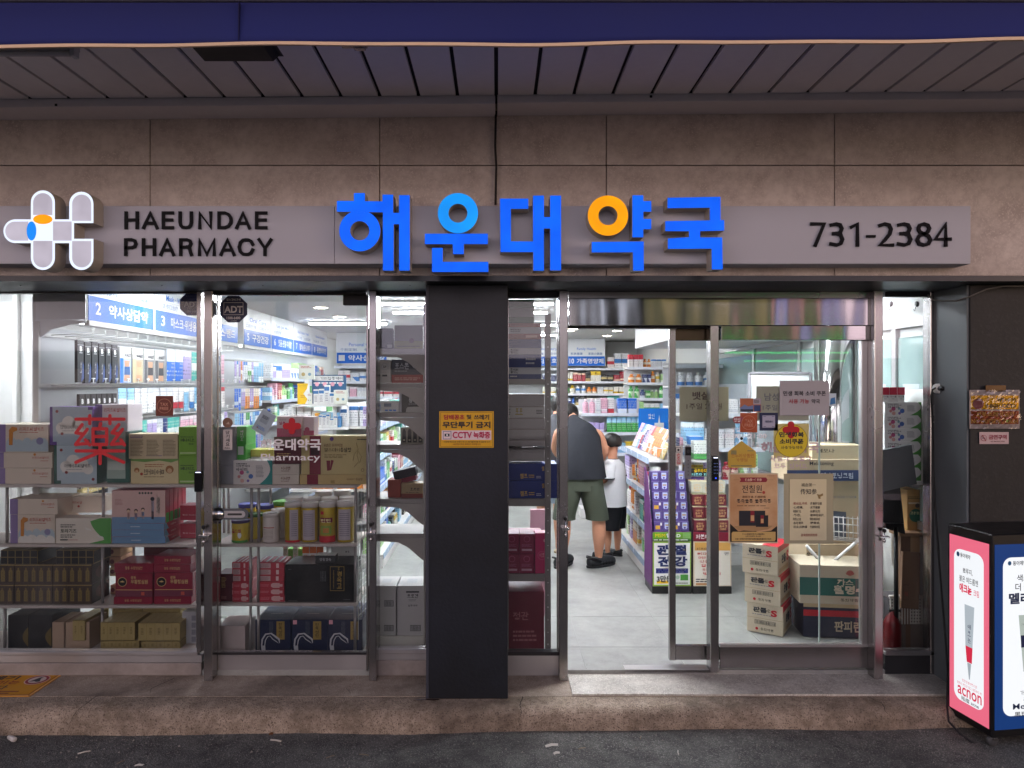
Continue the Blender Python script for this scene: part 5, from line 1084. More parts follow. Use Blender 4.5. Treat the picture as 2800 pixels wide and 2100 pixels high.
def fill(p0, p1, z, face, where, hr=(.09,.16), wr=(.05,.1), dep=.08, kinds=('carton',), pal=None, hang=False, dens=1.0, inset=0.0):
    """goods side by side from p0 to p1 (x,y), facing 'F' (street), 'R' (+x) or 'L' (-x); seen left to right"""
    a, b = Vector(p0), Vector(p1); L = (b-a).length; t = (b-a)/L; s = 0.004; k = 0; col = None; run = 0
    rz = {'F':0,'R':math.pi/2,'L':-math.pi/2}[face]; nrm = {'F':Vector((0,1)),'R':Vector((-1,0)),'L':Vector((1,0))}[face]
    while True:
        if run <= 0:
            run = GR.choice((1,1,2,2,3)); col = PAL[GR.choice(pal)] if pal else GR.choice(PAL); kind = GR.choice(kinds); w = GR.uniform(*wr); h = GR.uniform(*hr); lay = GR.randrange(6)
        if s+w > L or k >= 49: break
        run -= 1
        c = a+t*(s+w/2)+nrm*(dep/2+inset+GR.uniform(0,.008)); zz = z-h if hang else z
        if GR.random() < dens:
            good(kind, (c.x,c.y,zz), w*.95, dep if kind in ('carton',) else min(dep,w)*(.3 if kind=='pouch' else .95), h, col, lay, rz+GR.uniform(-.03,.03), f"{col[0]} {'tube' if kind=='tub' else kind}, {ORD[k]} from left on {where.replace('the ','')}", 'goods on '+where)
        s += w+GR.uniform(.002,.008); k += 1
# ------------------------------------------------------------------ left wall shelving with header boards
XL, XF = -2.95, -2.63
hb_ = empty('header_boards', (XF,.3,2.1), 0, 'row of white and blue numbered header boards along the left wall', 'header sign'); r_ = hb_.location
HW = pm('#e8eaec',0.4,0.02); HB = pm('#0c62c4',0.35,0.03); GTX = pm('#5f7fae',0.5,0.02)
def ytop(d): return d-DC
BY = [(4.55,5.44,'2','약사상담약','Consulting','药师推荐','薬剤師推薦'),(5.45,6.38,'3','마스크·위생용품','Mask · Wound Care','口罩·伤口治疗','マスク·傷'),(6.39,7.2,'4','파스·밴드','Patch · Band','膏药·创可贴','シップ'),
      (7.36,8.25,'5','구강건강','Oral Care','口腔护理','口腔ケア'),(8.26,9.16,'6','잇몸·관절·미네랄','Tooth · Joint · Mineral','牙龈·关节·矿物质','歯茎·ミネラル'),(9.17,10.07,'7','혈액순환·오메가','Blood Circulation · Omega3','血液循环·欧米伽','血液循環'),(10.08,10.98,'8','종합비타민','Vitamin Complex','综合维生素','総合ビタミン')]
for d0,d1,n,ko,en,zh,ja in BY:
    y0,y1 = d0-DC, d1-DC
    bx('board', XL+.002, XF, y0, y1-.008, 2.11, 2.497, HW, hb_, rel=r_)
    b = bx('blue_panel', XF+.0005, XF+.004, y0+.01, y1-.018, 2.112, 2.272, HB, hb_, c=0.001, rel=r_)
    x = XF+.0062-r_.x; yy = lambda u: y0+(y1-y0)*u-r_.y; zz = lambda z: z-r_.z
    tx(n, yy(.10), yy(.17), zz(2.155), zz(2.235), x, WHITE, hb_, .02, False, 'R'); tx(ko, yy(.28), yy(.88), zz(2.150), zz(2.237), x, WHITE, hb_, .02, False, 'R')
    tx(zh, yy(.08), yy(.42), zz(2.295), zz(2.335), x-.004, GTX, hb_, .0, False, 'R'); tx(ja, yy(.55), yy(.9), zz(2.295), zz(2.335), x-.004, GTX, hb_, .0, False, 'R'); tx(en, yy(.2), yy(.8), zz(2.36), zz(2.405), x-.004, BLUE, hb_, .005, False, 'R')
    bx('rule', XF, XF+.001, y0+.02, y1-.02, 2.345, 2.347, LGREY, hb_, rel=r_); bx('rule', XF, XF+.001, (y0+y1)/2, (y0+y1)/2+.002, 2.28, 2.345, LGREY, hb_, rel=r_)
    bx('light_rail', XF-.02, XF+.015, y0, y1-.006, 2.075, 2.108, SHELF, hb_, c=0.003, rel=r_); bx('light_strip', XF-.07, XF-.03, y0+.02, y1-.03, 2.088, 2.1, em('#f4f7ff',8.0), hb_, rel=r_)
bx('end_panel', XL+.002, XF-.002, .296, .308, 2.11, 2.497, HW, hb_, rel=r_)
prism('end_bracket', [(XL,2.108),(XF,2.108),(XF,2.09),(XF-.1,2.08),(XF-.22,2.05),(XL+.02,1.99),(XL,1.98)], .296, .308, HW, hb_).location = -r_
bx('upright', XL, XL+.03, .28, .30, 0.02, 2.10, SHELF, hb_, rel=r_)
# hanging rows, left bays
hk = empty('peg_wall', (XL,.3,1.0), 0, 'pegboard panel with white hooks on the near left wall', 'pegboard'); r_ = hk.location
bx('panel', XL+.001, XL+.012, .31, 2.95, .3, 2.07, pm('#c2c4c6',0.5,0.03), hk, rel=r_)
for z in (2.02,1.69,1.44,1.20):
    bx('rail', XL+.012, XL+.024, .31, 2.95, z-.012, z+.012, SHELF, hk, rel=r_)
    for k in range(18):
        y = .42+.145*k; tube('hook', [(XL+.02-r_.x,y-r_.y,z-r_.z),(XF-.02-r_.x,y-r_.y,z+.012-r_.z),(XF-.02-r_.x,y-r_.y,z+.045-r_.z)], .004, WHITE, hk, 5)
        tube('hook_tip', [(XF-.02-r_.x,y-.018-r_.y,z+.046-r_.z),(XF-.02-r_.x,y+.018-r_.y,z+.046-r_.z)], .004, WHITE, hk, 5)
zt1 = 1.985
BK = pm('#1e2024',0.35,0.06)
for k in range(6):
    w, h, t = .072, .275, .02; y = .36+.083*k
    o = ob('hanging_pack', cboxmesh(w,t,h,.002), BK, None, (XF-.10,y+w/2,zt1-h-.02*(k%2)*.3), (0,0,math.pi/2)); o['_w'],o['_d'],o['_h']=w,t,h
    tag(o, ORD[k].capitalize()+' black brace pack from the near end of the top peg row', 'brace pack', 'black brace packs, top row')
    o['label'] = o['label'][0].lower()+o['label'][1:]
    tt(o,'B',.3,.74,.68,.86,WHITE,bold=.05); fine(o,.25,.69,.75,.72,1,WHITE); tt(o,'보호대',.42,.2,.6,.5,LGREY); rc(o,0,.88,1,.90,GREY,'print_band'); shp(o,[(.55,0),(1,.1),(1,.4),(.8,.5)],pm('#2f4a80',0.4),'print_panel')
SKIN0 = pm('#c99a7c',0.6,0.05)
for k in range(4):
    w, h, t = .155, .26, .03; y = .87+.175*k
    o = ob('hanging_pack', cboxmesh(w,t,h,.002), pm('#d4d2d0',0.4,0.03), None, (XF-.10,y+w/2,zt1-h-.015), (0,0,math.pi/2)); o['_w'],o['_d'],o['_h']=w,t,h
    tag(o, ORD[k]+' waist belt pack after the black brace packs on the top peg row', 'belt pack', 'waist belt packs')
    tt(o,'WAIST',.35,.72,.97,.82,INK,bold=.02); rc(o,0,0,1,.68,pm(('#a8b8d4','#b0a890','#8d8b8a','#8d8b8a')[k]),'print_panel'); rc(o,.0,0,.28,.68,pm(('#2f6fd0','#c2b490','#5a5a5e','#5a5a5e')[k]),'print_panel',lift=EPS*1.5)
    shp(o,[(.35,.62),(.85,.62),(.78,.42),(.88,.05),(.3,.05),(.42,.42)],SKIN0,'print_torso',lift=EPS*2); shp(o,[(.36,.45),(.84,.45),(.86,.22),(.33,.22)],pm(('#2f5a90','#c2ab86','#33343a','#33343a')[k]),'print_belt',lift=EPS*3)
fill((XF-.06,1.60),(XF-.06,2.9),zt1,'R','the top peg row of the left wall',(.2,.27),(.13,.17),.06,('pouch',),[6,4,9,0,10,8,15],hang=True)
for k in range(7):
    o = ob('hanging_pack', cboxmesh(.06,.02,.27,.002), BK, None, (XF-.08,.38+.065*k,1.635-.27), (0,0,math.pi/2)); o['_w'],o['_d'],o['_h']=.06,.02,.27
    tag(o, ORD[k]+' black brace pack from the near end of the second peg row', 'brace pack', 'black brace packs, second row'); tt(o,'B',.3,.76,.68,.88,WHITE,bold=.05); tt(o,'보호대',.4,.2,.6,.5,LGREY)
fill((XF-.06,.86),(XF-.06,2.95),1.67,'R','the second peg row of the left wall',(.17,.23),(.08,.13),.06,('pouch',),[0,9,12,2,1,9],hang=True)
fill((XF-.06,1.1),(XF-.06,2.95),1.42,'R','the third peg row of the left wall',(.15,.2),(.06,.11),.06,('pouch',),[6,5,10,4,2,12,11],hang=True)
fill((XF-.06,.36),(XF-.06,2.0),1.18,'R','the lowest peg row of the left wall',(.2,.26),(.09,.15),.06,('pouch','carton'),[11,12,0,9],hang=True)
# oral care bay and shelves to the back
ws = empty('wall_shelves', (XL,3.1,0), 0, 'white wall shelving under the numbered boards at the far left', 'shelving'); r_ = ws.location
bx('back_panel', XL+.001, XL+.012, 3.0, 6.74, .1, 2.07, pm('#c9cbcd',0.5,0.03), ws, rel=r_)
for z in (1.77,1.51,1.25,.99,.73,.47,.15): 
    bx('shelf', XL+.013, XF, 4.02, 6.74, z-.025, z-.002, SHELF, ws, rel=r_); bx('price_rail', XF+.0005, XF+.008, 4.02, 6.74, z-.035, z+.004, pm('#c9d4ea',0.3,0.15,0,9), ws, rel=r_)
for z in (1.95,1.66,1.40,1.14): 
    for k in range(7): tube('hook', [(XL+.02-r_.x,3.14+.125*k-r_.y,z),(XF-.02-r_.x,3.14+.125*k-r_.y,z+.01)], .004, WHITE, ws, 5)
for z,nm in ((1.94,'top'),(1.65,'second'),(1.39,'third'),(1.13,'fourth')): fill((XF-.05,3.08),(XF-.05,3.98),z,'R',f'the {nm} toothbrush hook row',(.18,.23),(.035,.06),.05,('pouch',),[0,10,7,9,1,15],hang=True)
for z,nm,kk in ((1.77,'top',('carton',)),(1.51,'second',('carton','bottle')),(1.25,'third',('pouch','carton'))): fill((XF-.02,4.04),(XF-.02,6.7),z,'R',f'the {nm} shelf of the far left wall',(.12,.21),(.06,.13),.10,kk)
# ------------------------------------------------------------------ personal care unit facing the door
def unit(lab, x0, x1, y, dep, zs, boards=(), top=2.0, side=True, btop=2.45, bz=(2.02,2.19)):
    e = empty('shelf_unit', ((x0+x1)/2,y,0), 0, lab, 'shelving'); r = e.location
    bx('back_panel', x0, x1, y+dep, y+dep+.01, 0.05, top, pm('#d2d4d6',0.5,0.03), e, rel=r)
    bx('base', x0, x1, y+.005, y+dep, 0.003, .12, SHELF, e, rel=r)
    for z in zs:
        bx('shelf', x0, x1, y, y+dep-.001, z-.025, z-.002, SHELF, e, c=0.002, rel=r); bx('price_rail', x0, x1, y-.008, y-.0005, z-.035, z+.004, pm('#dfe3ea',0.3,0.12,0,9), e, rel=r)
    for b0,b1,n,ko,en,zh,ja in boards:
        bx('board', b0+.002, b1-.002, y, y+.03, bz[0], btop, HW, e, rel=r); bx('blue_panel', b0+.01, b1-.01, y-.004, y-.0005, bz[0]+.004, bz[1], HB, e, rel=r)
        w = b1-b0; yf = y-.006-r.y; X = lambda u: b0+w*u-r.x; h = bz[1]-bz[0]
        tx(n, X(.05), X(.17), bz[0]+h*.24, bz[1]-h*.22, yf, WHITE, e, .02); tx(ko, X(.24), X(.95), bz[0]+h*.24, bz[1]-h*.22, yf, WHITE, e, .02)
        tx(en, X(.25), X(.75), bz[1]+.10, bz[1]+.155, y-.002-r.y, BLUE, e, .004, keep=False); tx(zh, X(.08), X(.40), bz[1]+.025, bz[1]+.07, y-.002-r.y, GTX, e); tx(ja, X(.55), X(.92), bz[1]+.025, bz[1]+.07, y-.002-r.y, GTX, e)
    return e
yP = 11.1-DC
unit('white shelf unit with the personal care board at the back left', -2.55, -.95, yP, .35, (1.98,1.74,1.50,1.25,1.0,.75,.5), [(-2.52,-1.74,'','약사상담','Personal Care','个别定制','個別相談'.replace('談','談'))] if False else [(-2.52,-1.72,'1','약사상담약','Personal Care','个别定制','個別相談')], 2.0, btop=2.5)
for z,nm in ((1.74,'second'),(1.50,'third')):
    fill((-2.5,yP+.02),(-1.45,yP+.02),z,'F',f'the {nm} shelf below the personal care board',(.12,.2),(.07,.15),.14,('carton',),[11,6,12,2,0,10] if z>1.4 else None)
yB = 12.6-DC
unit('white shelf wall with the family health board at the back of the shop', -.9, 2.6, yB, .35, (1.98,1.745,1.53,1.32,1.12,.9,.68,.45), [(.55,1.235,'9','피로회복','Recovery','疲劳恢复','疲労回復'),(1.245,1.915,'10','가족영양제','Family Health','家族健康','家族の健康')], 2.0, btop=2.5)
for z,nm in ((1.98,'top'),(1.745,'second'),(1.53,'third'),(1.32,'fourth')):
    fill((1.95 if z>1.9 else .8,yB+.02),(2.55,yB+.02),z,'F',f'the {nm} shelf of the back wall',(.11,.19) if z<1.9 else (.15,.28),(.05,.12) if z<1.9 else (.1,.2),.14,('carton','carton','bottle') if z<1.7 else ('carton',),[11,5,12,3,13] if z==1.745 else ([12,0,2] if z>1.9 else None))
unit('tall white cabinet of goods right of the back shelves', 1.98, 2.6, 3.95, .3, (1.92,1.68,1.44,1.2,.95), [], 1.95)
for z,nm in ((1.68,'top'),(1.44,'second'),(1.2,'third'),(.95,'fourth')): fill((2.0,3.96),(2.58,3.96),z,'F',f'the {nm} shelf of the tall cabinet',(.12,.2),(.06,.11),.12,('carton','bottle'),[3,0,15,2,1,12])
unit('narrow white shelf unit at the back right corner', 1.93, 2.6, 6.3, .3, (1.95,1.72,1.49,1.26,1.03), [], 2.0)
for z,nm in ((1.95,'top'),(1.72,'second'),(1.49,'third'),(1.26,'fourth')): fill((1.95,6.31),(2.58,6.31),z,'F',f'the {nm} shelf of the corner unit',(.11,.19),(.05,.1),.12,('carton','bottle'))
# ------------------------------------------------------------------ gondolas on the shop floor
def gondola(lab, x0, x1, y0, y1, zs, top, faces):
    e = empty('gondola', ((x0+x1)/2,(y0+y1)/2,0), 0, lab, 'gondola'); r = e.location; xm = (x0+x1)/2
    bx('base', x0, x1, y0, y1, .003, .10, SHELF, e, c=0.003, rel=r); bx('core', xm-.015, xm+.015, y0+.01, y1-.01, .1, top, pm('#d2d4d6',0.5,0.03), e, rel=r)
    for z in zs:
        bx('shelf', x0+(.0 if z<.3 else .04), xm-.016, y0, y1, z-.025, z-.002, SHELF, e, c=0.002, rel=r); bx('shelf', xm+.016, x1-(.0 if z<.3 else .04), y0, y1, z-.025, z-.002, SHELF, e, c=0.002, rel=r)
        for s,xx in ((-1,x0+(.0 if z<.3 else .04)),(1,x1-(.0 if z<.3 else .04))): bx('price_rail', xx+s*.0005, xx+s*.007, y0, y1, z-.04, z+.012, pm('#bcd0ea',0.25,0.25,0,14), e, rel=r)
    return e
GZ = (.13,.413,.717,1.03)
gondola('low gondola shelf beside the boy, right of the aisle', 1.30, 1.95, 2.05, 3.45, GZ, 1.12, 'L')
for z,nm,kk in ((.13,'bottom',('bottle','carton')),(.413,'second',('carton','bottle','tub')),(.717,'third',('carton','tub'))): fill((1.36,3.43),(1.36,2.06),z,'L',f'the {nm} shelf of the low gondola beside the boy',(.15,.24),(.05,.10),.12,kk)
for k in range(16):
    col = PAL[(6,0,9,2,5,10,6,2,7,7,7,7,7,7,7,11)[k]]; y = 3.36-.083*k
    o = good('pouch',(1.46,y,1.035),.20,.03,.27,col,k%6,-math.pi/2+.12,f"{col[0]} slanted pouch, {ORD[k]} from the far end on top of the low gondola",'slanted pouches on the low gondola'); o.rotation_euler = (math.radians(0),math.radians(0),-math.pi/2); o.rotation_euler.rotate_axis('X', math.radians(-24))
for k in range(6):
    col = PAL[(1,0,9,6,5,3)[k]]
    good('carton',(1.80,2.10+.13*k,1.035),.11,.12,.16+.03*(k%3),col,k%6,-math.pi/2,f"{col[0]} carton, {ORD[k]} from the near end on the low gondola's far side",'cartons on the low gondola')
# wire fence on the near top corner
wf = empty('wire_fence', (1.36,2.05,1.03), 0, 'white wire guard around the slanted pouches', 'wire guard')
for k in range(9): tube('wire', [(.05*k,0,0),(.05*k,0,.10)], .0025, WHITE, wf, 5)
tube('rim', [(0,0,.10),(.42,0,.10)], .004, WHITE, wf, 6); tube('rim', [(0,0,.10),(0,.5,.10)], .004, WHITE, wf, 6)
# end display with green bottles behind the boy
unit('white end display with green bottles behind the boy', 1.06, 1.85, 4.72, .3, (1.33,1.09,.83,.55,.3), [], 1.5)
fill((1.08,4.73),(1.50,4.73),1.33,'F','the top of the end display behind the boy',(.1,.2),(.05,.09),.12,('carton','bottle'),[12,6,2,0]); fill((1.52,4.73),(1.84,4.73),1.33,'F','the right top of the end display',(.12,.22),(.07,.12),.12,('carton',),[3,3,15,0])
for k in range(7): good('carton',(1.42+.062*k,4.80,1.091),.056,.05,.19,('bright green','#3fa24a','#9fd4ee'),1,0,f"bright green bottle box with pale blue cap, {ORD[k]} from the left behind the boy",'green bottle boxes')
fill((1.08,4.73),(1.40,4.73),1.09,'F','the left of the green bottle shelf',(.12,.2),(.05,.09),.1,('carton',),[6,12,10]); fill((1.08,4.73),(1.84,4.73),.83,'F','the third shelf of the end display',(.12,.2),(.06,.1),.12,('carton','bottle'))
o = cart(1.62,1.98,3.9,.012,1.12,1.42,BLUE,'bright blue price board standing on the gondola','sign board',None,'price_board'); bx('foot',-.1,.1,-.05,.05,-.09,-.001,SHELF,o); rc(o,.5,.08,.8,.45,WHITE,'print_panel'); shp(o,[(.62,.45),(.68,.45),(.65,.75)],WHITE,'print_mark'); tt(o,'할인',.3,.6,.5,.8,WHITE)
gondola('long gondola in the left half of the shop', -1.95, -1.05, 2.3, 5.9, (.13,.43,.73,1.03,1.31), 1.5, 'R')
for z,nm in ((.13,'bottom'),(.43,'second'),(.73,'third'),(1.03,'fourth'),(1.31,'top')): fill((-1.12,2.32),(-1.12,4.9),z,'R',f'the {nm} shelf of the long gondola, aisle side',(.13,.22),(.07,.14),.12,('carton','carton','bottle'))
fill((-1.93,2.33),(-1.07,2.33),1.31,'F','the top of the long gondola',(.12,.22),(.06,.11),.1,('carton',),[0,9,12]); fill((-1.93,2.33),(-1.07,2.33),.73,'F','the lower near end of the long gondola',(.15,.22),(.08,.14),.1,('carton',),[2,0,7])
for z,nm in ((1.31,'top'),): fill((-1.88,4.6),(-1.88,2.45),z,'L',f'the {nm} shelf of the long gondola, wall side',(.13,.2),(.09,.15),.12,('carton',))
# counter rack with header card in the swing door view
cr = empty('counter_rack', (-1.62,2.26,1.34), 0, 'small white counter rack with a navy header card', 'rack'); d_=6.5
X0,X1,Z0,Z1 = rectat('D',935,900,1425,1200,d_)
bx('shelf', X0-.06, X1+.02, 0, .28, Z0-.022, Z0-.002, WHITE, cr, c=0.003, rel=(cr.location.x,0,cr.location.z)); bx('shelf', X0-.06, X1+.02, 0, .28, Z0-.235, Z0-.215, WHITE, cr, c=0.003, rel=(cr.location.x,0,cr.location.z))
for xx in (X0-.05,X1+.01): bx('leg', xx-.008, xx+.008, .02, .04, -.02, Z0-.022-cr.location.z+cr.location.z-.0, WHITE, cr, rel=(cr.location.x,0,cr.location.z)) if False else bx('leg', xx-.008, xx+.008, .02, .04, 1.335, Z0-.022, WHITE, cr, rel=(cr.location.x,0,cr.location.z))
o = carton('D',1080,905,1422,1195,d_+.16,.02,pm('#2b5a80',0.45,0.05),'navy and white display card on the counter rack','display card',None,'display_card'); sit(o,Z0); rc(o,.05,.8,.92,.97,WHITE,'print_panel'); tt(o,'기미집중케어',.25,.83,.9,.94,INK); 
for k in range(4): rc(o,.05+.23*k,.7,.25+.23*k,.75,WHITE,'print_panel'); dsc(o,.15+.23*k,.68,.06,PINK)
for k in range(6):
    o = carton('D',1095+55*k,(1045,1040,1000,1075,1050,1085)[k],1145+55*k,1195,d_+.02,.05,WHITE,f'white and blue box, {ORD[k]} from the left in front of the navy card','carton','boxes on the counter rack'); sit(o,Z0); rc(o,.0,.7,1,.9,pm('#3a78b0'),'print_band'); fine(o,.2,.15,.8,.6,5,GREY)
o = carton('D',935,985,1042,1195,d_+.0,.06,WHITE,'tall yellow and white box at the left of the counter rack','carton'); sit(o,Z0); shp(o,[(0,0),(.7,0),(.95,.25),(.55,.5),(.9,.75),(1,1),(.0,1)],YEL,'print_panel'); fine(o,.3,.3,.7,.45,2,ORG)
for k,(x0,y0,x1,y1,dd) in enumerate(((945,800,1105,950,.1),(1300,1050,1435,1195,-.01),(1030,1080,1080,1195,.0))):
    o = carton('D',x0,y0,x1,y1,d_+dd,.02,pm('#dfe2d6',0.5,0.04),('pale green leaflet box at the upper left of the counter rack','pale green leaflet box at the right front of the counter rack','small white carton beside the tall yellow box')[k],'carton'); 
    sit(o,Z0 if k else o.location.z); dsc(o,.3,.35,.12,pm('#b9a46a')); dsc(o,.7,.35,.1,pm('#7aa0b0')); fine(o,.15,.75,.85,.92,2,REDT)
    if k==0: bx('stand',-.02,.02,-.005,.005,-(o.location.z-Z0)+.001,-.001,WHITE,o)
for k in range(7): 
    o = carton('E',1110+38*k,(80,95,100,85,130,105,110)[k],1145+38*k,222,d_+.03,.06,(YEL,WHITE,WHITE,WHITE,WHITE,WHITE,pm('#4a8ac0'))[k],f'box on the lower counter rack shelf, {ORD[k]} from the left','carton','boxes on the lower counter rack'); sit(o,Z0-.213); fine(o,.2,.2,.8,.8,6,GREY); rc(o,0,.82,1,.95,pm('#3a78b0') if k else ORG,'print_band')
# ------------------------------------------------------------------ cardboard floor displays right of the door
def fsdu(x0,x1,yf,lab,body,head,hcol,htxt,panel,lines):
    e = empty('floor_display', ((x0+x1)/2,yf,0), 0, lab, 'floor display'); r = e.location; w = x1-x0; dep=.28
    bx('base', x0, x1, yf, yf+dep, .002, .06, BLACK, e, rel=r); bx('body', x0+.001, x1-.001, yf+.004, yf+dep, .06, .50, body, e, rel=r)
    prism('side', [(0,.06),(0,.52),(dep*.6,.95),(dep,1.0),(dep,.06)], 0, .006, body, e).rotation_euler = (0,0,math.pi/2)
    c = e.children[-1]; c.location = (-w/2+.006-.006,0,0)
    o = bx('front_panel', x0+.004, x1-.004, yf-.004, yf+.003, .065, .425, panel, e, rel=r); o['_w'],o['_d'],o['_h'] = w-.008,.007,.36
    h = bx('header', x0+.004, x1-.004, yf-.006, yf+.003, .43, .50, hcol, e, rel=r); h['_w'],h['_d'],h['_h'] = w-.008,.009,.07
    return e, o, h
YS = 5.75-DC
X0 = at('J',1045,0,5.75).x; X1 = at('J',1440,0,5.75).x
GP = pm('#e8ead9',0.5,0.03)
e,o,h = fsdu(X0,X1,YS,'purple cardboard floor display with a white joint health panel',pm('#5c2a64',0.5,0.06),None,pm('#6aa22c',0.45,0.05),None,pm('#8cb53c',0.5,0.04),None)
rc(o,.03,.03,.97,.97,WHITE,'print_panel'); tt(o,'관',.10,.70,.44,.93,NAVY,bold=.05,lift=EPS*3); tt(o,'절',.54,.70,.88,.93,NAVY,bold=.05,lift=EPS*3); tt(o,'건',.12,.44,.46,.67,NAVY,bold=.05,lift=EPS*3); tt(o,'강',.54,.44,.90,.67,NAVY,bold=.05,lift=EPS*3)
rc(o,.08,.29,.92,.40,pm('#3a3f86'),'print_band',lift=EPS*2); fine(o,.12,.30,.86,.39,2,WHITE); rc(o,.1,.06,.45,.12,YEL,'print_band',lift=EPS*2); tt(o,'3만원',.10,.09,.50,.24,INK,bold=.04,lift=EPS*3); rc(o,.72,.13,.92,.26,GRN,'print_panel',lift=EPS*2); dsc(o,.65,.2,.05,pm('#b0c8b8')); fine(o,.6,.05,.92,.09,1,INK)
tt(h,'MSM',.06,.45,.32,.85,YEL,bold=0.0); tt(h,'헬스D',.35,.42,.72,.88,WHITE,bold=.03); rc(h,0,0,1,.28,pm('#3d6a2a'),'print_band'); fine(h,.02,.05,.95,.24,1,WHITE); rc(h,.78,.3,.97,.95,pm('#7fb060'),'print_panel')
X2 = at('J',1455,0,5.75).x; X3 = at('J',1845,0,5.75).x
e2,o,h = fsdu(X2,X3,YS,'dark cardboard floor display with a cream collagen panel',pm('#2a1a26',0.5,0.06),None,DKRED,None,pm('#dccab0',0.5,0.04),None)
rc(o,.03,.02,.97,.98,pm('#e9e2d6',0.5,0.03),'print_panel'); rc(o,.03,.80,.97,.98,pm('#d8a456'),'print_band',lift=EPS*1.6); tt(o,'피부때문에',.08,.81,.55,.87,INK,lift=EPS*3)
for k,(s,u) in enumerate((('뼈와 관절',.55),('머리카락',.5),('잇몸이',.4),('혈압이',.42),('위가',.3),('방광이',.46))): tt(o,s,.10+.03*k,.70-.09*k,.10+.03*k+u,.765-.09*k,(REDT,RED)[k%2],bold=.02,lift=EPS*3)
tt(o,'면',.82,.70,.92,.765,INK,lift=EPS*3); fine(o,.06,.08,.6,.18,2,INK); rc(o,.06,.03,.6,.065,ORG,'print_band',lift=EPS*2)
tt(h,'저분자피쉬',.06,.25,.62,.8,WHITE,bold=.03)
# cartons stacked in the displays
pk = pm('#5b4a8a',0.4,0.06)
for r in range(6):
    for k in range(4):
        w=(X1-X0-.03)/4; x=X0+.02+w*k; y=YS+.03+.03*r*.8; z=.503+.078*r
        o = cart(x+.002,x+w-.002,y,.09,z,z+.076,pk,f'purple carton, {ORD[k]} from the left in the {("bottom","second","third","fourth","fifth","top")[r]} row of the purple display','carton','purple cartons'); 
        if r in (1,3,4,5) or k%2: shp(o,[(.2,.35),(.3,.22),(.7,.22),(.8,.35),(.8,.92),(.2,.92)],pm('#b9c6e4'),'print_panel'); rc(o,.28,.58,.72,.72,GOLD,'print_band',lift=EPS*2); dsc(o,.5,.36,.12,pk,lift=EPS*2)
        else: rc(o,.15,.2,.7,.6,pm('#d8a83a'),'print_panel'); rc(o,.72,.6,.95,.9,WHITE,'print_panel')
mr_ = pm('#6a2030',0.4,0.06)
for r in range(4):
    for k in range(3):
        w=(X3-X2-.03)/3; x=X2+.015+w*k; z=.503+.10*r; o = cart(x+.002,x+w-.002,YS+.02+.03*r,.1,z,z+.09,mr_ if r<3 else pm('#c9c8b8'),f'maroon collagen carton, {ORD[k]} from the left in the {("bottom","second","third","top")[r]} row of the dark display','carton','maroon cartons'); tt(o,'저분자',.2,.6,.8,.8,GT); tt(o,'콜라겐',.15,.36,.85,.56,GT); tt(o,'5000',.25,.12,.75,.3,GT); rc(o,0,.0,1,1,pm('#c9bf9a'),'print_panel','T')
o = carton('I',1392,750,1620,985,5.98,.008,WHITE,'white and purple header card above the maroon cartons','display card',None,'display_card'); rc(o,0,0,.78,1,PURP,'print_panel'); tt(o,'대한민국 NO.1',.02,.74,.72,.9,YEL,bold=.02); tt(o,'콜라겐',.02,.4,.72,.7,WHITE,bold=.03); dsc(o,.35,.2,.06,GOLD); fine(o,.8,.4,.98,.9,4,REDT); bx('stand',-.01,.01,0.005,.015,-(o.location.z-.5),-.001,WHITE,o)
o = carton('I',1440,665,1640,748,5.97,.008,BLACK,'black strip sign with yellow letters above the header card','display card',None,'display_card'); tt(o,'글루타치온',.12,.5,.95,.95,YEL,bold=.02); tt(o,'저분자 피쉬',.0,.05,.95,.45,pm('#8fd8e0'),bold=.02); bx('stand',-.01,.01,0.006,.015,-.1,-.001,WHITE,o)
# ================================================================== NARROW PANE LEFT OF THE PILLAR
def pane_rack(lab, pa, pb, levels, brackets):
    X0, X1 = at('P',pa,0,D1).x, at('P',pb,0,D1).x
    e = empty('bracket_rack', ((X0+X1)/2,.09,0), 0, lab, 'rack'); r = e.location
    for p in levels:
        z = at('P',0,p,D1).z
        bx('shelf', X0, X1, .09, .40, z-.030, z-.001, pm('#a8a09c',0.4,0.05), e, c=0.002, rel=r)
        if brackets:
            w = X1-X0
            prism('bracket', [(X1,z-.031),(X1,z-.16),(X1-.02*w,z-.16),(X1-.12*w,z-.135),(X1-.3*w,z-.085),(X1-.5*w,z-.055),(X0,z-.045),(X0,z-.031)], .092, .098, pm('#b3aaa4',0.4,0.05), e).location = -r
    bx('upright', X1+.001, X1+.012, .088, .12, 0.01, at('P',0,830,D1).z, pm('#b9b2ae',0.4,0.05), e, rel=r)
    return e
L3 = (953,1047,1128,1215,1363,1458)
pane_rack('grey rack with curved brackets in the narrow pane left of the pillar',1020,1158,L3,True)
z3 = [at('P',0,p,D1).z for p in L3]
o = carton('D',1700,430,1903,636,D1+.02,.1,pm('#20222a',0.3,0.06),'black tin at the top of the narrow pane','tin',None,'tin_box',0,.006); sit(o,z3[0]); rc(o,.68,.05,.92,.2,LGREY,'print_panel')
o = carton('D',1912,402,2200,638,D1+.03,.12,pm('#77756c',0.45,0.06),'olive grey carton at the top of the narrow pane','carton'); sit(o,z3[0]); rc(o,0,0,1,.33,pm('#8d8a55'),'print_band'); dsc(o,.6,.35,.09,pm('#5a3040')); fine(o,.1,.08,.9,.14,1,INK)
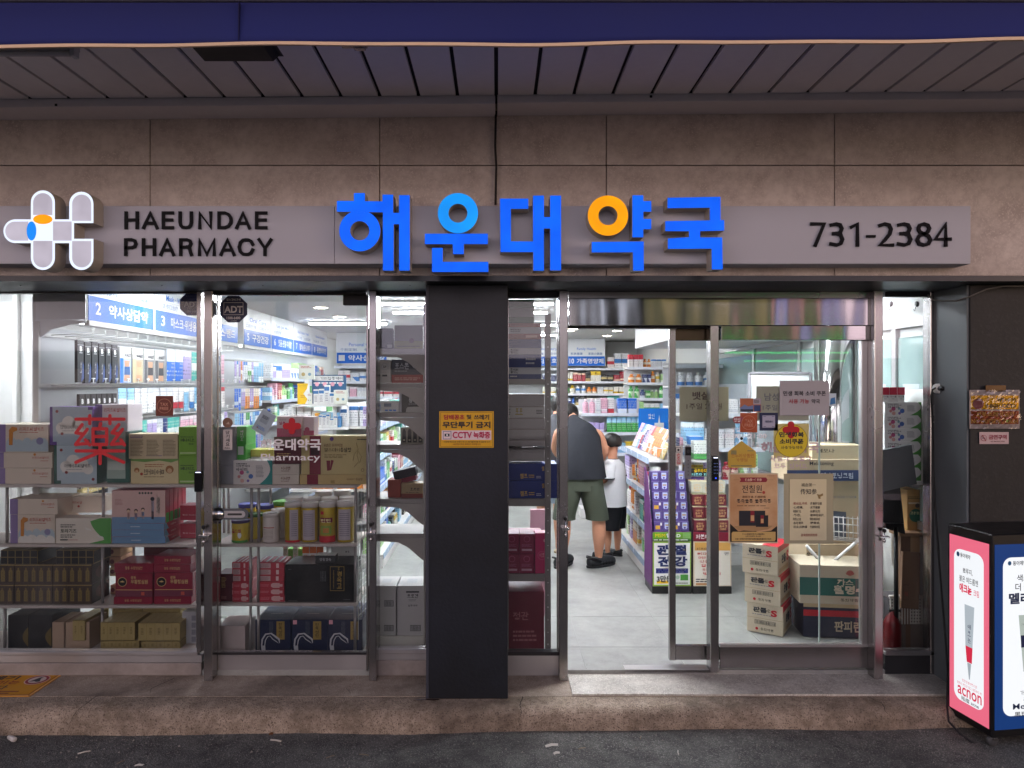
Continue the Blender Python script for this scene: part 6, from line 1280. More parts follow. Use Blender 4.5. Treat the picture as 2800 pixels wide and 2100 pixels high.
o = carton('D',1760,752,1875,985,D1+.02,.1,pm('#c9c2be',0.45,0.04),'white carton with a wreath mark, second shelf of the narrow pane','carton'); sit(o,z3[1]); dsc(o,.5,.7,.3,LGREY); dsc(o,.5,.7,.24,pm('#d6d0cc'),lift=EPS*2.4); tt(o,'알파',.35,.64,.65,.76,INK,lift=EPS*4); rc(o,.25,.28,.7,.36,INK,'print_panel')
o = carton('D',1882,750,2200,985,D1+.02,.1,pm('#33353f',0.4,0.06),'dark carton with a red band, second shelf of the narrow pane','carton'); sit(o,z3[1]); rc(o,0,0,1,.35,pm('#a3443e'),'print_band'); tt(o,'포스톤',.1,.58,.55,.86,LGREY,bold=.04); tt(o,'G',.66,.62,.8,.88,LGREY,bold=.03); fine(o,.1,.48,.5,.54,1,LGREY); fine(o,.1,.1,.9,.25,2,pm('#d8b0a0'))
o = carton('D',1960,1080,2200,1278,D1+.02,.1,pm('#1f2422',0.35,0.06),'black carton with white Korean lettering, third shelf of the narrow pane','carton'); sit(o,z3[2]); tt(o,'생록천',.4,.5,.88,.74,WHITE,bold=.015); fine(o,.4,.4,.9,.46,1,LGREY); fine(o,.4,.8,.7,.85,1,LGREY); shp(o,[(.28,0),(1,0),(1,.3),(.36,.28),(.3,.18)],pm('#b9b6b0'),'print_panel'); rc(o,0,0,.1,1,LGREY,'print_band')
o = carton('D',1770,1165,1955,1278,D1+.03,.08,WHITE,'small white and blue carton beside the black lettered carton','carton'); sit(o,z3[2]); rc(o,.2,.5,.6,.8,pm('#8d98a8'),'print_panel'); 
for k in range(3): rc(o,.25+.22*k,.12,.42+.22*k,.24,BLUE,'print_band')
o = carton('D',1972,1428,2200,1592,D1+.02,.1,pm('#8d8678',0.4,0.06),'carton showing four dark bottles, fourth shelf of the narrow pane','carton'); sit(o,z3[3])
for k in range(4): shp(o,[(.08+.24*k,.1),(.24+.24*k,.1),(.24+.24*k,.75),(.2+.24*k,.92),(.12+.24*k,.92),(.08+.24*k,.75)],DKB,'bottle_print'); dsc(o,.16+.24*k,.25,.045,pm('#a59c88'),lift=EPS*2.4)
o = carton('E',1982,765,2200,912,D1+.02,.12,pm('#a58c68',0.5,0.06),'tan and brown carton, fifth shelf of the narrow pane','carton'); sit(o,z3[4]); rc(o,0,0,1,.3,pm('#7c3a30'),'print_band'); tt(o,'호르반',.4,.5,.85,.7,INK,bold=.02); fine(o,.2,.36,.9,.42,1,INK); h5=o['_h']
o = carton('E',1845,745,1975,925,D1+.03,.12,pm('#9a4a3c',0.6,0.1),'brick red carton beside the tan carton','carton'); sit(o,z3[4])
o = carton('E',1910,640,2140,725,D1+.06,.1,pm('#2a2530',0.3,0.08),'dark slanted carton lying on the tan carton','carton'); o.location.z = z3[4]+h5+.03; o.rotation_euler=(0,math.radians(-13),0); bx('wedge',-.05,.06,-.04,.05,-.03,-.001,DKRED,o)
for r,(ya,yb) in enumerate(((805,1060),(548,800))):
    for k,(xa,xb) in enumerate(((1690,1928),(1938,2200))):
        o = carton('F',xa,ya,xb,yb,D1+.02,.22,pm('#c9c5c4',0.55,0.04),f"{('lower','upper')[r]} {('left','right')[k]} white shipping carton at the foot of the narrow pane",'carton','white shipping cartons')
        zz0 = at('F',0,1062,D1+.02).z; sit(o,zz0+r*.152)
        if r and k: tt(o,'트로겐',.38,.52,.8,.68,INK,bold=.02); rc(o,.34,.73,.84,.79,INK,'print_band'); fine(o,.44,.38,.72,.48,2,GREY); tt(o,'일동제약',.42,.18,.78,.26,INK)
        else: rc(o,.5,.18,.9,.42,INK,'print_frame'); rc(o,.515,.2,.885,.40,pm('#c9c5c4'),'print_panel',lift=EPS*1.5); barcode(o,.53,.21,.87,.39,INK)
        rc(o,.3,.3,.7,.7,LGREY,'print_panel','T')
bx('stand', at('F',1690,0,D1).x, at('F',2200,0,D1).x, .11, .34, .001, zz0-.001, OFFW, o, rel=o.location) if False else None
tag(bx('carton_plinth', at('F',1690,0,D1).x, at('F',2200,0,D1).x, .11, .34, .001, zz0-.001, OFFW, None, c=.002), 'low pale plinth under the white shipping cartons', 'plinth')
tag(bx('green_slip', at('F',2040,0,4.9).x, at('F',2205,0,4.9).x, .62, .80, .30, .33, pm('#3aa56a',0.4,.1), None, c=.002), 'bright green flat pack on the floor beyond the shipping cartons', 'packet')
bx('stack', -.08, .08, -.08, .08, -.299, -.001, WHITE, bpy.data.objects['green_slip'])

# ================================================================== NARROW PANE RIGHT OF THE PILLAR
L4 = (1040,1365,1570)
X0, X1 = at('P',1380,0,D1).x, at('P',1490,0,D1).x
e = empty('slotted_rack', ((X0+X1)/2,.09,0), 0, 'grey slotted steel rack in the narrow pane beside the doorway', 'rack'); r = e.location
SLM = pm('#8f8886',0.4,0.06,0.2)
for p,t in ((1036,.034),(1363,.046),(1568,.046)): z=at('P',0,p,D1).z; bx('shelf', X0-.02, X1+.02, .09, .42, z-t, z-.001, SLM, e, c=.002, rel=r)
ux0, ux1 = at('P',1490,0,D1-.03).x, at('P',1506,0,D1-.03).x
bx('upright', ux0, ux1, .06, .085, 0.01, at('P',0,860,D1).z, SLM, e, c=.002, rel=r)
for k in range(26): 
    z=.12+.075*k; bx('slot', (ux0+ux1)/2-.004, (ux0+ux1)/2+.004, .0585, .0598, z, z+.004+.004*(k%3==0), pm('#d8d4d0'), e, rel=r)
tube('front_bar', [(X0-r.x,-.03,at('P',0,1221,D1).z),(X1-r.x,-.03,at('P',0,1221,D1).z)], .006, CHROME, e, 8)
def c4(y0,y1,x0,x1,mat,lab,z=None,d=D1,dep=.2): 
    o = carton('P',x0,y0,x1,y1,d,dep,mat,lab,'carton'); 
    if z is not None: sit(o,z)
    return o
z4=[at('P',0,p,D1).z for p in (1036,1363,1568)]
o = c4(928,1036,1375,1481,pm('#1b2f6e',0.4,0.06),'navy and white carton on the upper shelf of the pane beside the doorway',z4[0]); rc(o,0,.12,1,.29,LGREY,'print_band'); rc(o,0,.62,1,.78,LGREY,'print_band'); tt(o,'콜대원',.2,.64,.4,.76,INK); tt(o,'콜대원',.2,.14,.4,.27,INK); fine(o,.6,.35,.9,.55,2,LGREY); fine(o,.2,.03,.4,.1,1,LGREY); hz=o['_h']
o = c4(883,927,1375,1480,pm('#9a5a52',0.45,0.06),'reddish and white carton on the navy carton beside the doorway',z4[0]+hz+.001); rc(o,0,.35,1,.75,LGREY,'print_band'); fine(o,.2,.45,.5,.65,2,INK); hz+=o['_h']
rc(o,.6,.1,.9,.25,pm('#d8b0a0'),'print_panel')
o = c4(817,880,1375,1460,pm('#3f6b52',0.45,0.06),'green and white carton topmost in the pane beside the doorway',z4[0]+hz+.003); rc(o,0,.25,1,.65,LGREY,'print_band')
z = at('P',0,1262,D1).z
slab = [(1262,1225,'grey'),(1217,1195,'g'),(1193,1163,'g'),(1161,1132,'g'),(1130,1098,'w'),(1096,1064,'g')]
zc4 = at('P',0,1262,D1).z+.001
for k,(b,t,_) in enumerate(slab):
    h = (b-t)*D1/FP
    o = c4(t,b,1375,1490,pm('#a39c9b' if _!='w' else '#b7b2ae',0.45,0.05),('lowest','second','third','fourth','fifth','topmost')[k]+' flat grey carton of the pile beside the doorway',zc4); zc4 += o['_h']+.0008
    rc(o,0,.9,1,.97,pm('#8a7a78'),'print_band')
    if _=='w': tt(o,'포포',.3,.25,.48,.8,pm('#a08a3a'),bold=.03); fine(o,.1,.2,.2,.8,4,INK); fine(o,.8,.3,.95,.7,3,INK)
zn = z4[1]
for k,(ya,yb) in enumerate(((1313,1361),(1265,1311))):
    o = c4(ya,yb,1375,1523,pm('#1c2f78',0.35,0.06),('lower','upper')[k]+' deep blue carton with gold letters behind the slotted upright',zn,D1+.01); zn += o['_h']+.0008; tt(o,'챔프',.32,.12,.46,.42,GOLD,bold=.03); fine(o,.48,.15,.6,.38,2,GOLD); tt(o,'챔프',.72,.58,.82,.85,GOLD,bold=.03); fine(o,.62,.12,.72,.3,2,LGREY); rc(o,.78,.1,.88,.32,LGREY,'print_panel')
for r_i in range(2):
    for k,(xa,xb) in enumerate(((1380,1420),(1421,1461))):
        o = c4(1512,1566,xa,xb,pm('#8a2348',0.4,0.06),f"{('lower','upper')[r_i]} {('left','right')[k]} magenta carton of the four beside the doorway",z4[2]+r_i*.1215,D1,.16); sc_=(.12/o['_h']); 
        o.scale=(1,1,sc_); dsc(o,.5,.74,.22,pm('#b0577a')); dsc(o,.5,.74,.18,pm('#8a2348'),lift=EPS*2.4); fine(o,.4,.66,.6,.82,3,pm('#c98aa4')); fine(o,.15,.35,.85,.5,3,pm('#b0678a')); rc(o,.15,.14,.85,.24,pm('#c9a0b0'),'print_band')
o = c4(1452,1562,1463,1497,pm('#c23268',0.4,0.05),'tall bright pink carton at the right of the magenta cartons',z4[2],D1,.1); dsc(o,.55,.45,.36,pm('#d8608c')); dsc(o,.55,.45,.31,pm('#c23268'),lift=EPS*2.4); tt(o,'이로',.35,.4,.75,.52,PINK,lift=EPS*4); dsc(o,.8,.82,.14,PINK)
o = c4(1425,1450,1378,1480,pm('#8a2348',0.4,0.06),'wide magenta carton at the back above the four',z4[2]+.16,D1+.2,.1); bx('support',-.1,.1,-.05,.05,-.16,-.001,pm('#8a2348',0.4,0.06),o)
o = c4(1600,1772,1380,1487,pm('#6e2034',0.4,0.08),'dark red carton on the floor of the pane beside the doorway',.04,D1+.02,.3); tt(o,'정관',.2,.55,.6,.68,pm('#a86a70'),bold=.02); fine(o,.2,.2,.8,.4,3,pm('#a86a70')); bx('foot',-.1,.1,-.12,.12,-.039,-.001,BLACK,o)
tag(bx('pink_stand', at('P',1450,0,5.2).x, at('P',1490,0,5.2).x, .96, 1.0, .001, .78, pm('#c99aa8',0.5,.05), None, c=.002), 'pale pink upright card behind the magenta cartons', 'stand')

# ================================================================== RIGHT OF THE DOOR
def oriented(lab, corner, wl, wr, h, z, ang, mat, cat='carton', grp=None):
    """carton standing at an angle, its nearest bottom corner at a point; left face wl wide, right face wr"""
    o = ob('shipping_carton', cboxmesh(wl, wr, h, .003), mat, None, None, (0,0,-ang)); o['_w'],o['_d'],o['_h']=wl,wr,h
    R = Matrix.Rotation(-ang,3,'Z'); off = R @ Vector((wl/2,-wr/2,0)); o.location = Vector((corner.x,corner.y,z))-off; return tag(o,lab,cat,grp)
BOXC = pm('#d2c5ac',0.65,0.06); 
z=.004; dco = 4.76
for k,(xc,lab) in enumerate(((2141,'lowest'),(2134,'middle'),(2127,'topmost'))):
    cpt = at('P',xc,1740,dco); o = oriented(lab+' beige and red carton in the tilted stack of three behind the fixed glass',Vector((cpt.x,cpt.y,0)),.235,.29,.200,z,math.radians(33+k*1.5),BOXC,'carton','beige and red cartons'); z += .201
    tt(o,'판콜',.18,.70,.56,.88,INK,bold=.04); tt(o,'에스',.57,.72,.66,.86,INK); tt(o,'S',.67,.62,.84,.84,RED,bold=.05); fine(o,.15,.6,.82,.66,1,GREY); rc(o,.22,.30,.80,.44,INK,'print_frame'); rc(o,.23,.31,.79,.43,BOXC,'print_panel',lift=EPS*1.5); barcode(o,.25,.32,.77,.42,INK); tt(o,'동화약품',.38,.1,.75,.19,INK); dsc(o,.28,.14,.04,RED); rc(o,0,.5,1,.51,pm('#a8906c'),'print_line')
    rc(o,0,.80,1,1,RED,'print_band','R'); tt(o,'판콜',.3,.36,.66,.66,INK,'R',bold=.04); tt(o,'S',.72,.34,.92,.70,RED,'R',bold=.05); rc(o,.1,.1,.9,.24,pm('#bda47e'),'print_panel','R'); rc(o,.55,.0,1,1,RED,'print_band','T')
# side carton with a green band, dark carton below it
cp = at('P',2183,1752,4.78)
def frontbox(lab, c, x0,y0,x1,y1,d,dep,mat,z=None,rz=0,cat='carton'):
    o = carton(c,x0,y0,x1,y1,d,dep,mat,lab,cat,None,'shipping_carton',rz,.003)
    if z is not None: sit(o,z)
    return o
o = frontbox('dark blue and red carton lying lowest right of the tilted stack','X',1745,1318,1905,1392,4.74,.3,pm('#23283f',0.5,0.08),.003,math.radians(-7)); rc(o,.0,.62,1,.8,RED,'print_band'); tt(o,'판피린',.4,.18,.75,.5,pm('#d8c8a8'),bold=.03); rc(o,0,.88,1,1,pm('#c9b28c'),'print_band'); hz=o['_h']
o = frontbox('beige carton with a wide green band and a red fan mark','X',1737,1232,1905,1316,4.72,.3,BOXC,hz+.005,math.radians(-7)); rc(o,0,.22,1,.68,pm('#2f6a60',0.5,.05),'print_band'); tt(o,'까스',.46,.50,.66,.66,pm('#e4d8c0'),bold=.03); tt(o,'활명수',.42,.27,.82,.50,pm('#e4d8c0'),bold=.05); tt(o,'동화약품',.5,.08,.72,.16,INK)
for k in range(7): 
    a=math.radians(30+20*k); shp(o,[(.62,.74),(.62+.055*math.cos(a-.12),.74+.15*math.sin(a-.12)),(.62+.055*math.cos(a+.12),.74+.15*math.sin(a+.12))],RED,'print_fan')
hz += o['_h']
hx=at('X',1905,0,4.95).x
o = frontbox('kraft carton with dark letters behind the white cross braces','M',940,1062,1500,1330,5.0,.3,pm('#c2ae90',0.7,0.07),None); tt(o,'알포드',.0,.52,.2,.72,INK,bold=.03); tt(o,'리버스',.36,.42,.62,.58,INK,bold=.03); tt(o,'동화약품',.78,.12,.92,.18,INK); bx('support',-o['_w']/2,o['_w']/2,-.14,.14,-o.location.z+.002,-.001,KRAFT,o)
ztop=o.location.z+o['_h']
o = frontbox('tall kraft carton with a dark window behind the cream poster','M',1000,425,1500,1058,5.02,.28,pm('#c4b092',0.7,0.07),ztop+.001); rc(o,.0,.0,1,.0015,KRAFT); tt(o,'4X 10CASE X 1/60CM',.42,.72,.88,.76,GREY); shp(o,[(.42,.05),(.68,.05),(.68,.5),(.42,.52)],pm('#4a5260',.3),'print_panel'); ztop+=o['_h']
o = frontbox('kraft carton with a navy band and white Korean letters','M',740,205,1500,422,5.0,.28,pm('#c2ae90',0.7,0.07),ztop+.002); rc(o,0,0,1,.5,pm('#2b3c66',.5,.05),'print_band'); tt(o,'멜라토닝크림',.45,.1,.88,.38,pm('#cfd6e4'),bold=.02); tt(o,'Melatoning',.3,.68,.62,.9,INK); ztop+=o['_h']
o = frontbox('pale cream carton lying topmost of the kraft stack','M',1000,60,1500,200,5.03,.3,pm('#d8c6a4',0.6,0.06),ztop+.002); tt(o,'레모나',.1,.45,.45,.72,INK)
# white trolley with basket and cross braces
tr = empty('wire_trolley', (at('M',1340,0,4.85).x,.6,0), 0, 'white wire basket trolley with crossed braces behind the fixed glass', 'trolley'); r_=tr.location
def P3(c,x,y,d): v=at(c,x,y,d); return (v.x-r_.x,v.y-r_.y,v.z-r_.z)
tube('brace',[P3('M',940,1075,4.9),P3('M',1165,1330,4.9)],.011,WHITE,tr,10); tube('brace',[P3('M',1500,990,4.88),P3('M',1130,1310,4.88)],.011,WHITE,tr,10)
for k in range(7): tube('wire',[P3('M',1215+48*k,785,4.84),P3('M',1220+48*k,1015,4.84)],.003,WHITE,tr,5)
for y in (785,850,930,985,1000,1015): tube('wire',[P3('M',1200,y,4.84),P3('M',1520,y+28,4.84)],.0035,WHITE,tr,5)
# shelving and board behind the posters
unit('white shelving behind the papers on the fixed glass', 1.72, 2.5, 2.4, .3, (1.42,1.1,.8,.5), [], 1.55)
fill((1.74,2.41),(2.48,2.41),1.42,'F','the top of the shelving behind the papers',(.12,.22),(.06,.12),.12,('carton','pouch'),[0,12,9,10,5]); fill((1.74,2.41),(2.48,2.41),1.1,'F','the second shelf behind the papers',(.15,.24),(.06,.12),.12,('carton','bottle'),[12,0,9,3]); fill((1.74,2.41),(2.48,2.41),.8,'F','the third shelf behind the papers',(.15,.24),(.06,.12),.12,('carton','bottle'))
X0,X1,Z0,Z1 = rectat('L',385,895,975,1400,5.6)
wb = empty('white_board', ((X0+X1)/2,1.38,0), 0, 'white standing board in a grey frame behind the papers', 'board'); r_=wb.location
bx('panel',X0,X1,1.37,1.385,Z0,Z1,pm('#dfe6e4',0.3,.02),wb,rel=r_); bx('frame',X0-.02,X0-.001,1.36,1.39,.01,Z1+.01,GREY,wb,rel=r_); bx('frame',X0,X1,1.362,1.388,Z1+.0005,Z1+.018,GREY,wb,rel=r_); bx('frame',X1+.001,X1+.02,1.36,1.39,.01,Z1+.01,GREY,wb,rel=r_)
lathe('mirror_column',[(.14,0.001),(.14,2.49)],steel('column_steel',.75,.1,stretch=(1,1,.2),wav=.5),None,(at('L',1290,0,5.2).x,.96+.1,0),28)
tag(bpy.data.objects['mirror_column'],'polished round steel column behind the right part of the glass','column')
# glazed wall along the right
gw = empty('glazed_partition', (2.63,.2,.9), 0, 'steel framed glazed partition on the right wall inside', 'partition'); r_=gw.location
MIR = pm('#9db4b0',0.08,0.1,0.0,4,0.8)
for y0,y1 in ((.12,.42),(.50,.95),(1.02,1.9),(2.0,3.0),(3.1,4.4)):
    bx('pane',2.628,2.636,y0,y1,.85,2.0,MIR,gw,rel=r_); bx('frame',2.612,2.639,y1,y1+.05,.5,2.06,STEELD,gw,c=.002,rel=r_)
    for q in range(2): bx('notice',2.6255,2.6275,y0+.06,y1-.06,1.05+.42*q,1.28+.42*q,pm('#c4ccd0',.5,.1),gw,rel=r_)
bx('head_rail',2.612,2.639,.1,4.4,2.061,2.12,STEELD,gw,rel=r_); bx('sill_rail',2.612,2.639,.1,4.4,.8,.849,STEELD,gw,rel=r_)
# wall hooks seen in the far right pane
for k,(y,z) in enumerate(((.516,2.236),(.225,2.203))):
    h_e=empty('wall_hook',(2.6395,y,z),0,('farther','nearer')[k]+' black round hook high on the white wall at the far right','hook','black round hooks')
    lathe('disc',[(0,0),(.018,0),(.018,.006),(0,.008)],BLACK,h_e,None,14,(0,math.radians(-90),0)); tube('hook',[(-.008,0,-.01),(-.012,0,-.035),(-.018,.0,-.044),(-.022,.0,-.034)],.003,STEEL,h_e,5)
# cartons with balls, far right pane
zs6=at('N',0,0,4.36).z; zb6 = at('O',0,422,4.36).z
sh6=tag(bx('wall_shelf',at('O',250,0,4.36).x,at('O',720,0,4.36).x,.11,.38,zb6-.028,zb6-.001,WHITE,None,c=.002),'white shelf carrying the ball printed cartons in the far right pane','shelf')
for k in range(6):
    aimi('O',255,0,642,132,4.36,.2,GRN,f'{("lowest","second","third","fourth","fifth","topmost")[k]} white carton with coloured balls of the left pile in the far right pane',zb6+.0803*k,'ball printed cartons, left pile')
for k in range(7):
    o=carton('O',646,0,735,132,4.335,.2,WHITE,f'{("lowest","second","third","fourth","fifth","sixth","topmost")[k]} white carton of the right pile in the far right pane','carton','ball printed cartons, right pile'); sit(o,zb6+.0803*k); fine(o,.25,.82,.9,.9,1,INK); tt(o,'지방',.25,.7,.7,.82,INK); tt(o,'아이',.25,.48,.75,.66,INK,bold=.03); fine(o,.3,.15,.8,.22,1,REDT)
for k in range(3):
    o=carton('N',225+78*k,1135,300+78*k,1283,4.40,.1,WHITE,f'red topped white carton, {ORD[k]} from the left above the ball printed cartons','carton','red topped cartons'); sit(o,zb6+.0803*6+.001); rc(o,0,.48,1,1,pm('#c92a48'),'print_panel'); tt(o,'판시롤',.1,.3,.9,.42,INK); fine(o,.3,.18,.7,.24,1,INK)
# screen seen from behind on its stand
sc=empty('pos_screen',(at('O',400,0,4.30).x,.06,.3),0,'dark tilted back of a flat screen on a black stand','screen'); r_=sc.location
def Q3(pts,d): return [(at('O',x,y,d).x-r_.x,at('O',x,y,d).z-r_.z) for x,y in pts]
prism('screen_back',Q3([(215,118),(525,60),(578,455),(225,535)],4.29),-.012,.018,pm('#55585c',0.45,.06),sc); prism('neck',Q3([(250,500),(420,490),(470,965),(250,900)],4.31),.02,.06,pm('#17171a',0.5,.06),sc); prism('foot_plate',Q3([(245,850),(430,850),(425,880),(250,890)],4.29),-.03,.05,BLACK,sc)
tube('pole',[(at('O',375,880,4.29).x-r_.x,0,at('O',0,880,4.29).z-r_.z),(at('O',410,1650,4.29).x-r_.x,0.03,-.24)],.012,BLACK,sc,10); tube('pole',[(at('O',410,1650,4.29).x-r_.x,.03,-.24),(at('O',435,1800,4.29).x-r_.x,.04,-.298)],.014,BLACK,sc,10)
o=carton('O',482,515,705,930,4.42,.16,pm('#a9834f',0.6,.08),'brown paper parcel with a round green seal below the shelf','parcel',None,'paper_parcel'); dsc(o,.38,.38,.30,pm('#1f5a48'),'print_seal'); tt(o,'고마가드',.12,.40,.66,.48,pm('#d8d8a8'),mirror=True,bold=.03,lift=EPS*4); fine(o,.02,.78,.6,.85,2,pm('#3a4a30')); rc(o,.05,.66,.95,.70,pm('#cfc0a4'),'tape'); dsc(o,.45,.62,.1,pm('#4a4038'))
bx('support',-.06,.06,-.06,.06,-o.location.z+.002,-.001,KRAFT,o)
o=carton('O',420,985,600,1550,4.36,.02,pm('#7d5f49',0.7,.08),'flattened brown cardboard leaning under the paper parcel','cardboard',None,'cardboard_sheet'); o.rotation_euler=(math.radians(-4),math.radians(4),0); rc(o,.1,.15,.4,.42,pm('#5e4536'),'print_frame'); rc(o,.12,.16,.38,.41,pm('#7d5f49'),'print_panel',lift=EPS*1.8); tt(o,'취급',.15,.22,.35,.3,REDT,lift=EPS*3); o.location.z-=.1
o=carton('O',405,950,640,985,4.34,.12,pm('#8a6a50',0.7,.08),'open cardboard flap above the leaning sheet','cardboard',None,'cardboard_flap'); bx('support',-.03,.03,0,.05,-o.location.z+.002,-.001,pm('#6d5240',.7),o)
# perforated basket, extinguisher
X0,X1,Z0,Z1=rectat('R',310,-60,675,208,4.40); bs=empty('plastic_basket',((X0+X1)/2,.16,Z0),0,'white perforated plastic basket low in the far right pane','basket'); w=(X1-X0); h=Z1-Z0
nx,nz=13,8; vs,fs=[],[]
for i in range(nx): bx('rib',-w/2+w*i/nx,-w/2+w*(i+.42)/nx,-.003,.003,0,h,OFFW,bs)
for j in range(nz+1): bx('band',-w/2,w/2,.0032,.006,h*j/(nz+.5),h*(j+.42)/(nz+.5),OFFW,bs)
bx('rim',-w/2-.006,w/2+.006,-.008,.012,h,h+.014,OFFW,bs,c=.003); bx('inside',-w/2+.01,w/2-.01,.03,.2,0.002,h*.9,pm('#4a4648',.7),bs); bx('support',-w/2,w/2,0,.2,-Z0+.002,-.001,pm('#6d6058',.7,.08),bs)
v=at('R',340,462,4.33); fe=empty('fire_extinguisher',(v.x,.1,.003),0,'red fire extinguisher half hidden behind the steel post','extinguisher'); hh=at('R',0,50,4.34).z
lathe('cylinder',[(0,0),(.045,0),(.05,.01),(.05,hh*.72),(.03,hh*.85),(.016,hh*.9),(.016,hh*.94),(0,hh*.95)],pm('#5e1418',.3,.06),fe); bx('handle',-.02,.05,-.008,.008,hh*.93,hh*.97,BLACK,fe,c=.002)
# wooden stool / cartons in shade at the foot of the far right pane
o=carton('R',440,210,700,462,4.42,.16,pm('#7a6a58',0.7,.08),'worn brown carton in the shade under the white basket','carton',None,'shipping_carton'); o.location.y+=.0; fine(o,.1,.1,.6,.25,3,pm('#5c5044')); o.location.z=.002
bs.children[-1].location.y += .0

# ================================================================== PAPERS AND STICKERS ON THE GLASS
def paper(c,x0,y0,x1,y1,d,mat,lab,cat='paper',name='paper',t=.0012):
    return carton(c,x0,y0,x1,y1,d,t,mat,lab,cat,None,name,0,0)
DG=DC-.0062; DI=DC+.0066
def vinyl(lab,items,mat,cat='vinyl lettering'):
    e=None
    for s,c,x0,y0,x1,y1,b in items:
        X0,X1,Z0,Z1=rectat(c,x0,y0,x1,y1,DG)
        if e is None: e=empty('vinyl_lettering',((X0+X1)/2,DG-DC,Z0),0,lab,cat)
        tx(s,X0-e.location.x,X1-e.location.x,Z0-e.location.z,Z1-e.location.z,0,mat,e,b)
    return e
RV=pm('#b81622',0.45,.03)
v0=at('B',1005,638,DG); yk=empty('vinyl_lettering',v0,0,'large red vinyl medicine character on the left window','vinyl lettering')
def stroke(pts,w=17):
    for k,((x0,y0),(x1,y1)) in enumerate(zip(pts,pts[1:])):
        dx,dy=x1-x0,y1-y0; l=math.hypot(dx,dy); a=math.atan2(dy,dx); P=[(x1+w*math.cos(a+t),y1+w*math.sin(a+t)) for t in [-math.pi/2+math.pi*q/6 for q in range(7)]]+[(x0+w*math.cos(a+t),y0+w*math.sin(a+t)) for t in [math.pi/2+math.pi*q/6 for q in range(7)]]
        NS_[0]+=1; mk('stroke',[(at('B',x,y,DG).x-v0.x,-.00004*NS_[0],at('B',x,y,DG).z-v0.z) for x,y in P],[tuple(range(len(P)))],RV,yk)
NS_=[0]
for q in ([(765,170),(1250,170)],[(905,135),(905,215)],[(1108,135),(1108,215)],[(828,225),(765,308),(825,318)],[(880,272),(762,425),(885,415)],[(860,378),(905,430)],[(1015,215),(1005,262)],[(938,268),(1076,268),(1076,425),(938,425),(938,268)],[(938,345),(1076,345)],[(1198,225),(1130,308),(1190,318)],[(1235,272),(1122,425),(1240,415)],[(1218,378),(1255,430)],[(768,490),(1250,490)],[(1010,430),(1010,618)],[(985,512),(765,605)],[(1035,512),(1248,605)]): stroke(q)
vinyl('white vinyl shop name in Korean and English on the swing door',[('해운대약국','E',560,368,1172,485,.03),('Pharmacy','E',565,520,1165,607,.006)],VIN)
def cross(c,x0,y0,x1,y1,lab,d=DG):
    X0,X1,Z0,Z1=rectat(c,x0,y0,x1,y1,d); w=X1-X0; h=Z1-Z0; cx=(X0+X1)/2; cz=(Z0+Z1)/2; a=min(w,h)*.19
    pts=[]
    for k in range(4):
        an=math.pi/2*k
        for q in range(7):
            t=-math.pi/2+math.pi*q/6; lx=(w if k%2==0 else h)/2-a+a*math.cos(t); ly=a*math.sin(t); pts.append((math.cos(an)*lx-math.sin(an)*ly,math.sin(an)*lx+math.cos(an)*ly))
        pts.append((math.cos(an)*a-math.sin(an)*a,math.sin(an)*a+math.cos(an)*a))
    e=empty('cross_sticker',(cx,d-DC,cz),0,lab,'sticker'); prism('cross',pts,-.0008,0,RV,e)
cross('E',785,155,972,325,'red cross sticker on the swing door glass above the shop name'); cross('L',698,1370,872,1545,'red cross sticker over the yellow round sticker on the fixed glass',DG-.003)
DSEC=pm('#1c2340',0.35,.04)
def octa(c,x0,y0,x1,y1,d,mat,lab,full=True):
    X0,X1,Z0,Z1=rectat(c,x0,y0,x1,y1,d); e=empty('security_sticker',((X0+X1)/2,d-DC,(Z0+Z1)/2),0,lab,'sticker','octagonal security stickers'); R=(X1-X0)/2/math.cos(math.pi/8); Rz=(Z1-Z0)/2/math.cos(math.pi/8)
    pt=lambda s:[(s*R*math.cos(math.pi/8+k*math.pi/4),s*Rz*math.sin(math.pi/8+k*math.pi/4)) for k in range(8)]
    prism('plate',pt(1),-.001,0,mat,e)
    W_=pm('#c9c3bd',.4) if full else pm('#5a66a8',.3)
    tx('ADT',-.62*R,.62*R,-.25*Rz,.22*Rz,-.0022,W_,e,.03)
    if full:
        for a in ((-.66,-.40,.66,-.375),(-.66,.44,.66,.465)): X=[a[0]*R,a[2]*R]; bx('frame_line',X[0],X[1],-.002,-.0012,a[1]*Rz,a[3]*Rz,W_,e)
        for a in (-.66,.635): bx('frame_line',a*R,(a+.025)*R,-.002,-.0012,-.374*Rz,.439*Rz,W_,e)
    tx('캡스경비구역',-.48*R,.48*R,.58*Rz,.74*Rz,-.0022,W_,e,.01); tx('1588-6400',-.46*R,.46*R,-.70*Rz,-.52*Rz,-.0022,W_,e,.02); tx('고객센터',-.2*R,.22*R,-.86*Rz,-.76*Rz,-.0022,W_,e,.0)
octa('D',152,107,428,375,DG,DSEC,'navy octagonal security sticker at the top of the swing door'); octa('A',1815,75,2050,305,DI,pm('#23307a',0.25,.1),'glossy blue octagonal security sign at the corner of the left window',False)
def taxfree(c,x0,y0,x1,y1,hexc,lab,d=DG):
    o=paper(c,x0,y0,x1,y1,d,pm(hexc,.45,.04),lab,'sticker','sticker'); L=pm('#c98d74',.5,.03)
    dsc(o,.5,.5,.42,L); dsc(o,.5,.5,.40,pm(hexc,.45,.04),lift=EPS*2.2); tt(o,'TAX',.27,.50,.73,.66,L,lift=EPS*3.2); tt(o,'FREE',.25,.30,.75,.45,L,lift=EPS*3.2)
taxfree('A',1570,1115,1745,1318,'#6d3426','brown tax free sticker on the left window'); taxfree('L',272,1287,445,1483,'#a8502c','orange brown tax free sticker on the fixed glass')
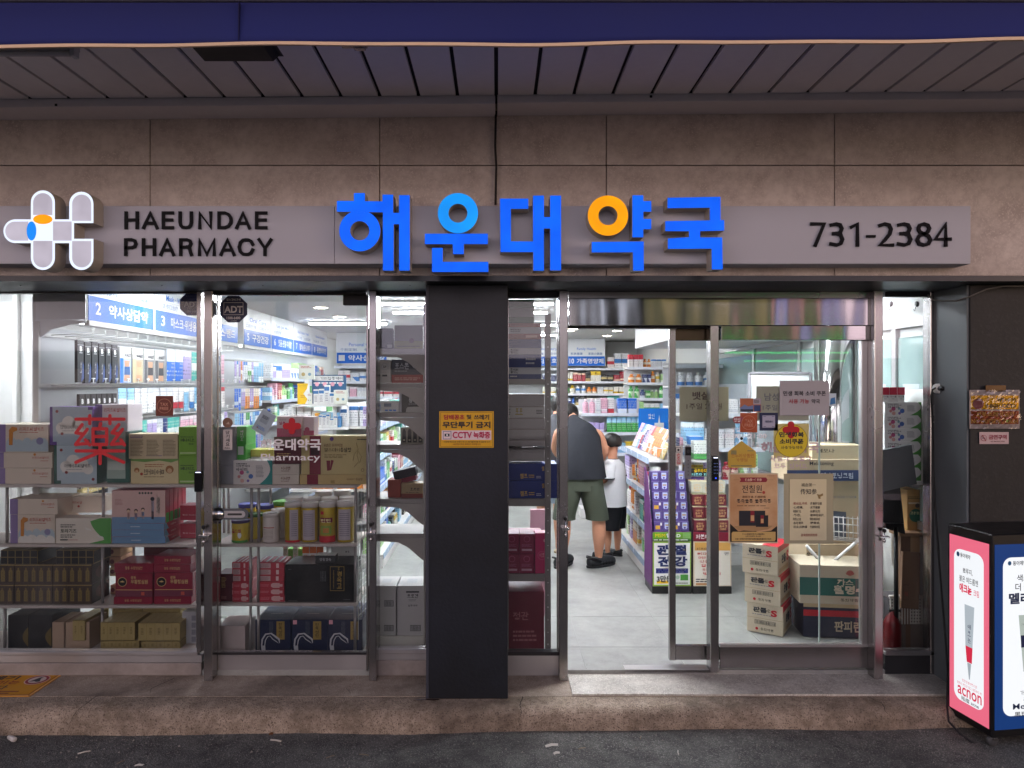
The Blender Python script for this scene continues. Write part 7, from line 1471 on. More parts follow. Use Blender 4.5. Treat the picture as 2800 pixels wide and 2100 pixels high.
o=paper('E',185,275,277,480,DG,pm('#d3c9c4',.5,.03),'small white pull sticker on the swing door','sticker','sticker'); vt(o,'당기세요',.3,.18,.72,.95,INK,bold=.015); tt(o,'PULL',.2,.05,.8,.13,INK)
X0,X1,Z0,Z1=rectat('E',180,155,281,256,DG); e=empty('finger_sticker',((X0+X1)/2,DG-DC,(Z0+Z1)/2),0,'round brown sticker above the pull sticker','sticker'); prism('disc',circ(0,0,(X1-X0)/2,28),-.001,0,pm('#8d6a58',.3,.1),e); prism('glint',[(-.01,-.008),(.012,-.01),(.006,.006)],-.0016,-.0011,pm('#c4aa96',.3),e)
# big papers
o=paper('L',435,1018,965,1365,DI+.001,pm('#cfcdb2',.6,.03),'cream price paper half covered by the grey notice','price paper'); tt(o,'남성',.15,.58,.42,.80,GREY,bold=.02); tt(o,'1주일',.12,.30,.40,.46,GREY,bold=.01)
o=paper('L',670,960,1170,1312,DG,pm('#a9a6ab',.55,.03),'grey coupon notice with Korean lettering on the fixed glass','notice'); tt(o,'민생 회복 소비 쿠폰',.07,.56,.93,.70,INK,bold=.02); tt(o,'사용 가능',.18,.34,.59,.47,pm('#9c2c3c'),bold=.02); tt(o,'약국',.64,.34,.81,.47,INK,bold=.02)
o=paper('K',1320,1025,1815,1367,DC+.16,pm('#c9c6a4',.6,.03),'cream price paper behind the sliding door','price paper'); tt(o,'뱃살',.26,.62,.62,.86,pm('#5c4a40'),bold=.03); tt(o,'1주일 2만원',.14,.34,.86,.52,pm('#5c4a40'),bold=.01)
o=paper('L',272,1140,483,1277,DG,pm('#b06a4a',.45,.1),'small printed card with an orange sky on the fixed glass','card','card'); rc(o,0,.0,.62,.35,pm('#2a3040'),'print_panel'); shp(o,[(.0,.3),(.2,.55),(.4,.4),(.62,.5),(.62,.2),(0,.2)],pm('#6d7fa8'),'print_panel',lift=EPS*2); rc(o,.62,.55,1,1,pm('#a8a0a8'),'print_panel'); rc(o,.66,.05,.97,.5,pm('#2a4070'),'print_panel',lift=EPS*2); fine(o,.66,.65,.9,.9,3,INK)
o=paper('L',468,1285,653,1466,DG,pm('#232c4e',.35,.08),'dark blue square payment sticker with a pale centre','sticker','sticker'); rc(o,.15,.17,.84,.85,pm('#a8a8bc'),'print_panel'); tt(o,'제로페이',.28,.44,.72,.58,NAVY,bold=.02,lift=EPS*3)
for a in ((.2,.78,.34,.8),(.66,.78,.8,.8),(.2,.22,.34,.24),(.66,.22,.8,.24)): rc(o,*a,NAVY,'print_line',lift=EPS*2.4)
o=paper('L',610,1395,965,1738,DG+.0,pm('#c9bd7a',.5,.03),'square backing sheet with a yellow round coupon sticker','sticker','sticker'); dsc(o,.495,.5,.47,pm('#8a7a20'),'print_ring',n=40); dsc(o,.495,.5,.455,pm('#d8c02a',.45,.03),'print_disc',n=40,lift=EPS*2.2); tt(o,'민생회복',.15,.60,.85,.76,INK,bold=.04,lift=EPS*3.2); tt(o,'소비쿠폰',.16,.40,.84,.56,INK,bold=.04,lift=EPS*3.2); tt(o,'사용가능약국',.2,.25,.82,.35,INK,bold=.02,lift=EPS*3.2); fine(o,.25,.1,.75,.15,1,INK)
vinyl('white vinyl opening hours on the fixed glass',[('09:00 - 21:00','L',90,1495,540,1545,.02),('평일','L',183,1430,272,1478,.01),('토·일','M',165,30,260,75,.0),('휴일','M',385,25,465,80,.0)],VIN,'vinyl lettering')
vinyl('white vinyl shop name and slogan low on the fixed glass',[('해운대약국','M',482,30,1075,142,.035),('사람약 동물약','M',575,170,990,226,.03),('모두 있어요','M',610,245,950,300,.03)],pm('#b59aa0',.45,.03))
X0,X1,Z0,Z1=rectat('L',198,1322,275,1392,DG); e=empty('hours_label',((X0+X1)/2,DG-DC,(Z0+Z1)/2),0,'dull red rounded hours label beside the tax free sticker','sticker'); w=X1-X0; h=Z1-Z0; prism('pill',cap(-w/2+h/2,w/2,0,h/2),-.0007,0,pm('#9a4a50',.45,.04),e); tx('영업',-w*.35,w*.45,-h*.3,h*.3,-.0016,VIN,e,.02)
# yellow hanging house tag
pts=[(285,20),(425,120),(432,140),(430,280),(420,291),(160,291),(150,280),(150,140),(158,120)]
e=empty('house_tag',(at('M',290,0,DG-.004).x,DG-.004-DC,at('M',0,290,DG).z),0,'yellow house shaped tag on a suction hook on the fixed glass','tag')
prism('tag',[(at('M',x,y,DG-.004).x-e.location.x,at('M',x,y,DG-.004).z-e.location.z) for x,y in pts],-.002,0,pm('#c7a544',.4,.06),e)
def tag_tx(s,x0,y0,x1,y1,m): a=rectat('M',x0,y0,x1,y1,DG-.0066); tx(s,a[0]-e.location.x,a[1]-e.location.x,a[2]-e.location.z,a[3]-e.location.z,-.0032,m,e,.02)
tag_tx('온누리상품권',180,150,410,190,pm('#b3743a')); tag_tx('가맹점',230,195,345,230,pm('#b3743a'))
for a in ((180,115,235,160),(345,115,405,125),(180,265,390,278)): q=rectat('M',*a,DG-.006); bx('print_panel',q[0]-e.location.x,q[1]-e.location.x,-.0030,-.0021,q[2]-e.location.z,q[3]-e.location.z,pm('#8d8458',.4),e)
v=at('L',288,1545,DG-.004); lathe('suction_hook',[(0,0),(.009,0),(.008,.006),(.003,.01),(0,.011)],BLACK,e,(v.x-e.location.x,0.003,v.z-e.location.z),14,(math.radians(90),0,0))
# two posters
PO=stone('poster_print','#b98a5c','#d6b48a',7,.0,None,.55)
o=paper('M',155,345,652,1052,DG,pm('#cfc0a4',.55,.03),'orange brown medicine poster with black boxes on the fixed glass','poster','poster'); rc(o,.03,.02,.985,.98,PO,'print_panel'); shp(o,[(.22,.872),(.25,.905),(.22,.938),(.76,.938),(.79,.905),(.76,.872)],pm('#8d2a38'),'print_ribbon',lift=EPS*2); tt(o,'補血第一传知参',.33,.885,.67,.925,pm('#e0c0a8'),bold=.02,lift=EPS*3); rc(o,.1,.903,.21,.906,pm('#8d5a38'),'print_line',lift=EPS*2); rc(o,.8,.903,.9,.906,pm('#8d5a38'),'print_line',lift=EPS*2)
tt(o,'전칠원',.27,.72,.67,.83,INK,bold=.0,lift=EPS*3); dsc(o,.71,.725,.03,REDT,lift=EPS*2.5); tt(o,'通即不痛 不通即痛',.27,.645,.75,.68,pm('#6d4a30'),lift=EPS*3); tt(o,'통즉불통 불통즉통',.16,.575,.86,.63,INK,bold=.015,lift=EPS*3); fine(o,.17,.525,.83,.545,1,pm('#5c4430')); fine(o,.72,.495,.83,.51,1,pm('#5c4430'))
shp(o,[(.03,.02),(.985,.02),(.985,.25),(.86,.18),(.6,.16),(.45,.2),(.2,.17),(.03,.28)],pm('#1a1614'),'print_panel',lift=EPS*1.8); shp(o,[(.1,.24),(.4,.27),(.9,.25),(.8,.2),(.5,.17),(.2,.19)],pm('#a8865c'),'print_tray',lift=EPS*2.3)
rc(o,.21,.25,.74,.465,pm('#23252c'),'print_box',lift=EPS*2.8); rc(o,.55,.235,.80,.40,pm('#1a1c22'),'print_box',lift=EPS*3.2); rc(o,.44,.30,.52,.465,pm('#7c1c2c'),'print_label',lift=EPS*3.4); rc(o,.445,.32,.515,.40,pm('#c9a070'),'print_label',lift=EPS*3.8); rc(o,.645,.28,.71,.40,pm('#7c1c2c'),'print_label',lift=EPS*3.6); rc(o,.65,.29,.705,.35,pm('#c9a070'),'print_label',lift=EPS*4)
shp(o,[(.06,.03),(.93,.03),(.95,.05),(.95,.165),(.08,.165),(.06,.145)],pm('#c9a868'),'print_panel',lift=EPS*2.6); tt(o,'三七人参最佳伴侣 无止痛贴膏油',.27,.12,.72,.145,INK,lift=EPS*3.6); tt(o,'以至于被称为“金之体”',.34,.09,.66,.112,INK,lift=EPS*3.6); tt(o,'它是一种草药 用作保护血液的最高质量的克力奇药',.13,.05,.86,.075,INK,lift=EPS*3.6); tt(o,'다림바이오',.78,.955,.93,.97,pm('#6d5a40'),lift=EPS*3)
o=paper('M',712,350,1212,1057,DG,pm('#a8a184',.55,.03),'cream poster listing Chinese characters in two columns','poster','poster'); pts=[(.12,.05),(.85,.05),(.85,.92),(.12,.92)]; rc(o,.11,.045,.865,.925,pm('#8d8460'),'print_frame'); rc(o,.115,.048,.86,.922,pm('#d3c9a4',.55,.04),'print_panel',lift=EPS*2)
tt(o,'補血第一',.35,.815,.64,.865,INK,bold=.0,lift=EPS*3); tt(o,'传知参',.33,.705,.66,.785,INK,bold=.01,lift=EPS*3); shp(o,[(.66,.71),(.72,.70),(.78,.72),(.79,.69),(.73,.67),(.74,.645),(.70,.64),(.68,.68)],pm('#8a7448'),'print_root',lift=EPS*3)
for k,(a,b) in enumerate((('·脑出血,中风','·改善肝功能'),('·心绞痛,','·关节健康'),(' 动脉硬化','·抗氧化剂'),('·外伤,','·脑神经保护,'),(' 内伤止血',' 预防痴呆症'),('·血块清除','·糖尿病,'),('·抗炎,抗肿瘤',' 代谢综合征'))):
    v=.555-.0555*k; la=len(a.strip()); lb=len(b.strip()); tt(o,a,.18,v,.18+.041*la,v+.04,pm('#8d3a3a') if k==0 else INK,lift=EPS*3); tt(o,b,.52,v,.52+.041*lb,v+.04,INK,lift=EPS*3)
tt(o,'咨询您的药剂师',.34,.105,.67,.145,pm('#8d3a3a'),lift=EPS*3)
# sliding door stickers
DS=DC+.052
o=paper('I',1265,440,1350,640,DS,pm('#d8d6d0',.5,.03),'white and red mind your hands sticker on the sliding door','sticker','sticker'); rc(o,.18,.68,.82,.93,INK,'print_frame'); rc(o,.23,.70,.77,.91,pm('#d8d6d0'),'print_panel',lift=EPS*2); dsc(o,.5,.8,.14,INK,lift=EPS*3); vt(o,'손조심',.28,.05,.74,.64,RED,bold=.03)
o=carton('I',1375,445,1440,770,DS,.02,pm('#8f8f92',.35,.05,.4),'grey door opener button unit on the sliding door','button unit',None,'button_unit',0,.003); rc(o,.05,.72,.95,.98,BLACK,'panel'); dsc(o,.5,.85,.28,pm('#3a3a3e'),'button')
for k in range(5): dsc(o,.5,.12+.11*k,.1,pm('#6a6a70'),'button')
# small sticker on the pane
o=paper('L',1170,1090,1240,1218,DG,pm('#c4d4e0',.4,.06),'small blue and white sticker right of the grey notice','sticker','sticker'); shp(o,[(.1,.1),(.9,.2),(.8,.7),(.2,.6)],pm('#3a78b0'),'print_panel')
# pillar signs
DPIL=DC-.33-.0025
o=paper('G',373,1271,922,1637,DPIL,pm('#d9a51e',.4,.05),'yellow warning sign with Korean lettering on the navy pillar','warning sign','warning_sign',.002)
for a in ((.02,.965,.98,.972),(.02,.028,.98,.035)): rc(o,*a,INK,'print_line')
for a in ((.02,.036,.025,.964),(.975,.036,.98,.964)): rc(o,*a,INK,'print_line')
tt(o,'담배꽁초',.085,.77,.465,.91,pm('#a8242e'),bold=.03); tt(o,'및',.505,.78,.59,.91,INK,bold=.03); tt(o,'쓰레기',.635,.77,.915,.91,INK,bold=.03); tt(o,'무단투기',.06,.54,.61,.72,INK,bold=.035); tt(o,'금지',.67,.54,.94,.72,INK,bold=.035)
rc(o,.045,.215,.955,.475,pm('#e4cfd0',.45,.03),'print_panel'); rc(o,.07,.235,.22,.455,NAVY,'print_frame',lift=EPS*2); rc(o,.078,.247,.212,.443,pm('#e4cfd0',.45,.03),'print_panel',lift=EPS*3); rc(o,.10,.31,.19,.385,INK,'print_camera',lift=EPS*4); dsc(o,.145,.347,.018,WHITE,lift=EPS*5); tt(o,'CCTV',.245,.26,.60,.44,pm('#b8204c'),bold=.03,lift=EPS*4); tt(o,'녹화중',.625,.255,.935,.445,pm('#b8204c'),bold=.03,lift=EPS*4)
tt(o,'이곳에 무단으로 쓰레기 투기시 폐기물관리법 제 68조에 의거',.085,.135,.93,.185,INK,bold=.01); tt(o,'100만원이하의 과태료가 부과됩니다',.25,.07,.76,.12,pm('#7c3a24'),bold=.01)
o=paper('G',0,0,0,0,DC,INK,'x') if False else None
# wrapped trash notice and no smoking sign on the right pillar
X0,X1,Z0,Z1=rectat('N',1100,1055,1602,1445,DC-.336)
o=cart(X0,X1,-.345,.002,Z0,Z1,pm('#b8a49c',.5,.05),'sun faded trash notice wrapped in shiny film on the dark corner pillar','notice',None,'wrapped_notice',0,0)
rc(o,.02,.50,.98,.86,pm('#e0a818',.22,.1,.5),'print_panel'); rc(o,.02,.12,.98,.46,pm('#9a4a20',.25,.1,.4),'print_panel'); dsc(o,.17,.64,.11,pm('#8d4a4a')); tt(o,'WE HAVE',.54,.70,.94,.79,pm('#4a3414'),bold=.02); tt(o,'HIGH CCTV',.35,.54,.94,.64,pm('#4a3414'),bold=.02); tt(o,'외부쓰레기금지',.12,.31,.88,.44,pm('#c9983a'),bold=.02); tt(o,'NO OUTSIDE TRASH',.03,.14,.95,.25,pm('#c9983a'),bold=.01)  # metallic gold print stands in for the film's shine under warm light
nx,nz=24,18; vs=[]; R2=random.Random(4)
for j in range(nz+1):
    for i in range(nx+1):
        u,v=i/nx,j/nz; vs.append(((u-.5)*(X1-X0)*1.01,-.006-.012*math.sin(math.pi*u)*math.sin(math.pi*v)*(.5+.5*R2.random())-.004*R2.random(),v*(Z1-Z0)*1.0))
mk('plastic_film',vs,[(j*(nx+1)+i,j*(nx+1)+i+1,(j+1)*(nx+1)+i+1,(j+1)*(nx+1)+i) for j in range(nz) for i in range(nx)],FILM,o)
bx('tape',-.05,.06,-.004,-.0012,o['_h']-.01,o['_h']+.025,pm('#6d4a1c',.25,.1),o)
o=paper('N',1210,1480,1505,1600,DC-.336,pm('#c4a8a8',.45,.04),'pink white no smoking sign on the dark corner pillar','sign','no_smoking_sign',.002); dsc(o,.14,.5,.105,pm('#8d2a34'),'print_ring'); dsc(o,.14,.5,.09,pm('#c4a8a8'),'print_disc',lift=EPS*2); rc(o,.08,.47,.19,.53,INK,'print_mark',lift=EPS*3); shp(o,[(.07,.72),(.085,.78),(.21,.28),(.195,.22)],pm('#8d2a34'),'print_mark',lift=EPS*4); tt(o,'금연구역',.31,.38,.92,.78,pm('#8d2a40'),bold=.03); tt(o,'NO SMOKING AREA',.38,.16,.86,.27,pm('#5c3034'))
tag(bx('dark_reflection',0,.01,0,.01,0,.01,BLACK),'x','x') if False else None
# socket, plug and cables at the right
v=at('N',782,1040,DC-.05); e=empty('wall_socket',(v.x,-.05,v.z),0,'round white socket with a black plug beside the right pane','socket')
lathe('body',[(0,0),(.03,0),(.03,.03),(.024,.036),(0,.036)],WHITE,e,(0,.0,0),20,(math.radians(90),0,0)); lathe('plug',[(0,0),(.014,0),(.014,.03),(.008,.04),(0,.04)],BLACK,e,(-.006,-.036,0),14,(math.radians(90),0,0))
CB_=pm('#121214',.5)
def cable(pts,r,mat,lab): return tag(tube('cable',pts,r,mat,n=7),lab,'cable')
cable([at('N',765,1035,DC-.10),at('N',735,1055,DC-.12),at('N',725,1120,DC-.11),at('N',735,1400,DC-.09),at('N',745,1659,DC-.08),at('O',745,300,DC-.08),at('O',765,700,DC-.10),at('O',800,1200,DC-.16),at('R',870,400,DC-.26),at('R',890,700,DC-.34),at('R',885,1050,DC-.44),at('R',900,1190,DC-.52),at('R',1010,1310,DC-.58),at('R',1150,1410,DC-.62),at('R',1280,1470,DC-.64),at('R',1360,1465,DC-.66)],.0055,CB_,'black power cable running from the socket to the lit box')
cable([at('N',830,80,DC-.03),at('N',800,150,DC-.04),at('N',800,500,DC-.045),at('N',815,750,DC-.045),at('N',822,1000,DC-.05)],.006,CB_,'black cable dropping from the lintel to the socket')
cable([at('N',690,95,DC-.05),at('N',740,145,DC-.1),at('N',830,158,DC-.15),at('N',980,155,DC-.25),at('N',1100,120,DC-.34),at('N',1280,40,DC-.36),at('N',1450,10,DC-.37),at('N',1700,8,DC-.38)],.004,pm('#6d6862',.5),'thin grey cable looping under the lintel at the right')

# ================================================================== LIT ADVERTISING BOX
NC=Vector((at('P',2712,2019,3.56).x,-.68)); th=math.radians(8); ux=Vector((math.cos(th),math.sin(th))); uy=Vector((-math.sin(th),math.cos(th)))
wA,dA,zA0,zA1=.46,.29,-.078,.945
lb=empty('advertising_light_box',(NC.x,NC.y,roadz(NC.x)),th,'black floor light box with a pink and a blue lit advert panel','light box'); zo=lb.location.z
bx('case',.0,wA,.0,dA,zA0-zo,zA1-zo,BLACK,lb,c=.006)
PKL=em('#f0708a',.50); BLL=em('#1c4488',.34); WHL=em('#eef2f6',.56)
def sidepanel(o_w,o_h): return None
# left (pink) face: local plane x=0, u from far (left in view) to near
def lface(pts,mat,name,lift): return mk(name,[(-lift,dA*(1-u),zA0-zo+(zA1-zA0)*v) for u,v in pts],[tuple(range(len(pts)))],mat,lb)
def rrect(u0,v0,u1,v1,r,asp): 
    rv=r; ru=r*asp; P=[]
    for cx,cz,a in ((u1-ru,v1-rv,0),(u0+ru,v1-rv,90),(u0+ru,v0+rv,180),(u1-ru,v0+rv,270)):
        P+=[(cx+ru*math.cos(math.radians(a+15*k)),cz+rv*math.sin(math.radians(a+15*k))) for k in range(7)]
    return P
asp=(zA1-zA0)/dA
lface([(.06,.04),(.95,.04),(.95,.95),(.06,.95)],PKL,'pink_panel',.002)
lface(rrect(.17,.105,.84,.885,.045,asp),WHL,'white_field',.003)
class LF: pass
def ltx(s,u0,v0,u1,v1,mat,bold=.01): 
    tx(s,dA*(1-u0),dA*(1-u1),zA0-zo+(zA1-zA0)*v0,zA0-zo+(zA1-zA0)*v1,-.0042,mat,lb,bold,False,'L')
IKE=pm('#2a2c34',.5); PKT=em('#d42a50',.55)
ltx('동아제약',.32,.845,.55,.868,IKE,.02); lface(circ(.27,.857,.035,16,.013),pm('#2a6a9a'),'emblem',.0042)
ltx('뾰루지,',.38,.765,.60,.795,IKE); ltx('붉은 여드름엔',.30,.72,.72,.752,IKE); ltx('애크논',.30,.665,.58,.712,PKT,.04); ltx('크림',.62,.668,.74,.70,PKT,.01)
TB=em('#b4bec6',.5); lface([(.42,.61),(.64,.61),(.60,.40),(.44,.40)],TB,'print_tube',.0042); lface([(.44,.40),(.60,.40),(.585,.32),(.47,.32)],em('#d8304c',.5),'print_tube',.0042); lface([(.48,.318),(.57,.318),(.54,.235),(.52,.235)],em('#a8b2ba',.48),'print_tube',.0042)
for k,ch in enumerate('애크논'): ltx(ch,.49,.49-.035*k,.56,.515-.035*k,NAVY,.01)
ltx('항균항염성분으로',.36,.208,.70,.222,PKT,.0); ltx('뾰루지 원인균 잡고 염증까지 싹!',.25,.186,.80,.2,PKT,.0); ltx('acnon',.26,.136,.80,.18,PKT,.012); ltx('祛痘 acne',.34,.11,.74,.133,IKE,.01)
def fface(pts,mat,name,lift): return mk(name,[(wA*u,-lift,zA0-zo+(zA1-zA0)*v) for u,v in pts],[tuple(range(len(pts)))],mat,lb)
def ftx(s,u0,v0,u1,v1,mat,bold=.01): tx(s,wA*u0,wA*u1,zA0-zo+(zA1-zA0)*v0,zA0-zo+(zA1-zA0)*v1,-.0042,mat,lb,bold)
aspf=(zA1-zA0)/wA
fface([(.03,.04),(.97,.04),(.97,.95),(.03,.95)],BLL,'blue_panel',.002); fface(rrect(.13,.105,.87,.885,.045,aspf),WHL,'white_field',.003)
ftx('동아제약',.25,.845,.42,.868,IKE,.02); fface(circ(.21,.857,.022,16,.011),pm('#2a6a9a'),'emblem',.0042)
ftx('색소침착',.30,.765,.62,.80,IKE); ftx('더 늦기전에',.28,.72,.72,.757,IKE); ftx('멜라토닝',.20,.655,.76,.71,pm('#20345e'),.04)
fface([(.32,.60),(.68,.60),(.64,.32),(.38,.32)],em('#aebab2',.5),'print_tube',.0042); fface([(.345,.50),(.66,.50),(.655,.44),(.35,.44)],pm('#1c2c5a'),'print_label',.005); fface([(.42,.318),(.60,.318),(.59,.25),(.43,.25)],em('#2f5490',.42),'print_cap',.0042); ftx('Mela toning',.36,.54,.62,.56,IKE,.0); ftx('멜라토닝크림',.38,.455,.63,.485,WHITE,.01)
ftx('가벼운 기미',.34,.205,.62,.23,IKE,.0); ftx('취침전에',.38,.17,.60,.195,IKE,.0); ftx('Melatoning',.25,.128,.80,.165,pm('#20345e'),.012); ftx('黑斑 雀斑',.27,.07+.03,.62,.125,IKE,.01)
for k,(x,y) in enumerate(((.03,.03),(wA-.03,.03),(.03,dA-.03),(wA-.03,dA-.03))):
    lathe('castor',[(0,-.012),(.026,-.012),(.03,-.006),(.03,.006),(.026,.012),(0,.012)],pm('#4a4a4c',.4),lb,(x,y,.031),16,(math.radians(90),0,0)); bx('castor_fork',x-.008,x+.02,y-.018,y+.018,.035,zA0-zo-.001,STEEL,lb,c=.002)

# ================================================================== MAT AND LITTER
X1=-2.59; e=empty('floor_mat',(X1-.25,-.155,-.0318),0,'yellow no dumping floor mat at the lower left on the step','mat'); w=.5
MT=pm('#c98a12',.55,.08); o=bx('mat',-.25,.25,-.155,.145,0,.004,MT,e,c=.001); o['_w'],o['_d'],o['_h']=.5,.30,.004
def mt(s,x0,x1,y0,y1,m): tx(s,x0,x1,y0,y1,.0055,m,e,.03,False,'T')
bx('border',-.25,.25,-.1545,-.147,.0042,.005,pm('#d8a46a',.5),e); bx('border',.2415,.2495,-.1545,.1445,.0042,.005,pm('#d8a46a',.5),e); bx('border',-.25,.24,.1365,.1445,.0042,.005,pm('#d8a46a',.5),e); bx('line',-.25,.234,-.140,-.137,.0042,.005,pm('#7c2414'),e); bx('line',.230,.2335,-.136,.13,.0042,.005,pm('#7c2414'),e); bx('line',-.25,.234,.1305,.1335,.0042,.005,pm('#7c2414'),e)
mt('쓰레기',-.21,.03,.06,.115,INK); mt('무단투기는',-.25,.075,-.0,.05,pm('#8d2414')); mt('불법입니다',-.25,.05,-.07,-.015,INK)
for k in range(2): bx('fine_print',-.25,.15-.04*k,-.100-.025*k,-.088-.025*k,.0042,.005,pm('#7c3a10'),e)
def flat(cx,cy,R,z,m,n=28): return mk('print_disc',[(cx+R*math.cos(2*math.pi*i/n),cy+R*math.sin(2*math.pi*i/n),z) for i in range(n)],[tuple(range(n))],m,e)
flat(.155,.06,.066,.0052,pm('#d8b0a4')); flat(.155,.06,.06,.0056,pm('#8d2030')); flat(.155,.06,.046,.006,pm('#cbb8ae')); mk('print_figure',[(x+.155,y+.06,.0064) for x,y in ((-.03,-.03),(-.005,-.02),(.012,-.03),(.03,-.025),(.012,.015),(.02,.03),(-.0,.034),(-.012,.01))],[tuple(range(8))],INK,e)
LIT=pm('#c9c2b6',.6,.08); TWG=pm('#8d7c66',.7,.1)
def onroad(c,x,y):
    a,b=px(c,x,y); z=-.15
    for _ in range(6): d=(HC-z)*FP/(b-VY); X=(a-VX)*d/FP; z=roadz(X)+.003
    return Vector((X,d-DC,z))
def S4(x,y): return (x*1000/2212,1750+y*350/774)
def S5(x,y): return (900+x*1000/2212,1750+y*350/774)
for k,(q,l,wd,a,kind) in enumerate(((S4(55,602),.055,.024,-12,'cup'),(S4(508,683),.055,.007,32,'butt'),(S4(1668,613),.06,.009,-14,'butt'),(S4(838,762),.04,.008,0,'paper'),(S5(1345,641),.065,.016,12,'card'),(S5(1375,688),.03,.012,15,'card'),(S5(2112,685),.045,.005,80,'butt'),(S5(210,696),.05,.004,-12,'twig'),(S5(1563,540),.055,.004,-4,'twig'),(S5(1530,657),.04,.004,20,'twig'),(S5(1885,592),.03,.004,70,'twig'),(S4(1998,708),.045,.004,35,'twig'),(S4(730,740),.04,.003,55,'twig'),(S4(1638,572),.02,.014,10,'leaf'),(S4(1100,207),.03,.004,-20,'step'))):
    v=onroad('P',*q)
    if kind=='step': v=at('P',q[0],q[1],(HC+.03)*FP/(q[1]-VY)); v.z=-.029
    lab={'cup':'small white crushed paper cup at the lower left of the road','butt':'cigarette butt on the asphalt','paper':'torn paper scrap on the asphalt at the bottom edge','card':'folded paper scrap on the asphalt before the door','twig':'thin dry twig on the asphalt','leaf':'dry brown leaf against the kerb','step':'thin pale splinter on the step below the left window'}[kind]
    near={1:', left of the picture',2:' below the kerb left of the pillar',6:' before the right glass',4:', the larger',5:', the smaller',7:' below the pillar',8:' along the kerb before the door',9:' below the doorway',10:' before the sliding door',11:' left of the pillar',12:' below the swing door'}.get(k,'')
    if kind=='cup': o=lathe('paper_cup',[(0,0),(.011,0),(.013,l*.8),(.012,l),(0,l*.99)],pm('#d4cdc6',.5),None,v+Vector((0,0,.013)),14,(math.radians(90),0,math.radians(60)))
    elif kind in('butt','twig','step'): o=tube('cigarette_butt' if kind=='butt' else 'twig',[(-l/2,0,wd/2),(0,.002,wd/2+.001),(l/2,0,wd/2)],wd/2,LIT if kind!='twig' else TWG,None,6); o.location=v; o.rotation_euler=(0,0,math.radians(a))
    else:
        o=mk('paper_scrap' if kind!='leaf' else 'dry_leaf',[(-l/2,-wd/2,0),(l/2,-wd/2,.002),(l/2+.004,wd/2,.006),(0,wd/2+.003,.009),(-l/2,wd/2,.004),(0,-wd/2,.004)],[(0,5,3,4),(5,1,2,3)],LIT if kind!='leaf' else pm('#6d4424',.7,.2),None,v,(0,0,math.radians(a)))
    tag(o,lab+near,{'cup':'paper cup','butt':'cigarette butt','paper':'paper scrap','card':'paper scrap','twig':'twig','leaf':'leaf','step':'splinter'}[kind])
# crumbs of grit on the road: too many to count
vs,fs=[],[]; R3=random.Random(8)
for k in range(1800):
    x=R3.uniform(-2.9,2.6); y=R3.uniform(-.9,-.46); s=R3.uniform(.001,.003)*(2.2 if R3.random()<.07 else 1); z=roadz(x)+.003; b=len(vs)
    vs+=[(x-s,y-s,z),(x+s,y-s*.6,z),(x+s*.4,y+s,z),(x,y,z+s*1.3)]; fs+=[(b,b+1,b+3),(b+1,b+2,b+3),(b+2,b,b+3)]
g=mk('grit',vs,fs,pm('#8d877e',.8,.3,0,300)); g['kind']='stuff'; g['label']='pale grit scattered over the asphalt'
# stain and spill on the step
st=mk('dark_spill',[(x,y,-.0302) for x,y in ((-.46,-.345),(-.42,-.352),(-.39,-.344),(-.35,-.352),(-.315,-.345),(-.325,-.334),(-.36,-.337),(-.40,-.330),(-.44,-.334))],[tuple(range(9))],pm('#2a1410',.15,.1)); st.location=(-.0,-.0,-.0022); tag(st,'small dark spill on the step left of the pillar foot','stain')
# ================================================================== PEOPLE
SK=pm('#c48d70',.55,.06,0,12); HAIR=pm('#171413',.5,.25,0,60)
def cloth(hexc): 
    key=('cloth',hexc)
    if key in MC: return MC[key]
    m,t,p=base('cloth_'+hexc[1:]); tc=N(t,'TexCoord'); n1=N(t,'TexNoise'); n1.inputs['Scale'].default_value=9; n1.inputs['Detail'].default_value=3; n2=N(t,'TexNoise'); n2.inputs['Scale'].default_value=300
    mp=N(t,'Mapping'); mp.inputs['Scale'].default_value=(1,1,.45); mp.inputs['Rotation'].default_value=(0,.6,0); t.links.new(tc.outputs['Object'],mp.inputs[0]); t.links.new(mp.outputs[0],n1.inputs['Vector']); t.links.new(tc.outputs['Object'],n2.inputs['Vector'])
    b=N(t,'Bump'); b.inputs['Strength'].default_value=.55; b.inputs['Distance'].default_value=.03; t.links.new(n1.outputs['Fac'],b.inputs['Height']); b2=N(t,'Bump'); b2.inputs['Strength'].default_value=.15; b2.inputs['Distance'].default_value=.001; t.links.new(n2.outputs['Fac'],b2.inputs['Height']); t.links.new(b.outputs[0],b2.inputs['Normal']); t.links.new(b2.outputs[0],p.inputs['Normal'])
    p.inputs['Base Color'].default_value=lin(hexc); p.inputs['Roughness'].default_value=.85; p.inputs['Specular IOR Level'].default_value=.2; MC[key]=m; return m
def skin_body(name,verts,edges,mat,parent,sub=2):
    """one continuous body: joints with radii grown by the skin modifier"""
    me=bpy.data.meshes.new(name); me.from_pydata([v[:3] for v in verts],edges,[]); me.update(); o=bpy.data.objects.new(name,me); COL.objects.link(o)
    md=o.modifiers.new('skin','SKIN'); md.use_smooth_shade=True
    if not me.skin_vertices: bpy.context.view_layer.objects.active=o
    for i,v in enumerate(verts):
        r=v[3] if isinstance(v[3],tuple) else (v[3],v[3]); me.skin_vertices[0].data[i].radius=r
    me.skin_vertices[0].data[0].use_root=True
    s=o.modifiers.new('sub','SUBSURF'); s.levels=sub; s.render_levels=sub
    dg=bpy.context.evaluated_depsgraph_get(); m2=bpy.data.meshes.new_from_object(o.evaluated_get(dg)); bpy.data.objects.remove(o)
    m2.materials.clear(); m2.materials.append(mat); m2.name=name
    for f in m2.polygons: f.use_smooth=True
    return ob(name,m2,None,parent)
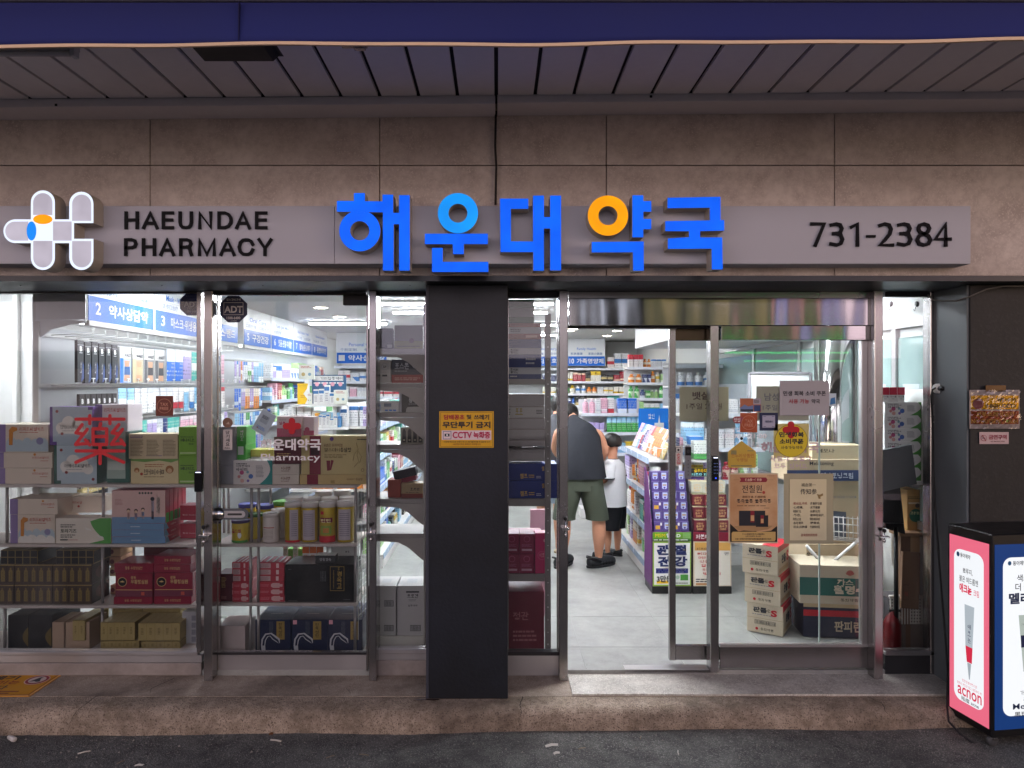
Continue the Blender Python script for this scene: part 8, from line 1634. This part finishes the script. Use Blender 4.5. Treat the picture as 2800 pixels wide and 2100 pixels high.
def subd(o,l=1):
    s=o.modifiers.new('sub','SUBSURF'); s.levels=l; s.render_levels=l; return o
def fingers(hand,dirv,side,edges,verts,idx,scale=1.0):
    """five short chains rooted in the palm"""
    h=Vector(hand); d=Vector(dirv).normalized(); s=Vector(side).normalized(); n=d.cross(s)
    for k,(off,l) in enumerate(((-.033,.06),(-.012,.072),(.010,.075),(.031,.062))):
        b=len(verts); a=h+s*off*scale; p1=a+d*l*.45*scale+n*.004; p2=a+d*l*.8*scale+n*.018*scale; p3=a+d*l*scale+n*.034*scale
        verts+=[tuple(a+d*.005)+(.0085*scale,),tuple(p1)+(.0085*scale,),tuple(p2)+(.0078*scale,),tuple(p3)+(.0065*scale,)]; edges+=[(idx,b),(b,b+1),(b+1,b+2),(b+2,b+3)]
    b=len(verts); a=h-s*.035*scale-d*.03*scale; verts+=[tuple(a)+(.011*scale,),tuple(a-s*.022*scale+d*.028*scale+n*.01)+(.0095*scale,),tuple(a-s*.02*scale+d*.05*scale+n*.02)+(.008*scale,)]; edges+=[(idx,b),(b,b+1),(b+1,b+2)]
def clog(parent,x,y,rz,s=1.0,z=0.0,mat=None):
    e=lambda u,v,w:(u,v,w)
    rings=[((0,-.125*s,.045*s),.030*s,.04*s),((0,-.105*s,.043*s),.040*s,.043*s),((0,-.04*s,.040*s),.043*s,.041*s),((0,.03*s,.045*s),.050*s,.046*s),((0,.09*s,.042*s),.054*s,.043*s),((0,.135*s,.036*s),.048*s,.037*s),((0,.16*s,.030*s),.026*s,.028*s)]
    vs,fs=[],[]; n=16
    for c,rx,rz_ in rings:
        for k in range(n):
            a=2*math.pi*k/n; zz=c[2]+rz_*math.sin(a); zz=max(.004*s,zz); vs.append((c[0]+rx*math.cos(a),c[1],zz))
    for i in range(len(rings)-1):
        for k in range(n): fs.append((i*n+k,i*n+(k+1)%n,(i+1)*n+(k+1)%n,(i+1)*n+k))
    fs+= [tuple(range(n))[::-1],tuple(range((len(rings)-1)*n,len(rings)*n))]
    o=mk('clog',vs,fs,mat,parent,(x,y,z),(0,0,rz),True); subd(o)
    sole=mk('sole',[((.058*s if abs(math.cos(a))>.2 else .05*s)*math.cos(a)*(1.0),.015*s+.15*s*math.sin(a),q*s) for q in (.001,.018) for a in [2*math.pi*k/20 for k in range(20)]],[tuple(range(20))[::-1],tuple(range(20,40))]+[(k,(k+1)%20,20+(k+1)%20,20+k) for k in range(20)],mat,o)
    tube('heel_strap',[(-.046*s,-.02*s,.06*s),(-.045*s,-.10*s,.085*s),(0,-.135*s,.088*s),(.045*s,-.10*s,.085*s),(.046*s,-.02*s,.06*s)],.008*s,mat,o,8)
    for k in range(5): tube('side_rib',[(.050*s,-.03*s+.03*s*k,.02*s),(.052*s,-.015*s+.03*s*k,.05*s)],.004*s,mat,o,6); tube('side_rib',[(-.050*s,-.03*s+.03*s*k,.02*s),(-.052*s,-.015*s+.03*s*k,.05*s)],.004*s,mat,o,6)
    return o
def hairshell(o_name,c,rx,ry,rz,parent,cut,mat=HAIR,seed=1,n=26):
    """uneven hair cap: keeps the part of an ellipsoid where cut(dir) holds, with tufts"""
    R=random.Random(seed); vs,fs=[],[]; m=14; idx={}
    for j in range(m+1):
        th=math.pi*j/m
        for i in range(n):
            ph=2*math.pi*i/n; d=Vector((math.sin(th)*math.cos(ph),math.sin(th)*math.sin(ph),math.cos(th))); k=1+.05*math.sin(ph*7+j)*math.sin(th)+R.uniform(-.03,.04); idx[(j,i)]=len(vs); vs.append((c[0]+rx*d.x*k,c[1]+ry*d.y*k,c[2]+rz*d.z*k))
    for j in range(m):
        for i in range(n):
            th=math.pi*(j+.5)/m; ph=2*math.pi*(i+.5)/n; d=Vector((math.sin(th)*math.cos(ph),math.sin(th)*math.sin(ph),math.cos(th)))
            if cut(d): fs.append((idx[(j,i)],idx[(j+1,i)],idx[(j+1,(i+1)%n)],idx[(j,(i+1)%n)]))
    o=mk(o_name,vs,fs,mat,parent,smooth=True); s=o.modifiers.new('thick','SOLIDIFY'); s.thickness=.012; s.offset=-1; return o
def wrinkle(o,amp,seed):
    R=random.Random(seed); K=[(R.uniform(12,34),R.uniform(-26,26),R.uniform(-14,14),R.uniform(0,6)) for _ in range(5)]
    o.data.update(); ns=[v.normal.copy() for v in o.data.vertices]
    for v,n in zip(o.data.vertices,ns):
        s=sum(math.sin(v.co.z*a+v.co.x*b+v.co.y*c+p) for a,b,c,p in K)/5; v.co+=n*amp*s*2
# ---- man bending over, seen from behind
MX=at('P',1588,0,6.62).x; MY=6.62-DC
man=empty('person',(MX,MY,0),0,'person in a dark sleeveless shirt and olive shorts bending forward in the doorway aisle','person')
v=[(0,.02,.86,(.15,.11)),(0,.06,1.0,(.15,.11)),(0,.16,1.13,(.12,.07)),(0,.27,1.215,(.09,.04)),(-.02,.345,1.305,(.052,.048)),(-.045,.40,1.375,(.056,.058)),(-.065,.46,1.405,(.076,.085)),(-.065,.49,1.43,(.068,.08)),
   (.10,.01,.80,.105),(.165,.0,.47,.066),(.17,-.01,.31,.070),(.17,.02,.10,.038),(.17,.0,.055,.036),(.23,.06,.035,.032),
   (-.10,.01,.80,.105),(-.15,.02,.47,.066),(-.155,.01,.31,.069),(-.16,.04,.10,.036),(-.16,.02,.055,.036),(-.17,.14,.03,.032),
   (.195,.21,1.23,.064),(.25,.20,1.05,.050),(.22,.36,.93,.040),(.14,.52,.95,.029),(.11,.56,.955,.03),
   (-.19,.25,1.25,.062),(-.21,.32,1.06,.046),(-.15,.50,.97,.038),(-.05,.62,.98,.028),(-.02,.66,.985,.03)]
ed=[(0,1),(1,2),(2,3),(3,4),(4,5),(5,6),(6,7),(0,8),(8,9),(9,10),(10,11),(11,12),(12,13),(0,14),(14,15),(15,16),(16,17),(17,18),(18,19),(3,20),(20,21),(21,22),(22,23),(23,24),(3,25),(25,26),(26,27),(27,28),(28,29)]
fingers(v[24][:3],(-.5,.8,-.1),(.6,.4,0),ed,v,24); fingers(v[29][:3],(.5,.8,-.1),(-.6,.4,0),ed,v,29)
skin_body('body',v,ed,SK,man)
TS=cloth('#26282d')
loft('shirt',[((0,.02,.83),.242,.192),((0,.025,.87),.236,.188,.05),((0,.035,.92),.228,.175,.1),((0,.06,1.0),.218,.162,.2),((0,.12,1.10),.214,.155,.4),((0,.19,1.185),.212,.14,.6),((0,.25,1.245),.195,.12,.75),((-.01,.29,1.29),.145,.095,.85),((-.02,.32,1.322),.095,.078,.95),((-.025,.34,1.338),.072,.068,1.05)],TS,man,40,False)
wrinkle(man.children[-1],.0075,1)
subd(bpy.data.objects[man.children[-1].name])
SH=cloth('#4a5044')
def shorts(par,mat,wx,wy,zw,zc,zh,lx,lr,hemr,y0=.015,flare=.0):
    rings_n=20; vs,fs=[],[]
    # waist to crotch, then two legs that share the crotch line
    top=[(zw,wx,wy),(zw-(zw-zc)*.35,wx*1.03,wy*1.05),(zw-(zw-zc)*.75,wx*1.06,wy*1.08)]
    for z,a,b in top:
        for k in range(rings_n): an=2*math.pi*k/rings_n; vs.append((a*math.cos(an),y0+b*math.sin(an),z))
    for i in range(2):
        for k in range(rings_n): fs.append((i*rings_n+k,i*rings_n+(k+1)%rings_n,(i+1)*rings_n+(k+1)%rings_n,(i+1)*rings_n+k))
    mk('shorts',vs,[f[::-1] for f in fs],mat,par,smooth=True); o=par.children[-1]
    for s in (-1,1):
        rr_=[((s*lx*.62,y0,zw-(zw-zc)*.55),lr*1.02,wy*1.02),((s*lx*.70,y0,zc),lr*1.04,wy*1.04),((s*lx*.9,y0,(zc+zh)/2),(lr+hemr)/2,(wy+hemr)/2*1.02),((s*lx,y0,zh+.03),hemr,hemr*1.05),((s*lx,y0,zh),hemr*1.02,hemr*1.07)]
        l=loft('leg',rr_,mat,o,18,False); subd(l)
    subd(o); return o
_sm=shorts(man,SH,.205,.155,.90,.66,.44,.155,.115,.108)
hairshell('hair',(-.065,.465,1.41),.097,.105,.10,man,lambda d:d.y<.35 or d.z>.45)
CL=pm('#1c1d20',.6,.08)
clog(man,.178,.015,math.radians(-58),1.12,0,CL); clog(man,-.165,.03,math.radians(-30),1.12,0,CL)
# ---- boy
BX_=at('P',1680,0,6.98).x; BYY=6.98-DC
boy=empty('person',(BX_,BYY,0),math.radians(58),'child in a white shirt and black shorts standing beside the low gondola','person'); boy.scale=(1.07,1.07,1.02)
s_=1.19/1.19
v=[(0,0,.56,(.085,.07)),(0,.0,.68,(.085,.065)),(0,.0,.80,(.095,.065)),(0,.015,.875,(.065,.035)),(0,.015,.95,(.036,.036)),(0,.03,1.02,(.052,.06)),(0,.035,1.09,(.068,.078)),(0,.03,1.135,(.06,.07)),
   (.06,0,.52,.06),(.065,0,.29,.04),(.066,-.005,.18,.036),(.067,0,.07,.024),(.067,-.01,.035,.024),(.07,.07,.02,.022),(-.06,0,.52,.06),(-.065,.04,.29,.04),(-.066,.035,.18,.036),(-.067,.04,.07,.024),(-.067,.03,.035,.024),(-.07,.11,.02,.022),
   (.105,.0,.865,.034),(.135,-.01,.74,.029),(.12,.07,.65,.025),(.08,.15,.66,.019),(.065,.18,.66,.02),(-.105,.0,.865,.034),(-.135,.03,.75,.029),(-.10,.13,.72,.025),(-.03,.19,.77,.019),(-.015,.215,.775,.02)]
ed=[(0,1),(1,2),(2,3),(3,4),(4,5),(5,6),(6,7),(0,8),(8,9),(9,10),(10,11),(11,12),(12,13),(0,14),(14,15),(15,16),(16,17),(17,18),(18,19),(3,20),(20,21),(21,22),(22,23),(23,24),(3,25),(25,26),(26,27),(27,28),(28,29)]
fingers(v[24][:3],(-.6,.8,0),(.6,.4,0),ed,v,24,.7); fingers(v[29][:3],(.5,.8,.1),(-.6,.4,0),ed,v,29,.7)
skin_body('body',v,ed,SK,boy)
WS=cloth('#d9d9da'); 
subd(loft('shirt',[((0,.0,.50),.150,.115),((0,.0,.56),.146,.112),((0,.0,.70),.138,.105),((0,.0,.82),.138,.098),((0,.005,.89),.128,.085),((0,.01,.925),.09,.065),((0,.012,.945),.056,.05)],WS,boy,20,False))
for s in (-1,1):
    sl_=loft('sleeve',[((s*.09,.005,.90),.055,.06),((s*.125,.0,.845),.055,.06),((s*.145,.0,.775),.056,.06)],WS,boy,14,False); subd(sl_)
    loft('cuff',[((s*.1455,.0,.780),.058,.062),((s*.147,.0,.768),.058,.062)],INK,sl_,14,False)
loft('collar',[((0,.012,.940),.058,.052),((0,.013,.950),.055,.049)],INK,boy,16,False)
shorts(boy,cloth('#16171b'),.118,.095,.57,.44,.275,.068,.075,.072,.0)
hairshell('hair',(0,.028,1.105),.082,.095,.088,boy,lambda d:(d.y<.25 and d.z>-.45) or d.z>.35,seed=3)
for s in (-1,1): lathe('ear',[(0,0),(.016,.002),(.018,.008),(.010,.012),(0,.012)],SK,boy,(s*.072,.03,1.06),10,(0,math.radians(90)*s,0))
tube('nose',[(0,.112,1.055),(0,.124,1.045),(0,.112,1.037)],.010,SK,boy,8)
for s in (-1,1): lathe('eye',[(0,0),(.008,.001),(.006,.005),(0,.006)],INK,boy,(s*.028,.103,1.068),8,(math.radians(-90),0,0))
mk('mouth',[(-.018,.106,1.018),(.018,.106,1.018),(.012,.107,1.013),(-.012,.107,1.013)],[(0,1,2,3)],pm('#a85a52',.5),boy)
clog(boy,.07,.035,math.radians(-8),.68,0,CL); clog(boy,-.07,.075,math.radians(6),.68,0,CL)
# ---- third person, half hidden by the steel post
PX=at('P',1503,0,7.25).x; PY=7.25-DC
wm=empty('person',(PX,PY,0),math.radians(-30),'person in a grey top and sandals half hidden behind the steel doorway post','person')
v=[(0,0,.84,(.12,.10)),(0,.03,1.0,(.12,.09)),(0,.08,1.16,(.13,.09)),(0,.13,1.28,(.12,.08)),(0,.18,1.36,(.045,.045)),(0,.23,1.43,(.06,.07)),(0,.25,1.50,(.07,.085)),(0,.24,1.54,(.06,.07)),
   (.09,0,.78,.085),(.095,0,.45,.052),(.096,-.005,.30,.05),(.097,0,.09,.03),(.097,-.01,.045,.03),(.10,.11,.025,.03),(-.09,0,.78,.085),(-.095,0,.45,.052),(-.096,-.005,.30,.05),(-.097,0,.09,.03),(-.097,-.01,.045,.03),(-.10,.11,.025,.03),
   (.15,.1,1.24,.048),(.17,.12,1.02,.036),(.15,.26,.90,.03),(.08,.36,.93,.023),(.06,.39,.935,.024),(-.15,.1,1.24,.048),(-.17,.12,1.02,.036),(-.15,.26,.90,.03),(-.08,.36,.93,.023),(-.06,.39,.935,.024)]
ed=[(0,1),(1,2),(2,3),(3,4),(4,5),(5,6),(6,7),(0,8),(8,9),(9,10),(10,11),(11,12),(12,13),(0,14),(14,15),(15,16),(16,17),(17,18),(18,19),(3,20),(20,21),(21,22),(22,23),(23,24),(3,25),(25,26),(26,27),(27,28),(28,29)]
fingers(v[24][:3],(-.6,.8,0),(.6,.4,0),ed,v,24,.9); fingers(v[29][:3],(.6,.8,0),(-.6,.4,0),ed,v,29,.9)
skin_body('body',v,ed,SK,wm)
subd(loft('shirt',[((0,0,.80),.19,.15),((0,.03,.95),.18,.145,.1),((0,.08,1.12),.18,.135,.3),((0,.12,1.25),.175,.12,.5),((0,.155,1.32),.12,.09,.7),((0,.175,1.35),.06,.06,.8)],cloth('#4a4b50'),wm,20,False))
shorts(wm,cloth('#8a98a8'),.165,.14,.86,.68,.50,.095,.095,.09,.0)
hairshell('hair',(0,.235,1.49),.088,.102,.11,wm,lambda d:d.y<.3 or d.z>.4,seed=5)
for s in (-1,1):
    sn=mk('sandal',[(s*.1+.045*math.cos(a),.04+.12*math.sin(a),q) for q in (.001,.02) for a in [2*math.pi*k/18 for k in range(18)]],[tuple(range(18))[::-1],tuple(range(18,36))]+[(k,(k+1)%18,18+(k+1)%18,18+k) for k in range(18)],pm('#b8a484',.6,.06),wm)
    tube('strap',[(s*.1-.042,.06,.02),(s*.1,.065,.068),(s*.1+.042,.06,.02)],.012,pm('#c4b294',.6),sn,8)
# tidy helper numbers used while decorating
for o in bpy.data.objects:
    for k in ('_w','_d','_h'):
        if k in o: del o[k]
bpy.data.objects.remove(FONTO); bpy.data.curves.remove(FONTC)
